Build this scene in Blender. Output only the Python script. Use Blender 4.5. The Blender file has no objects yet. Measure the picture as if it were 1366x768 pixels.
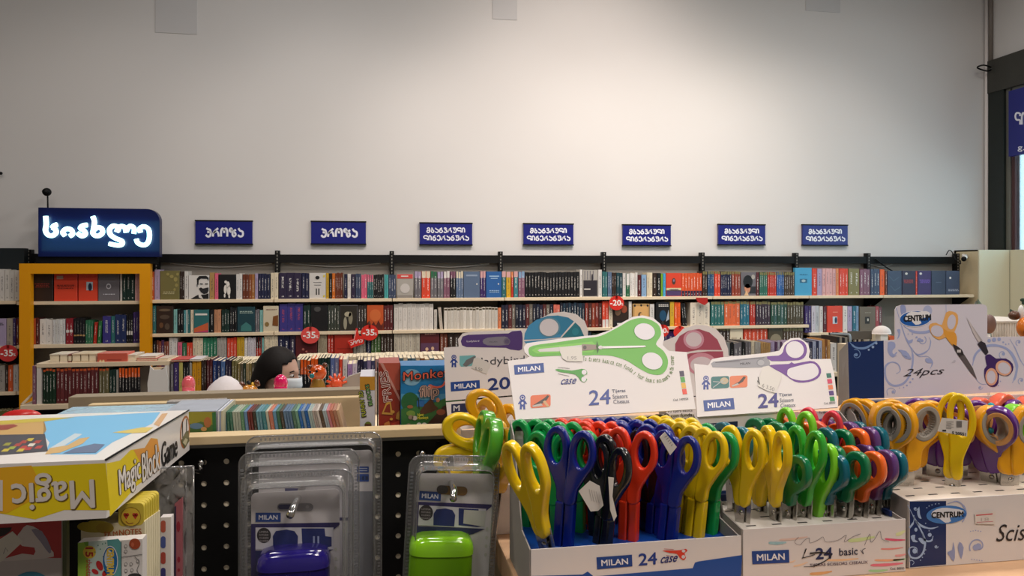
import bpy, bmesh, math, random
from mathutils import Vector, Matrix
from mathutils.geometry import tessellate_polygon
random.seed(7)
SC = bpy.context.scene
COL = SC.collection
PI = math.pi

# ------------------------------------------------------------------ camera
CX, CY, CH = 1.882, -6.961, 1.60          # camera position: metres along the back wall, out from it, up
TH = math.radians(10.09)                  # the view turns this much to the right of square-on
FPX = 1000.0
cd = bpy.data.cameras.new('camera'); cam = bpy.data.objects.new('camera', cd); COL.objects.link(cam)
cd.sensor_width = 36; cd.lens = FPX * 36 / 1366; cd.shift_y = -24 / 1366
cd.clip_start = 0.05; cd.clip_end = 60
cam.location = (CX, CY, CH); cam.rotation_euler = (PI / 2, 0, -TH)
SC.camera = cam

# ------------------------------------------------------------------ colour management and world
SC.view_settings.view_transform = 'Standard'; SC.view_settings.look = 'None'
SC.view_settings.gamma = 1; SC.view_settings.use_curve_mapping = False
SC.view_settings.exposure = 0.55

def lin(h):
    if not isinstance(h, str): return tuple(h)[:3]
    h = h.lstrip('#'); c = [int(h[i:i + 2], 16) / 255 for i in (0, 2, 4)]
    return tuple(x / 12.92 if x <= .04045 else ((x + .055) / 1.055) ** 2.4 for x in c)

w = bpy.data.worlds.new('world'); SC.world = w; w.use_nodes = True
w.node_tree.nodes['Background'].inputs[0].default_value = (.62, .72, .86, 1)
w.node_tree.nodes['Background'].inputs[1].default_value = 3.0

def area(name, loc, rot, sx, sy, power, col, spread=180):
    l = bpy.data.lights.new(name, 'AREA'); l.shape = 'RECTANGLE'; l.size = sx; l.size_y = sy
    l.energy = power; l.color = col; l.spread = math.radians(spread)
    o = bpy.data.objects.new(name, l); COL.objects.link(o); o.location = loc; o.rotation_euler = rot
    return o
def spot(name, loc, to, power, col, ang, blend=.8, size=.12):
    l = bpy.data.lights.new(name, 'SPOT'); l.energy = power; l.color = col; l.spot_size = math.radians(ang)
    l.spot_blend = blend; l.shadow_soft_size = size
    o = bpy.data.objects.new(name, l); COL.objects.link(o); o.location = loc
    o.rotation_euler = (Vector(to) - Vector(loc)).to_track_quat('-Z', 'Y').to_euler()
    return o
WARM = (1, .87, .77); NEUT = (1, .94, .90)
# ceiling lamps of the shop (rows of square panels) and the track spots that wash the shelves
for i, (x, y, p) in enumerate([(-2, -2.4, 9), (1.2, -2.2, 24), (4.0, -2.2, 36), (6.6, -2.4, 18),
                               (0, -5.2, 24), (3.2, -5.2, 52), (6.2, -5.2, 38),
                               (.4, -8.2, 26), (3.6, -8.2, 60)]):
    area('ceiling_light', (x, y, 4.85), (0, 0, 0), .9, .5, p, NEUT if i % 2 else WARM)
for x, p in ((-.5, 22), (1.5, 48), (3.0, 62), (4.5, 78), (6.0, 60)):
    spot('shelf_spot', (x, -2.6, 4.7), (x, 0, 1.3), p * 1.12, WARM, 74)
spot('wall_wash', (3.9, -2.3, 4.8), (3.75, 0, 2.75), 104, (1, .83, .73), 88, 1.0, .3)
spot('wall_wash', (5.6, -1.6, 4.8), (5.1, 0, 2.1), 40, (1, .88, .74), 70, 1.0, .3)
spot('front_spot', (CX + .25, CY - .35, 4.2), (CX + .35, CY + .78, 1.3), 34, (1, .92, .88), 50, size=.2)
spot('front_spot', (CX - .8, CY - .2, 4.2), (CX - .1, CY + .85, 1.35), 5, (1, .88, .8), 50, size=.2)
spot('front_spot', (CX + 1.2, CY + .2, 4.2), (CX + .8, CY + .75, 1.3), 24, (1, .93, .90), 50, size=.2)
spot('island_spot', (2.4, -3.6, 4.7), (1.3, -2.25, 1.05), 40, (1, .87, .72), 46)
# daylight through the glazed shopfront in the right-hand wall
area('shopfront_daylight', (8.35, -2.2, 2.3), (0, math.radians(90), 0), 3.0, 3.2, 40, (.62, .82, 1))

# ------------------------------------------------------------------ camera-frame geometry helpers (pixel of the photo + distance -> metres)
_F = Vector((math.sin(TH), math.cos(TH), 0)); _R = Vector((math.cos(TH), -math.sin(TH), 0)); CAM = Vector((CX, CY, CH))
def ray(px, py): return _F + _R * ((px - 683) / FPX) - Vector((0, 0, (py - 360) / FPX))
def at(px, py, D):                         # D = distance out from the camera towards the back wall
    d = ray(px, py); return CAM + d * (D / d.y)
class Plane:
    def __init__(s, A, B, C):
        s.o = Vector(A); s.x = (Vector(B) - s.o).normalized(); n = s.x.cross(Vector(C) - s.o).normalized()
        if n.dot(CAM - s.o) < 0: n = -n
        s.n = n
    def hit(s, px, py, off=0):
        d = ray(px, py); t = (s.o - CAM).dot(s.n) / d.dot(s.n); return CAM + d * t + s.n * off

# ------------------------------------------------------------------ materials
MATS = {}
def mat(name, col, rough=.5, metal=0, spec=.5, emit=0, coat=0, bump=None, noise=None, trans=0):
    if name in MATS: return MATS[name]
    m = bpy.data.materials.new(name); m.use_nodes = True; nt = m.node_tree; b = nt.nodes['Principled BSDF']
    c = lin(col); b.inputs['Base Color'].default_value = (*c, 1)
    b.inputs['Roughness'].default_value = rough; b.inputs['Metallic'].default_value = metal
    b.inputs['Specular IOR Level'].default_value = spec
    if coat: b.inputs['Coat Weight'].default_value = coat; b.inputs['Coat Roughness'].default_value = .08
    if emit: b.inputs['Emission Color'].default_value = (*c, 1); b.inputs['Emission Strength'].default_value = emit
    if noise or bump:
        tc = nt.nodes.new('ShaderNodeTexCoord'); n = nt.nodes.new('ShaderNodeTexNoise')
        n.inputs['Scale'].default_value = (noise or bump)[0]; n.inputs['Detail'].default_value = 5
        mp = nt.nodes.new('ShaderNodeMapping'); nt.links.new(tc.outputs['Object'], mp.inputs[0]); nt.links.new(mp.outputs[0], n.inputs[0])
        if noise:
            if len(noise) > 2: mp.inputs['Scale'].default_value = noise[2]
            mx = nt.nodes.new('ShaderNodeMix'); mx.data_type = 'RGBA'
            mx.inputs[6].default_value = (*[v * (1 - noise[1]) for v in c], 1); mx.inputs[7].default_value = (*[min(1, v * (1 + noise[1])) for v in c], 1)
            nt.links.new(n.outputs[0], mx.inputs[0]); nt.links.new(mx.outputs[2], b.inputs['Base Color'])
        if bump:
            bp = nt.nodes.new('ShaderNodeBump'); bp.inputs['Strength'].default_value = bump[1]; bp.inputs['Distance'].default_value = .002
            nt.links.new(n.outputs[0], bp.inputs['Height']); nt.links.new(bp.outputs[0], b.inputs['Normal'])
    MATS[name] = m; return m
def ink(h, rough=.45): return mat('ink_' + h.lstrip('#'), h, rough)
def clear(name, tint, gloss=.5, rough=.08, milk=0, mcol=None):
    if name in MATS: return MATS[name]
    m = bpy.data.materials.new(name); m.use_nodes = True; nt = m.node_tree; nt.nodes.clear()
    o = nt.nodes.new('ShaderNodeOutputMaterial'); t = nt.nodes.new('ShaderNodeBsdfTransparent'); g = nt.nodes.new('ShaderNodeBsdfGlossy')
    t.inputs[0].default_value = (*lin(tint), 1); g.inputs['Roughness'].default_value = rough; g.inputs[0].default_value = (1, 1, 1, 1)
    f = nt.nodes.new('ShaderNodeFresnel'); f.inputs[0].default_value = 1.45
    ma = nt.nodes.new('ShaderNodeMath'); ma.operation = 'MULTIPLY'; ma.inputs[1].default_value = gloss
    mx = nt.nodes.new('ShaderNodeMixShader')
    nt.links.new(f.outputs[0], ma.inputs[0]); nt.links.new(ma.outputs[0], mx.inputs[0]); nt.links.new(t.outputs[0], mx.inputs[1]); nt.links.new(g.outputs[0], mx.inputs[2])
    last = mx
    if milk:
        df = nt.nodes.new('ShaderNodeBsdfDiffuse'); df.inputs[0].default_value = (*lin(mcol), 1) if mcol else (.72, .72, .70, 1); m2 = nt.nodes.new('ShaderNodeMixShader'); m2.inputs[0].default_value = milk
        nt.links.new(mx.outputs[0], m2.inputs[1]); nt.links.new(df.outputs[0], m2.inputs[2]); last = m2
    nt.links.new(last.outputs[0], o.inputs[0]); MATS[name] = m; return m
def objcol(name, rough=.3, spines=False, coat=0, trans=0):
    """one material whose colour is each object's own colour; for books the spine carries a column of printed letters"""
    m = bpy.data.materials.new(name); m.use_nodes = True; nt = m.node_tree; b = nt.nodes['Principled BSDF']; L = nt.links.new
    oi = nt.nodes.new('ShaderNodeObjectInfo'); b.inputs['Roughness'].default_value = rough
    if coat: b.inputs['Coat Weight'].default_value = coat; b.inputs['Coat Roughness'].default_value = .1
    if not spines:
        L(oi.outputs['Color'], b.inputs['Base Color']); b.inputs['Subsurface Weight'].default_value = trans
        if trans: b.inputs['Subsurface Scale'].default_value = .003
        return m
    def M(op, a, bb=None, c=None):
        n = nt.nodes.new('ShaderNodeMath'); n.operation = op
        for i, v in enumerate((a, bb, c)):
            if v is None: continue
            if isinstance(v, (int, float)): n.inputs[i].default_value = v
            else: L(v, n.inputs[i])
        return n.outputs[0]
    uv = nt.nodes.new('ShaderNodeUVMap'); sp = nt.nodes.new('ShaderNodeSeparateXYZ'); L(uv.outputs[0], sp.inputs[0])
    U, V = sp.outputs[0], sp.outputs[1]
    def attr(n_):
        a = nt.nodes.new('ShaderNodeAttribute'); a.attribute_type = 'OBJECT'; a.attribute_name = n_; return a
    ai, ab, at_ = attr('ink'), attr('band'), attr('bands')
    s2 = nt.nodes.new('ShaderNodeSeparateXYZ'); L(at_.outputs['Vector'], s2.inputs[0])   # x: band bottom, y: band top, z: text amount
    nz = nt.nodes.new('ShaderNodeTexNoise'); nz.noise_dimensions = '3D'; nz.inputs['Scale'].default_value = 1; nz.inputs['Detail'].default_value = 2
    cb = nt.nodes.new('ShaderNodeCombineXYZ'); L(M('MULTIPLY', U, 5.0), cb.inputs[0]); L(M('MULTIPLY', V, 34.0), cb.inputs[1]); L(M('MULTIPLY', oi.outputs['Random'], 60.0), cb.inputs[2])
    L(cb.outputs[0], nz.inputs[0])
    letters = M('GREATER_THAN', nz.outputs[0], .50)
    mid = M('LESS_THAN', M('ABSOLUTE', M('SUBTRACT', U, .5)), .15)
    rnd = oi.outputs['Random']
    lo = M('MULTIPLY_ADD', rnd, .18, .26); hi = M('MULTIPLY_ADD', rnd, .12, .76)
    span = M('MULTIPLY', M('GREATER_THAN', V, lo), M('LESS_THAN', V, hi))
    foot = M('MULTIPLY', M('GREATER_THAN', V, .07), M('LESS_THAN', V, .12))
    txt = M('MULTIPLY', M('MULTIPLY', letters, mid), M('MAXIMUM', span, foot))
    txt = M('MULTIPLY', M('MULTIPLY', txt, s2.outputs[2]), .7)
    band = M('MULTIPLY', M('GREATER_THAN', V, s2.outputs[0]), M('LESS_THAN', V, s2.outputs[1]))
    m1 = nt.nodes.new('ShaderNodeMix'); m1.data_type = 'RGBA'; L(band, m1.inputs[0]); L(oi.outputs['Color'], m1.inputs[6]); L(ab.outputs['Color'], m1.inputs[7])
    m2 = nt.nodes.new('ShaderNodeMix'); m2.data_type = 'RGBA'; L(txt, m2.inputs[0]); L(m1.outputs[2], m2.inputs[6]); L(ai.outputs['Color'], m2.inputs[7])
    L(m2.outputs[2], b.inputs['Base Color']); return m

M_book = objcol('book_cover', .4, spines=True)
M_plastic = objcol('coloured_plastic', .22, coat=.3, trans=.08)
M_pages = mat('paper_pages', '#e9dcc0', .85, noise=(120, .12))
M_wall = mat('white_wall_paint', '#d3d2d1', .85, bump=(30, .08), noise=(.6, .03))
M_shelf = mat('cream_shelf_board', '#e2d0b2', .55, noise=(14, .05, (1, 8, 8)))
M_black = mat('black_metal', '#08090b', .55, spec=.25)
M_back = mat('grey_back_panel', '#8d8880', .7, noise=(3, .06))
M_dark = mat('dark_back_panel', '#101013', .8, spec=.2)
M_yel = mat('amber_lacquer', '#e89c07', .38)
M_sign = mat('navy_sign_board', '#141c78', .35)
M_signw = ink('#e6e9f5')
M_card = mat('white_cardboard', '#ddd8d6', .5, spec=.4, noise=(60, .012))
M_cardgrey = mat('grey_cardboard_inside', '#9b958f', .75, noise=(60, .04))
M_blue = mat('royal_blue_card', '#0a3c8c', .42)
M_navycard = mat('deep_blue_card', '#08285e', .4)
M_steel = mat('steel_blade', '#b9b6b0', .25, metal=1)
M_chrome = mat('chrome_wire', '#d5d5d5', .15, metal=1)
M_tray = mat('tan_tray_board', '#c9b48c', .6, noise=(14, .05, (1, 8, 8)))
M_wood = mat('pale_wood_counter', '#d3ab85', .45, noise=(9, .10, (1, 14, 14)))
M_clear = clear('clear_plastic', '#f4f5f7', .9, .06, milk=.015)
M_rim = clear('clear_plastic_rim', '#d8dade', 2.6, .12, milk=.12)
M_bag = clear('clear_film', '#e6e6e4', 1.6, .15, milk=.30)

# ------------------------------------------------------------------ object helpers
USED = {}
def tag(o, label=None, cat=None, group=None, kind=None):
    if label: o['label'] = label
    if cat: o['category'] = cat
    if group: o['group'] = group
    if kind: o['kind'] = kind
    return o
def worg(o):
    v = Vector((0, 0, 0))
    while o: v += o.location; o = o.parent
    return v
def thing(name, loc, label, cat, group=None, rot=None):
    o = bpy.data.objects.new(name, None); o.empty_display_size = .05; COL.objects.link(o); o.location = loc
    if rot: o.rotation_euler = rot
    return tag(o, label, cat, group)
class MB:
    """gathers faces in world metres (or local ones) and links them as ONE mesh object"""
    def __init__(s): s.v = []; s.f = []; s.m = []; s.mats = []; s.uv = {}; s.smooth = []
    def mi(s, m):
        if m not in s.mats: s.mats.append(m)
        return s.mats.index(m)
    def face(s, pts, m, smooth=False, uv=None):
        i = len(s.v); s.v += [Vector(p) for p in pts]; s.f.append(list(range(i, i + len(pts)))); s.m.append(s.mi(m)); s.smooth.append(smooth)
        if uv: s.uv[len(s.f) - 1] = uv
    def idx(s, verts, faces, m, smooth=False):
        i = len(s.v); s.v += [Vector(p) for p in verts]; k = s.mi(m)
        for f in faces: s.f.append([i + j for j in f]); s.m.append(k); s.smooth.append(smooth)
    def box(s, a, b, m, bev=0):
        x0, x1 = sorted((a[0], b[0])); y0, y1 = sorted((a[1], b[1])); z0, z1 = sorted((a[2], b[2]))
        if bev <= 0:
            v = [(x0, y0, z0), (x1, y0, z0), (x1, y1, z0), (x0, y1, z0), (x0, y0, z1), (x1, y0, z1), (x1, y1, z1), (x0, y1, z1)]
            s.idx(v, [(0, 3, 2, 1), (4, 5, 6, 7), (0, 1, 5, 4), (1, 2, 6, 5), (2, 3, 7, 6), (3, 0, 4, 7)], m); return
        bm = bmesh.new(); bmesh.ops.create_cube(bm, size=1)
        for q in bm.verts: q.co = Vector(((x0 + x1) / 2 + q.co.x * (x1 - x0), (y0 + y1) / 2 + q.co.y * (y1 - y0), (z0 + z1) / 2 + q.co.z * (z1 - z0)))
        bmesh.ops.bevel(bm, geom=bm.edges[:], offset=bev, segments=2, affect='EDGES', profile=.6)
        s.bm(bm, m); bm.free()
    def bm(s, bm, m, smooth=False):
        bm.verts.index_update(); s.idx([q.co.copy() for q in bm.verts], [[q.index for q in f.verts] for f in bm.faces], m, smooth)
    def slab(s, pts, n, th, m, side=None):
        """polygon (world points) given thickness th backwards along -n"""
        n = Vector(n); P = [Vector(p) for p in pts]; Q = [p - n * th for p in P]; k = len(P)
        nn = Vector((0, 0, 0))
        for i in range(k): nn += P[i].cross(P[(i + 1) % k])
        if nn.dot(n) < 0: P.reverse(); Q.reverse()
        s.face(P, m); s.face(Q[::-1], side or m)
        for i in range(k):
            j = (i + 1) % k; s.face([P[i], Q[i], Q[j], P[j]], side or m)
    def tube(s, path, r, m, seg=8, closed=False, flat=1.0, cap=True):
        P = [Vector(p) for p in path]; n = len(P); R = r if isinstance(r, (list, tuple)) else [r] * n
        verts = []; up = None
        for i in range(n):
            a = P[(i - 1) % n] if (closed or i) else P[i]; b = P[(i + 1) % n] if (closed or i < n - 1) else P[i]
            t = (b - a).normalized()
            if up is None:
                up = Vector((0, 0, 1)) if abs(t.z) < .9 else Vector((0, 1, 0))
            u = (up - t * up.dot(t)).normalized(); up = u; w_ = t.cross(u)
            for k in range(seg):
                an = 2 * PI * k / seg; verts.append(P[i] + u * math.cos(an) * R[i] + w_ * math.sin(an) * R[i] * flat)
        fs = []
        for i in range(n if closed else n - 1):
            j = (i + 1) % n
            for k in range(seg): l = (k + 1) % seg; fs.append((i * seg + k, i * seg + l, j * seg + l, j * seg + k))
        if not closed and cap: fs.append(tuple(range(seg))[::-1]); fs.append(tuple((n - 1) * seg + k for k in range(seg)))
        s.idx(verts, fs, m, True)
    def lathe(s, prof, c, m, seg=20, axis='z', squash=(1, 1)):
        c = Vector(c); verts = []
        for r, h in prof:
            for k in range(seg):
                a = 2 * PI * k / seg; x = math.cos(a) * r * squash[0]; y = math.sin(a) * r * squash[1]
                verts.append(c + (Vector((x, y, h)) if axis == 'z' else Vector((x, h, y)) if axis == 'y' else Vector((h, x, y))))
        fs = []
        for i in range(len(prof) - 1):
            for k in range(seg): l = (k + 1) % seg; fs.append((i * seg + k, i * seg + l, (i + 1) * seg + l, (i + 1) * seg + k))
        fs.append(tuple(range(seg))[::-1]); fs.append(tuple((len(prof) - 1) * seg + k for k in range(seg)))
        s.idx(verts, fs, m, True)
    def ball(s, c, r, m, seg=16, rings=10, dome=False):
        r = Vector((r, r, r)) if isinstance(r, (int, float)) else Vector(r); c = Vector(c); pr = []
        verts = []; fs = []
        a0 = 0 if not dome else 0
        for i in range(rings + 1):
            ph = (PI / 2 if dome else PI) * i / rings
            for k in range(seg):
                a = 2 * PI * k / seg; verts.append(c + Vector((math.sin(ph) * math.cos(a) * r.x, math.sin(ph) * math.sin(a) * r.y, math.cos(ph) * r.z)))
        for i in range(rings):
            for k in range(seg): l = (k + 1) % seg; fs.append((i * seg + k, (i + 1) * seg + k, (i + 1) * seg + l, i * seg + l))
        if dome: fs.append(tuple(rings * seg + k for k in range(seg)))
        s.idx(verts, fs, m, True)
    def build(s, name, parent=None, loc=None, local=False, fix=False):
        """top-level: origin at loc (default the base centre). parented: vertices are re-expressed in the parent's frame"""
        if parent is not None: off = Vector((0, 0, 0)) if local else worg(parent)
        elif loc is not None: off = Vector(loc) if not local else Vector((0, 0, 0))
        else:
            xs = [v.x for v in s.v]; ys = [v.y for v in s.v]; off = Vector(((min(xs) + max(xs)) / 2, (min(ys) + max(ys)) / 2, min(v.z for v in s.v)))
        me = bpy.data.meshes.new(name); me.from_pydata([v - off for v in s.v], [], s.f)
        for m in s.mats: me.materials.append(m)
        me.polygons.foreach_set('material_index', s.m); me.polygons.foreach_set('use_smooth', s.smooth)
        if s.uv:
            ul = me.uv_layers.new(name='UVMap').data
            for p in me.polygons:
                q = s.uv.get(p.index)
                for j, li in enumerate(p.loop_indices): ul[li].uv = q[j] if q else (-1, -1)
        bm = bmesh.new(); bm.from_mesh(me)
        bmesh.ops.remove_doubles(bm, verts=bm.verts, dist=1e-6)
        if fix: bmesh.ops.recalc_face_normals(bm, faces=bm.faces)
        bm.to_mesh(me); bm.free()
        o = bpy.data.objects.new(name, me); COL.objects.link(o)
        if parent is not None: o.parent = parent
        else: o.location = off if (loc is None or not local) else loc
        return o

def smooth_path(pts, sub=4, closed=False):
    P = [Vector(p) for p in pts]; n = len(P); out = []
    rng = range(n if closed else n - 1)
    for i in rng:
        p0 = P[(i - 1) % n] if closed or i > 0 else P[i]; p1 = P[i]; p2 = P[(i + 1) % n]; p3 = P[(i + 2) % n] if closed or i < n - 2 else P[(i + 1) % n]
        for k in range(sub):
            t = k / sub
            out.append(.5 * ((2 * p1) + (p2 - p0) * t + (2 * p0 - 5 * p1 + 4 * p2 - p3) * t * t + (3 * p1 - p0 - 3 * p2 + p3) * t ** 3))
    if not closed: out.append(P[-1])
    return out

# text outlines as flat meshes; cached
_TX = {}
def text_mesh(s, bold=.0, shear=0, spacing=1.0):
    k = (s, bold, shear, spacing)
    if k in _TX: return _TX[k]
    c = bpy.data.curves.new('tmp', 'FONT'); c.body = s; c.offset = bold; c.shear = shear; c.resolution_u = 3; c.space_character = spacing
    o = bpy.data.objects.new('tmp', c); COL.objects.link(o); bpy.context.view_layer.update()
    me = bpy.data.meshes.new_from_object(o.evaluated_get(bpy.context.evaluated_depsgraph_get()))
    V = [(v.co.x, v.co.y) for v in me.vertices]; F = [tuple(p.vertices) for p in me.polygons]
    bpy.data.objects.remove(o); bpy.data.curves.remove(c); bpy.data.meshes.remove(me)
    xs = [v[0] for v in V]; ys = [v[1] for v in V]; x0, x1, y0, y1 = min(xs), max(xs), min(ys), max(ys)
    V = [((x - x0) / (x1 - x0), (y - y0) / (y1 - y0)) for x, y in V]
    _TX[k] = (V, F, (x1 - x0) / (y1 - y0)); return _TX[k]

class Print:
    """flat print on a real panel: polygons traced in photo pixels, laid on the panel's plane"""
    def __init__(s, plane, mb=None, eps=.00009): s.pl = plane; s.b = mb or MB(); s.e = eps
    def P(s, x, y, lay): return s.pl.hit(x, y, s.e * lay)
    def poly(s, pts, col, lay=1, sub=0):
        if sub: pts = [(v.x, v.y) for v in smooth_path([(p[0], p[1], 0) for p in pts], sub, True)]
        W = [s.P(x, y, lay) for x, y in pts]; m = ink(col) if isinstance(col, str) else col
        tri = tessellate_polygon([[Vector((x, y, 0)) for x, y in pts]])
        area_ = sum(pts[i][0] * pts[(i + 1) % len(pts)][1] - pts[(i + 1) % len(pts)][0] * pts[i][1] for i in range(len(pts)))
        s.b.idx(W, [t for t in tri], m)
        return s
    def rect(s, x0, y0, x1, y1, col, lay=1, skew=0):
        return s.poly([(x0, y0), (x1, y0 + skew), (x1, y1 + skew), (x0, y1)], col, lay)
    def ell(s, cx, cy, rx, ry, col, lay=1, rot=0, n=24):
        c, d = math.cos(math.radians(rot)), math.sin(math.radians(rot))
        return s.poly([(cx + rx * math.cos(a) * c - ry * math.sin(a) * d, cy + rx * math.cos(a) * d + ry * math.sin(a) * c) for a in [2 * PI * i / n for i in range(n)]], col, lay)
    def rrect(s, x0, y0, x1, y1, r, col, lay=1, skew=0):
        pts = []
        for cx, cy, a0 in ((x1 - r, y0 + r, -90), (x1 - r, y1 - r, 0), (x0 + r, y1 - r, 90), (x0 + r, y0 + r, 180)):
            for k in range(4):
                a = math.radians(a0 + 30 * k); X = cx + r * math.cos(a); pts.append((X, cy + r * math.sin(a) + skew * (X - x0) / (x1 - x0)))
        return s.poly(pts, col, lay)
    def line(s, pts, wd, col, lay=1, sub=4):
        if sub and len(pts) > 2: pts = [(v.x, v.y) for v in smooth_path([(p[0], p[1], 0) for p in pts], sub)]
        n = len(pts); Wd = wd if isinstance(wd, (list, tuple)) else [wd] * n
        if len(Wd) != n: Wd = [Wd[min(len(Wd) - 1, int(i / (n - 1) * (len(Wd) - 1) + .5))] for i in range(n)]
        Lp, Rp = [], []
        for i in range(n):
            a = pts[max(i - 1, 0)]; b = pts[min(i + 1, n - 1)]; dx, dy = b[0] - a[0], b[1] - a[1]; l = math.hypot(dx, dy) or 1
            nx, ny = -dy / l * Wd[i] / 2, dx / l * Wd[i] / 2
            Lp.append((pts[i][0] + nx, pts[i][1] + ny)); Rp.append((pts[i][0] - nx, pts[i][1] - ny))
        W = [s.P(x, y, lay) for x, y in Lp + Rp]
        s.b.idx(W, [(i, i + 1, n + i + 1, n + i) for i in range(n - 1)], ink(col) if isinstance(col, str) else col); return s
    def text(s, t, bl, br, tl, col, lay=2, bold=.0, shear=0, spacing=1.0):
        if bold > 0:      # heavier strokes: the same outlines laid down again a hair apart
            hgt = math.hypot(tl[0] - bl[0], tl[1] - bl[1]); d = bold * hgt * .9
            for k_, (ax, ay) in enumerate(((-d, 0), (d, 0), (0, -d), (0, d), (-d * .7, d * .7), (d * .7, -d * .7))):
                f_ = lambda p: (p[0] + ax, p[1] + ay); s.text(t, f_(bl), f_(br), f_(tl), col, lay + .13 * k_, 0, shear, spacing)
            lay += .8; bold = 0
        V, F, _ = text_mesh(t, bold, shear, spacing)
        A, B, C = s.P(*bl, lay), s.P(*br, lay), s.P(*tl, lay)
        s.b.idx([A + (B - A) * x + (C - A) * y for x, y in V], F, ink(col) if isinstance(col, str) else col); return s
    def pathtext(s, t, path, h, col, lay=2, bold=.01, up=1):
        pts = [(v.x, v.y) for v in smooth_path([(p[0], p[1], 0) for p in path], 6)]
        L = [0]
        for a, b in zip(pts, pts[1:]): L.append(L[-1] + math.hypot(b[0] - a[0], b[1] - a[1]))
        step = L[-1] / len(t)
        def pos(d):
            for i in range(len(pts) - 1):
                if L[i + 1] >= d or i == len(pts) - 2:
                    k = (d - L[i]) / (L[i + 1] - L[i]); a, b = pts[i], pts[i + 1]; l = L[i + 1] - L[i]
                    return a[0] + (b[0] - a[0]) * k, a[1] + (b[1] - a[1]) * k, (b[0] - a[0]) / l, (b[1] - a[1]) / l
        for i, ch in enumerate(t):
            if ch == ' ': continue
            x, y, dx, dy = pos((i + .12) * step); hh = h * (1.35 if ch in 'TYtfdhbl' else 1)
            wch = step * (.76 if ch not in 'il.-' else .3)
            s.text(ch, (x, y), (x + dx * wch, y + dy * wch), (x + dy * hh, y - dx * hh), col, lay, bold)
        return s
    def strokes(s, glyphs, bl, wd, ht, th, col, lay=2, gap=.18, skew=0):
        """letters from stroke outlines (Georgian capitals)"""
        tot = sum(g[0] for g in glyphs) + gap * (len(glyphs) - 1); k = wd / tot; x = 0
        for gw, sts in glyphs:
            for st in sts:
                s.line([(bl[0] + (x + p[0]) * k, bl[1] - p[1] * ht + skew * (x + p[0]) * k) for p in st], th, col, lay, 4)
            x += gw + gap
        return s
    def build(s, name, parent): return s.b.build(name, parent)

G = {  # Georgian capitals as strokes: width, polylines (y up, 0..1)
 'პ': (.75, [[(.12, .98), (.35, .86), (.62, .78), (.7, .42), (.6, .08), (.3, 0), (.04, .2)], [(.24, .56), (.66, .5)]]),
 'რ': (.92, [[(.05, 0), (.14, .42), (.42, .72), (.78, .98)], [(.14, .36), (.45, .6), (.72, .48), (.86, 0)]]),
 'ო': (.95, [[(.06, 0), (.06, .62), (.25, .95), (.46, .7), (.46, .42)], [(.46, .7), (.66, .96), (.88, .66), (.88, 0)]]),
 'ზ': (.95, [[(.42, .74), (.28, .96), (.08, .78), (.24, .56), (.42, .74), (.5, .6)], [(.92, .8), (.6, .62), (.45, .3), (.62, .02), (.86, .18), (.8, .44), (.55, .46)]]),
 'ა': (.75, [[(.12, .98), (.34, .7), (.68, .56), (.7, .14), (.38, 0), (.06, .18)]]),
 'მ': (.75, [[(.1, .7), (.32, 1), (.64, .88), (.68, .35), (.45, 0), (.12, .08), (.12, .38), (.38, .5), (.64, .45)]]),
 'ხ': (.7, [[(.12, 1), (.3, .85), (.14, .5), (.1, .2), (.35, 0), (.62, .15), (.6, .45), (.35, .55), (.14, .4)]]),
 'ტ': (.75, [[(.62, .98), (.25, .78), (.07, .4), (.15, .08), (.45, 0), (.7, .2), (.62, .5), (.35, .56), (.12, .44)]]),
 'ვ': (.72, [[(.1, .85), (.38, 1), (.62, .82), (.3, .56), (.62, .5), (.68, .15), (.4, 0), (.06, .15)]]),
 'უ': (.8, [[(.05, .9), (.35, .98), (.72, .88), (.74, .2), (.45, 0), (.12, .14)], [(.38, .96), (.34, .6), (.5, .5)]]),
 'ლ': (.88, [[(.82, 0), (.8, .36), (.25, .4), (.05, .68), (.25, .95), (.78, .92), (.82, .7)]]),
 'ი': (.65, [[(.06, 0), (.06, .7), (.3, .98), (.56, .7), (.56, 0)]]),
 'ე': (.72, [[(.08, .75), (.36, 1), (.66, .75), (.66, .15), (.36, 0), (.08, .18)]]),
}
def geo(t): return [G[c] for c in t]
ORD = ['first', 'second', 'third', 'fourth', 'fifth', 'sixth', 'seventh', 'eighth', 'ninth', 'tenth', 'eleventh', 'twelfth', 'thirteenth', 'fourteenth', 'fifteenth', 'sixteenth', 'seventeenth', 'eighteenth', 'nineteenth', 'twentieth', 'twenty-first', 'twenty-second', 'twenty-third', 'twenty-fourth', 'twenty-fifth']
NUMW = ['zero', 'one', 'two', 'three', 'four', 'five', 'six', 'seven', 'eight', 'nine', 'ten', 'eleven', 'twelve', 'thirteen', 'fourteen', 'fifteen', 'sixteen', 'seventeen', 'eighteen', 'nineteen', 'twenty', 'twenty-one', 'twenty-two', 'twenty-three', 'twenty-four']

# ================================================================== the room
def struct(mb, name): o = mb.build(name); o['kind'] = 'structure'; return o
def st(name, a, b, m):
    q = MB(); q.box(a, b, m); return struct(q, name)
XR = 8.26
st('wall_back', (-6, 0, 0), (XR + .1, .15, 5.0), M_wall)
st('floor', (-6, -10.5, -.05), (XR + .1, .15, 0), mat('grey_floor_tile', '#6a6560', .35, noise=(2, .08)))
st('ceiling', (-6, -10.5, 5.0), (XR + .1, .15, 5.1), mat('ceiling_paint', '#4a4845', .9))
st('wall_left', (-6.1, -10.5, 0), (-6, 0, 5.0), M_wall)
st('wall_front', (-6, -10.6, 0), (XR + .1, -10.5, 5.0), mat('grey_rear_wall', '#8b8782', .85))
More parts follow.
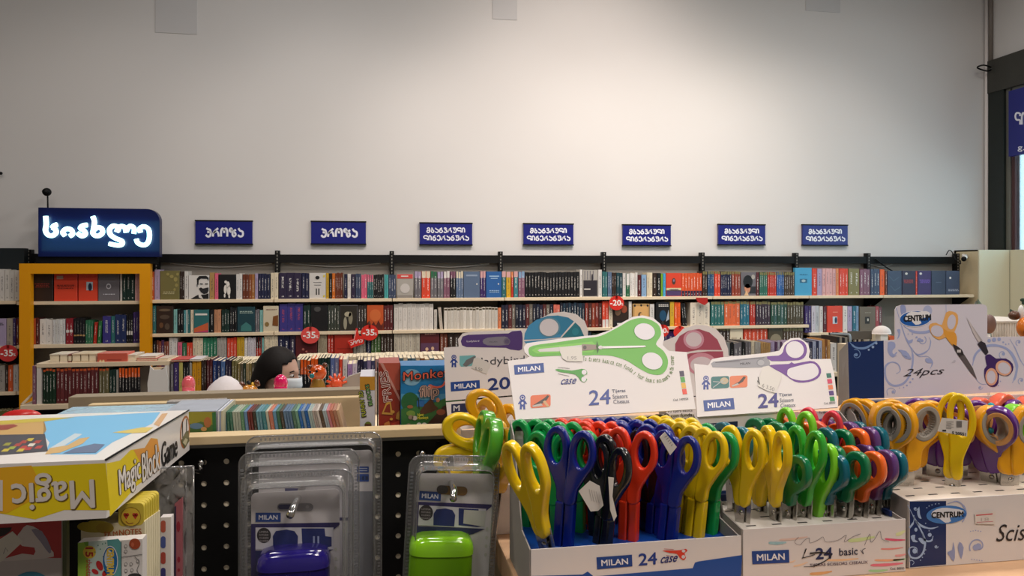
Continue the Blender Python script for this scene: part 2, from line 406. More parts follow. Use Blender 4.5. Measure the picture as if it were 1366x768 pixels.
# right wall: plaster above and behind, opening for the glazed shopfront
Zl = 3.80
st('wall_right', (XR, -.03, 0), (XR + .15, 0, 5.0), M_wall)
st('wall_right_upper', (XR, -4.2, Zl), (XR + .15, -.03, 5.0), M_wall)
st('wall_right_front', (XR, -10.5, 0), (XR + .15, -4.2, 5.0), M_wall)
M_greenblack = mat('green_black_steel', '#101a16', .5, noise=(8, .2))
q = MB(); q.box((XR - .04, -.245, 0), (XR + .12, -.03, Zl - .02), M_greenblack); struct(q, 'trim_1')
q = MB(); q.box((XR - .05, -4.2, Zl - .34), (XR + .12, -.03, Zl), mat('bronze_lintel', '#3a3a35', .6, noise=(10, .15))); struct(q, 'trim_2')
q = MB(); q.tube([(XR - .045, -.03, .05), (XR - .045, -.03, 4.99)], .018, M_card, 10)
q.tube([(XR - .02, -.06, 3.8), (XR - .02, -.06, 4.99)], .022, mat('grey_conduit', '#77706a', .6), 10); struct(q, 'trim_3')
wf = MB(); M_alu = mat('grey_aluminium', '#77786f', .45, metal=.3)
wf.box((XR - .01, -.30, .1), (XR + .06, -.245, Zl - .34), M_alu); wf.box((XR - .01, -4.2, Zl - .40), (XR + .06, -.32, Zl - .34), M_alu)
wf.box((XR - .005, -.35, .1), (XR + .05, -.31, Zl - .40), mat('dark_red_gasket', '#4a2b2c', .6)); wf.box((XR - .01, -2.3, .1), (XR + .06, -2.24, Zl - .4), M_alu); wf.box((XR - .01, -4.2, .0), (XR + .06, -.32, .1), M_alu)
win = struct(wf, 'window_1')
g = MB(); g.box((XR + .02, -4.2, .1), (XR + .028, -.35, Zl - .4), clear('window_glass', '#e6f2f0', .6)); g.build('pane', win)
# daylight street outside: pale facade seen through the glass
q = MB(); q.box((XR + 6, -8, 0), (XR + 6.2, 6, 9), mat('pale_street_facade', '#e4eef2', .9)); q.box((XR + 5.9, -8, 1.4), (XR + 6, 6, 1.7), mat('grey_facade_band', '#8f9aa2', .9))
o = struct(q, 'street_facade')
q = MB(); q.box((XR + .15, -9, -.1), (XR + 6, 5, -.02), mat('asphalt', '#6e6f70', .9)); struct(q, 'street_ground')
# conduit tie sticking out by the lintel
q = MB(); p0 = at(1305, 84, 6.80)
q.tube(smooth_path([(XR - .03, -.09, p0.z - .02), (XR - .14, -.1, p0.z), (XR - .22, -.1, p0.z - .03), (XR - .1, -.1, p0.z - .06), (XR - .03, -.09, p0.z - .03)], 4), .008, M_black, 6)
tag(q.build('cable_tie'), 'loose black cable looped around the pipe in the upper right corner', 'cable')
# blue hanging sign behind the shopfront glass
pl = Plane((XR - .06, -1, 2), (XR - .06, -2, 2), (XR - .06, -1, 3))
sx = [pl.hit(1350, 125), pl.hit(1350, 209)]
q = MB(); a = pl.hit(1350, 209); b = pl.hit(1350, 122)
q.box((XR - .10, a.y - .9, a.z), (XR - .06, a.y, b.z), M_sign); sgn = q.build('hanging_sign')
tag(sgn, 'deep blue sign hanging in the shopfront window at the right edge', 'sign')
pr = Print(Plane((XR - .1005, -1, 2), (XR - .1005, -2, 2), (XR - .1005, -1, 3)))
pr.strokes(geo('ლი'), (1354, 166), 14, 16, 2.4, '#e6e9f5', 1); pr.text('g.e', (1357.5, 202), (1374, 203), (1357.5, 195), '#e6e9f5', 1, .02)
pr.build('lettering', sgn)

# faint soft square shadows on the high wall, painted as thin darker slabs
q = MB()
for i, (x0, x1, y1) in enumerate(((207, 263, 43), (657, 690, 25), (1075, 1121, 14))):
    a = at(x0, y1, 6.955); b = at(x1, -8, 6.955); q = MB(); q.box((a.x, -.006, a.z), (b.x, 0, b.z), mat('painted_shadow_grey', '#c6c6c7', .85), .002)
    tag(q.build('wall_shadow_patch'), ['large faint painted shadow square high on the wall at left', 'small faint painted shadow square high on the wall, middle', 'faintest painted shadow square high on the wall towards the right'][i], 'painted shadow')

# ================================================================== wall signs
for i, (x0, y0, x1, y1) in enumerate([(260.5, 294, 336.5, 325.5), (415, 295, 488, 325.5), (560, 297, 630, 326.5), (698.5, 298, 765, 326.5), (831, 299.5, 895, 327.5), (958.5, 299, 1021, 326.5), (1071, 299.5, 1131, 327)]):
    A = at(x0, y1, 6.93); B = at(x1, y0, 6.93); zt = at((x0 + x1) / 2, y0 + .4, 6.93).z; zb = at((x0 + x1) / 2, y1, 6.93).z
    q = MB(); q.box((A.x, -.031, zb), (B.x, -.006, zt), M_sign, .002); s = q.build('wall_sign')
    line2 = i >= 2
    tag(s, ('%s small navy sign from the left, with %s' % (ORD[i], 'two short lines of lettering' if line2 else 'one word in large letters')), 'sign', 'navy section signs on the wall')
    pr = Print(Plane((A.x, -.0315, 1), (B.x, -.0315, 1), (A.x, -.0315, 2)), eps=.0008); wd = x1 - x0; h = y1 - y0; cx = (x0 + x1) / 2
    if line2:
        pr.strokes(geo('მხატვრული'), (x0 + wd * .13, y0 + h * .44), wd * .73, h * .21, 1.55, '#e6e9f5')
        pr.strokes(geo('ლიტერატურა'), (x0 + wd * .07, y0 + h * .79), wd * .86, h * .21, 1.55, '#e6e9f5')
    else: pr.strokes(geo('პროზა'), (x0 + wd * .18, y0 + h * .68), wd * .66, h * .36, 2.7, '#e6e9f5')
    pr.build('lettering', s)
    q = MB(); q.box((A.x - .004, -.034, zt - .006), (B.x + .004, -.006, zt + .006), M_black); q.box((A.x - .004, -.034, zb - .006), (B.x + .004, -.006, zb + .006), M_black); q.build('edge_strip', s)

# ================================================================== shelving on the back wall
ZT = 1.737; S1, S2, S3 = 1.352, 1.070, .790
bays = [(-2, -1), (-1, 0), (0, 1), (1, 2), (2, 3), (3, 4), (4, 5), (5, 6), (6, 6.8), (6.8, 7.83)]
blab = ['wall bookcase bay at far left, left of the yellow frame', 'wall bookcase bay inside the yellow frame, below the glowing sign', 'wall bookcase bay below the first small navy sign', 'wall bookcase bay below the second small navy sign', 'wall bookcase bay below the third small navy sign', 'wall bookcase bay below the fourth small navy sign', 'wall bookcase bay below the fifth small navy sign', 'wall bookcase bay below the sixth small navy sign', 'narrow wall bookcase bay below the seventh small navy sign', 'last wall bookcase bay at right, next to the beige cupboard']
shz = {0: (1.352, .985, .618, .25), 1: (1.345, .993, .62, .25), 8: (S1, .990, .70, .40), 9: (S1, .25)}
YB = -.035
for i, (x0, x1) in enumerate(bays):
    if i == 1: BAY0 = t
    t = thing('wall_bookcase', ((x0 + x1) / 2, -.17, 0), blab[i], 'bookcase', 'bookcase bays along the back wall')
    q = MB(); q.box((x0 + .002, -.02, .02), (x1 - .002, -.004, ZT - .07), M_dark if i < 1 else M_back); q.build('back_panel', t)
    q = MB(); q.box((x0 + .012, -.075, ZT - .072), (x1 - .012, -.045, ZT), M_black); q.build('top_rail', t)
    for xx in ([x0] + ([x1] if i == 9 else [])):
        q = MB(); q.box((xx - .02, -.08, 0), (xx + .02, -.02, ZT + .035), M_black, .002); up = q.build('upright', t)
        q = MB()
        for k in range(16): zz = ZT + .02 - k * .03; q.box((xx - .004, -.0815, zz - .008), (xx + .004, -.0795, zz + .008), mat('slot_grey', '#84837d', .6))
        sl = q.build('slots', up); sl['kind'] = 'stuff'
    for z in shz.get(i, (S1, S2, S3, .50, .22)):
        q = MB(); q.box((x0 + .003, -.30, z - .028), (x1 - .003, -.03, z), M_shelf, .003); sh = q.build('shelf_board', t)
        for xx in ((x0 + .03, x1 - .03) if i in (8, 9) else (x0 + .03,)):
            q = MB(); q.slab([(xx, -.07, z - .03), (xx, -.27, z - .03), (xx, -.24, z - .05), (xx, -.08, z - .14)], (1, 0, 0), .004, M_black); q.build('bracket', sh)
# loose cable sagging behind the rail
q = MB()
for (xa, xb, zz) in ((.1, .95, 1.655), (1.1, 1.9, 1.66), (2.15, 2.9, 1.655), (6.85, 7.1, 1.66)):
    q.tube(smooth_path([(xa, -.03, zz), ((xa + xb) / 2, -.035, zz - .03), (xb, -.03, zz)], 6), .005, mat('pale_cable', '#b8b4ae', .6), 6)
q.tube(smooth_path([(6.86, -.09, ZT - .02), (7.0, -.1, ZT - .12), (7.2, -.06, ZT - .2)], 6), .007, M_black, 6)
o = q.build('cable'); tag(o, 'thin cables running along the bookcases just under the black rail', 'cable'); o['kind'] = 'stuff'
# dark fascia above the yellow frame and at far left
q = MB(); q.box((-2.0, -.16, 1.60), (-1.0, -.085, 1.78), mat('blue_black_board', '#0c1a20', .6)); q.build('fascia_board', BAY0)

# yellow frame
a = at(25.5, 350.5, 6.60); b = at(200.5, 350.5, 6.60)
q = MB(); X0, X1 = a.x, b.x; zt = 1.652; wf_ = .082; Y0, Y1 = CY + 6.60, CY + 6.66
q.slab([(X0, Y0, 0), (X0, Y0, zt), (X1, Y0, zt), (X1, Y0, 0), (X1 - wf_, Y0, 0), (X1 - wf_, Y0, zt - wf_), (X0 + wf_, Y0, zt - wf_), (X0 + wf_, Y0, 0)], (0, -1, 0), .06, M_yel)
tag(q.build('display_arch'), 'amber yellow rectangular frame around the shelves below the glowing sign', 'frame')
q = MB(); q.box((X0 + .12, Y0 + .005, zt), (X1 + .05, Y1, zt + .055), M_black); tag(q.build('plinth'), 'black bar between the yellow frame and the glowing sign', 'bar')
# illuminated sign
D = 6.585; A = at(51, 341, D); B = at(213, 277.5, D); zt2 = at(120, 277.5, D).z; zb = zt + .056; r = .10
pts = [(A.x, CY + D, zb), (A.x, CY + D, zt2)] + [(B.x - r + r * math.sin(a), CY + D, zt2 - r + r * math.cos(a)) for a in [PI / 2 * k / 8 for k in range(9)]] + [(B.x, CY + D, zb)]
q = MB(); q.slab(pts, (0, -1, 0), .07, mat('deep_blue_acrylic', '#06154c', .35)); ls = q.build('light_sign')
tag(ls, 'navy light box sign with glowing pale cyan Georgian word, rounded upper corner', 'sign')
M_neon = mat('glowing_cyan_white', '#c4fffa', .4, emit=1.9)
def c1(x, y): return (45 + x / 7.806, 270 + y / 7.806)
neon = [[(125, 142), (130, 230), (122, 290), (148, 336), (195, 345), (232, 315), (224, 278), (195, 262)], [(192, 266), (212, 240), (245, 230)],
        [(325, 345), (302, 310), (340, 274), (392, 286), (404, 330), (375, 350)], [(558, 234), (512, 240), (484, 266), (520, 290), (540, 328), (500, 350), (455, 318)],
        [(615, 145), (632, 200), (622, 280), (618, 325), (660, 350), (712, 322), (708, 272), (662, 260), (632, 282)],
        [(862, 308), (878, 262), (830, 242), (790, 280), (800, 335), (850, 372), (918, 402), (918, 436), (870, 446), (785, 428)], [(872, 300), (900, 250), (948, 258), (962, 312)], [(962, 302), (1000, 246), (1045, 268), (1042, 325)],
        [(1112, 312), (1105, 272), (1150, 250), (1198, 285), (1204, 370), (1180, 428), (1135, 444), (1084, 420), (1068, 380)]]
pln = Plane((A.x, CY + D - .022, 1), (B.x, CY + D - .022, 1), (A.x, CY + D - .022, 2))
for st_ in neon:
    q = MB(); q.tube(smooth_path([pln.hit(*c1(*p)) for p in st_], 4), .0185, M_neon, 10); q.build('glowing_stroke', ls)
bl = bpy.data.lights.new('sign_glow', 'AREA'); bl.size = .9; bl.size_y = .25; bl.shape = 'RECTANGLE'; bl.energy = .3; bl.color = (.25, .95, 1)
bo = bpy.data.objects.new('sign_glow', bl); COL.objects.link(bo); bo.location = ((A.x + B.x) / 2, CY + D - .05, 1.88); bo.rotation_euler = (-PI / 2 + PI, 0, 0)
# small round camera on a stalk behind the sign
p = at(62.5, 256, 6.80); q = MB(); q.tube([(p.x + .01, p.y, zt2 - .1), (p.x + .005, p.y, p.z)], .006, M_black, 6); q.ball(p, .034, M_black); q.lathe([(.02, 0), (.02, .02)], p + Vector((0, -.045, 0)), M_black, 12, 'y')
q.box((p.x - .02, p.y, zt2 - .12), (p.x + .04, -.0, zt2 - .09), M_black)
tag(q.build('webcam'), 'small round black camera on a stalk above the glowing sign', 'camera')
p = at(1, 231, 6.93); q = MB(); q.ball(p, .014, M_black, 10, 6); tag(q.build('wall_plug'), 'tiny dark plug on the wall at far left edge', 'plug')

# beige cupboard in the corner
xc0, zc = 7.852, 1.805
t = thing('corner_cupboard', (8.05, -.17, 0), 'tall pale beige cupboard in the right corner beside the bookcases', 'cupboard')
M_cup = mat('beige_laminate', '#cdbf9d', .55); M_cupf = mat('sage_laminate', '#dcd9c0', .55)
q = MB(); q.box((xc0, -.315, 0), (xc0 + .012, -.005, zc), M_cup); q.box((xc0, -.315, zc - .015), (XR - .06, -.005, zc), M_cup); q.box((xc0, -.03, 0), (XR - .06, -.005, zc), M_cup); q.build('carcass', t)
xm = at(1346, 380, 6.63).x
for xa, xb in ((xc0 + .001, xm - .003), (xm + .003, XR - .06)):
    q = MB(); q.box((xa, -.335, .05), (xb, -.317, zc - .001), M_cupf, .002); q.build('door', t)
q = MB(); q.box((xm + .004, -1.3, .05), (xm + .02, -.338, zc - .001), M_cupf, .002); q.build('side_door', t)
# cctv camera on the cupboard side
t = thing('security_camera', (7.85, -.2, 1.72), 'white bullet security camera on the side of the beige cupboard', 'camera')
p0 = at(1286, 345, 6.66); p1 = at(1299, 341, 6.78); p1.x = 7.84
q = MB(); M_wp = mat('white_plastic', '#e8e6e2', .35); q.tube([p0, p0 + (p1 - p0) * .85], .022, M_wp, 14); q.build('housing', t)
q = MB(); q.tube([p0 - (p1 - p0).normalized() * .02, p0 + (p1 - p0).normalized() * .002], .024, M_black, 14); q.build('lens_hood', t)
q = MB(); q.tube([p0 + (p1 - p0) * .8, p1 + Vector((.0, .02, .0))], .012, M_wp, 8); q.ball(p1 + Vector((-.012, .02, 0)), .02, M_wp, 10, 6); q.build('mount', t)
q = MB(); pp = at(1270, 336, 6.7); q.tube(smooth_path([p0 + Vector((0, .05, -.015)), at(1281, 352, 6.7), at(1274, 345, 6.7), at(1270, 336, 6.75), at(1266, 334, 6.85), at(1262, 340, 6.87)], 5), .005, M_black, 6); q.build('cord', t)

# ================================================================== books
NAMED = {'w': '#d9d6d2', 'cr': '#d8ccb2', 'tan': '#b08c58', 'br': '#6b3420', 'or': '#c9582a', 'rd': '#b03022', 'ro': '#d8452c', 'mar': '#561e22', 'nav': '#1d2140', 'pur': '#3c2a63', 'pb': '#3a3580', 'lil': '#a99bbb', 'pk': '#d4607c', 'lp': '#d3a3a3',
  'te': '#2f6a6c', 'tq': '#4aa3a3', 'gr': '#2c6a4a', 'dg': '#16302a', 'bk': '#15161a', 'gy': '#6d6a70', 'lg': '#a5a19a', 'ye': '#c9a02a', 'bl': '#2a5c9a', 'sb': '#4aa4d0', 'sl': '#5b6f8c', 'ol': '#7b7446', 'mv': '#80566a', 'pch': '#d98a5c', 'dt': '#1d3f48', 'dp': '#2c2440', 'dkb': '#33241d', 'ob': '#4a4230', 'gn': '#3c5a2c', 'hot': '#e8601a', 'sal': '#c96a5a', 'aq': '#7fb5b0', 'lb': '#7f9fc0', 'tau': '#6b5f50', 'sk': '#3a4660'}
WORD = {'w': 'white', 'cr': 'cream', 'tan': 'tan', 'br': 'brown', 'or': 'orange', 'rd': 'red', 'ro': 'bright red', 'mar': 'maroon', 'nav': 'navy', 'pur': 'purple', 'pb': 'violet', 'lil': 'lilac', 'pk': 'pink', 'lp': 'pale pink', 'te': 'teal', 'tq': 'turquoise', 'gr': 'green', 'dg': 'dark green', 'bk': 'black', 'gy': 'grey', 'lg': 'pale grey', 'ye': 'yellow',
  'bl': 'blue', 'sb': 'sky blue', 'sl': 'slate blue', 'ol': 'olive', 'mv': 'mauve', 'pch': 'peach', 'dt': 'dark teal', 'dp': 'dark purple', 'dkb': 'dark brown', 'ob': 'olive brown', 'gn': 'moss green', 'hot': 'vivid orange', 'sal': 'salmon', 'aq': 'aqua', 'lb': 'light blue', 'tau': 'taupe', 'sk': 'dark slate'}
def lum(c): return .2126 * c[0] + .7152 * c[1] + .0722 * c[2]
LABELS = set()
def uniq(lab, extra=()):
    for e in ('',) + tuple(extra):
        l = (lab + ' ' + e).strip()
        if l not in LABELS: LABELS.add(l); return l
    LABELS.add(l); return l
BOOKN = []
PAGE_IN = {'mini_book': .0006, 'back_row_book': .0008, 'island_book': .0025}
def book(name, x0, x1, y, depth, z0, z1, col, label, group, inkc=None, band=None, bands=(2, 2, 1), lean=0, cover=False, cat='book'):
    q = MB(); t = min(.0022, (x1 - x0) * .16); w_ = x1 - x0 - .0006; x0 = 0; x1 = w_; cx = w_ / 2; h = z1 - z0; pin = PAGE_IN.get(name, .004)
    xs = x0 + .0003
    # front sheet (spine or front cover) with softened edges, boards, page block
    e = min(.002, w_ * .15)
    q.face([(x0 + e, 0, 0), (x1 - e, 0, 0), (x1 - e, 0, h), (x0 + e, 0, h)], M_book, uv=[(0 if not cover else -1, 0), (1 if not cover else -1, 0), (1 if not cover else -1, 1), (0 if not cover else -1, 1)])
    for s_, xa, xb in ((1, x1, x1 - e), (-1, x0, x0 + e)):
        p = [(xb, 0, 0), (xa, e, 0), (xa, e, h), (xb, 0, h)]; q.face(p if s_ > 0 else p[::-1], M_book)
    for xa, xb in ((x0, x0 + t), (x1 - t, x1)):
        q.box((xa, e, 0), (xb, depth, h), M_book)
    if cover: q.box((x0 + t, e, h - .004), (x1 - t, e + .003, h), M_book); q.box((x0, depth - .002, 0), (x1, depth, h), M_book)
    q.box((x0 + t * .9, e * .6, .002), (x1 - t * .9, depth - .004, h - pin), M_book if name == 'mini_book' else M_pages)
    q.v = [v - Vector((cx, 0, 0)) for v in q.v]
    o = q.build(name, loc=Vector((0, 0, 0)), local=True)
    return o, cx
def place_book(name, X0, X1, Y, depth, z0, z1, colk, label, group, **k):
    lean = k.pop('lean', 0); inkc = k.pop('inkc', None); band = k.pop('band', None); bands = k.pop('bands', (2, 2, 1))
    o, cx = book(name, X0, X1, Y, depth, z0, z1, None, label, group, cover=k.get('cover', False))
    c = lin(NAMED.get(colk, colk)); j = random.uniform(.9, 1.1); c = tuple(min(1, v * j) for v in c)
    o.color = (*c, 1)
    o.location = ((X0 + X1) / 2, Y, z0 + (abs(math.sin(lean)) * (X1 - X0) / 2)); o.rotation_euler = (0, lean, 0)
    if inkc is None: inkc = (.85, .84, .8) if lum(c) < .25 else (.06, .05, .06)
    o['ink'] = [float(v) for v in lin(inkc)]; o['band'] = [float(v) for v in (lin(NAMED.get(band, band)) if band else c)]; o['bands'] = [float(v) for v in (bands if band else (2, 2, bands[2] if len(bands) > 2 else 1))]
    tag(o, label, 'book', group); BOOKN.append(o)
    return o
def art(o, X0, X1, Y, z0, z1, items):
    q = MB(); 
    for it in items:
        k = it[0]; P = lambda u, v, l=1: (X0 + (X1 - X0) * u, Y - .0012 * l, z0 + (z1 - z0) * v)
        if k == 'r': _, u0, v0, u1, v1, c = it[:6]; l = it[6] if len(it) > 6 else 1; q.face([P(u0, v0, l), P(u1, v0, l), P(u1, v1, l), P(u0, v1, l)], ink(c))
        elif k == 'e': _, cu, cv, ru, rv, c = it[:6]; l = it[6] if len(it) > 6 else 2; q.face([P(cu + ru * math.cos(a), cv + rv * math.sin(a), l) for a in [2 * PI * i / 14 for i in range(14)]], ink(c))
        elif k == 'p': _, pts, c = it[:3]; l = it[3] if len(it) > 3 else 2; tri = tessellate_polygon([[Vector((u, v, 0)) for u, v in pts]]); q.idx([P(u, v, l) for u, v in pts], [tuple(t) for t in tri], ink(c))
        elif k == 't':   # rows of word-like bars
            _, u0, v0, u1, rows, c = it[:6]; rr = random.Random(int(u0 * 100 + v0 * 1000 + X0 * 77))
            for r_ in range(rows):
                vv = v0 - r_ * .055; u = u0 + rr.uniform(0, .1) * (u1 - u0)
                while u < u1 - .05:
                    wv = rr.uniform(.05, .14); ue = min(u + wv, u1); q.face([P(u, vv, 2), P(ue, vv, 2), P(ue, vv + .03, 2), P(u, vv + .03, 2)], ink(c)); u = ue + .03
    return q.build('cover_print', o)
def shelf_row(D, z0f, runs, place, group, depth=.13, zb=None, nm=None, below=0):
    """runs: (x0, x1, n | 'F', colour key, y of the top, options)"""
    Y = CY + D; prev = None
    for run in runs:
        x0, x1, n, ck, yt = run[:5]; op = run[5] if len(run) > 5 else {}
        xm_ = (x0 + x1) / 2; z0 = z0f(xm_) if callable(z0f) else z0f; zt_ = at(xm_, yt, D).z; pl_ = place(xm_) if callable(place) else place
        if n == 'F':
            A, B = at(x0, 400, D).x, at(x1, 400, D).x
            lab = uniq('%s book facing outwards%s %s' % (WORD[ck], op.get('say', ''), pl_), ('nearer the left', 'further right'))
            dk = op.get('thick', .035)
            o = place_book('hardback_book', A, B, Y, dk, z0, zt_, ck, lab, group, cover=True)
            its = op.get('art') or [('t', .2, .82, .85, 2, '#e8e4da' if lum(lin(NAMED[ck])) < .25 else '#2a2a30')]
            o.location.z = z0; art(o, A, B, Y, z0, zt_, its)
        else:
            A, B = at(x0, 400, D).x, at(x1, 400, D).x; s = (B - A) / n
            nb = (' after the %s ones' % WORD[prev]) if prev else ' at the left end'
            key0 = '%s %s %s' % (WORD[ck], 'spine', pl_)
            dup_ = key0 in RUNKEYS; RUNKEYS.add(key0)
            for i in range(n):
                if n == 1: lab = 'single %s book %s' % (WORD[ck], pl_)
                else: lab = '%s of %s %s books %s' % (ORD[i], NUMW[n], WORD[ck], pl_)
                if dup_: lab = lab.replace(' books ', ' books%s ' % nb).replace(' book ', ' book%s ' % nb).replace(' ones', '').replace('at the left end', 'leftmost')
                lab = uniq(lab, ('nearby', 'further right', 'furthest right'))
                ln = op.get('lean', 0)
                jz = random.uniform(-.004, .004) if op.get('var', 0) == 0 else random.uniform(-op['var'], 0)
                place_book(nm or ('collected_works_volume' if op.get('band') == 'ol' else 'slim_book' if (x1 - x0) / n < 4.3 else 'paperback_book'), A + s * i, A + s * (i + 1), Y + random.uniform(0, .006), depth, z0, zt_ + jz, op['cols'][i % len(op['cols'])] if 'cols' in op else ck, lab, group, lean=ln,
                           band=op.get('band'), bands=op.get('bands', (2, 2, 1)), inkc=op.get('ink'))
        prev = ck
RUNKEYS = set()
def sign_place(row):
    def f(px):
        X = at(px, 400, 6.68).x
        nm = ['below first sign', 'below second sign', 'below third sign', 'below fourth sign', 'below fifth sign', 'below sixth sign', 'below seventh sign', 'near cupboard'][min(7, max(0, int(X) if X < 6.8 else 7))]
        return 'on %s shelf %s' % (row, nm)
    return f
TW, TK = '#e6e2da', '#26242a'
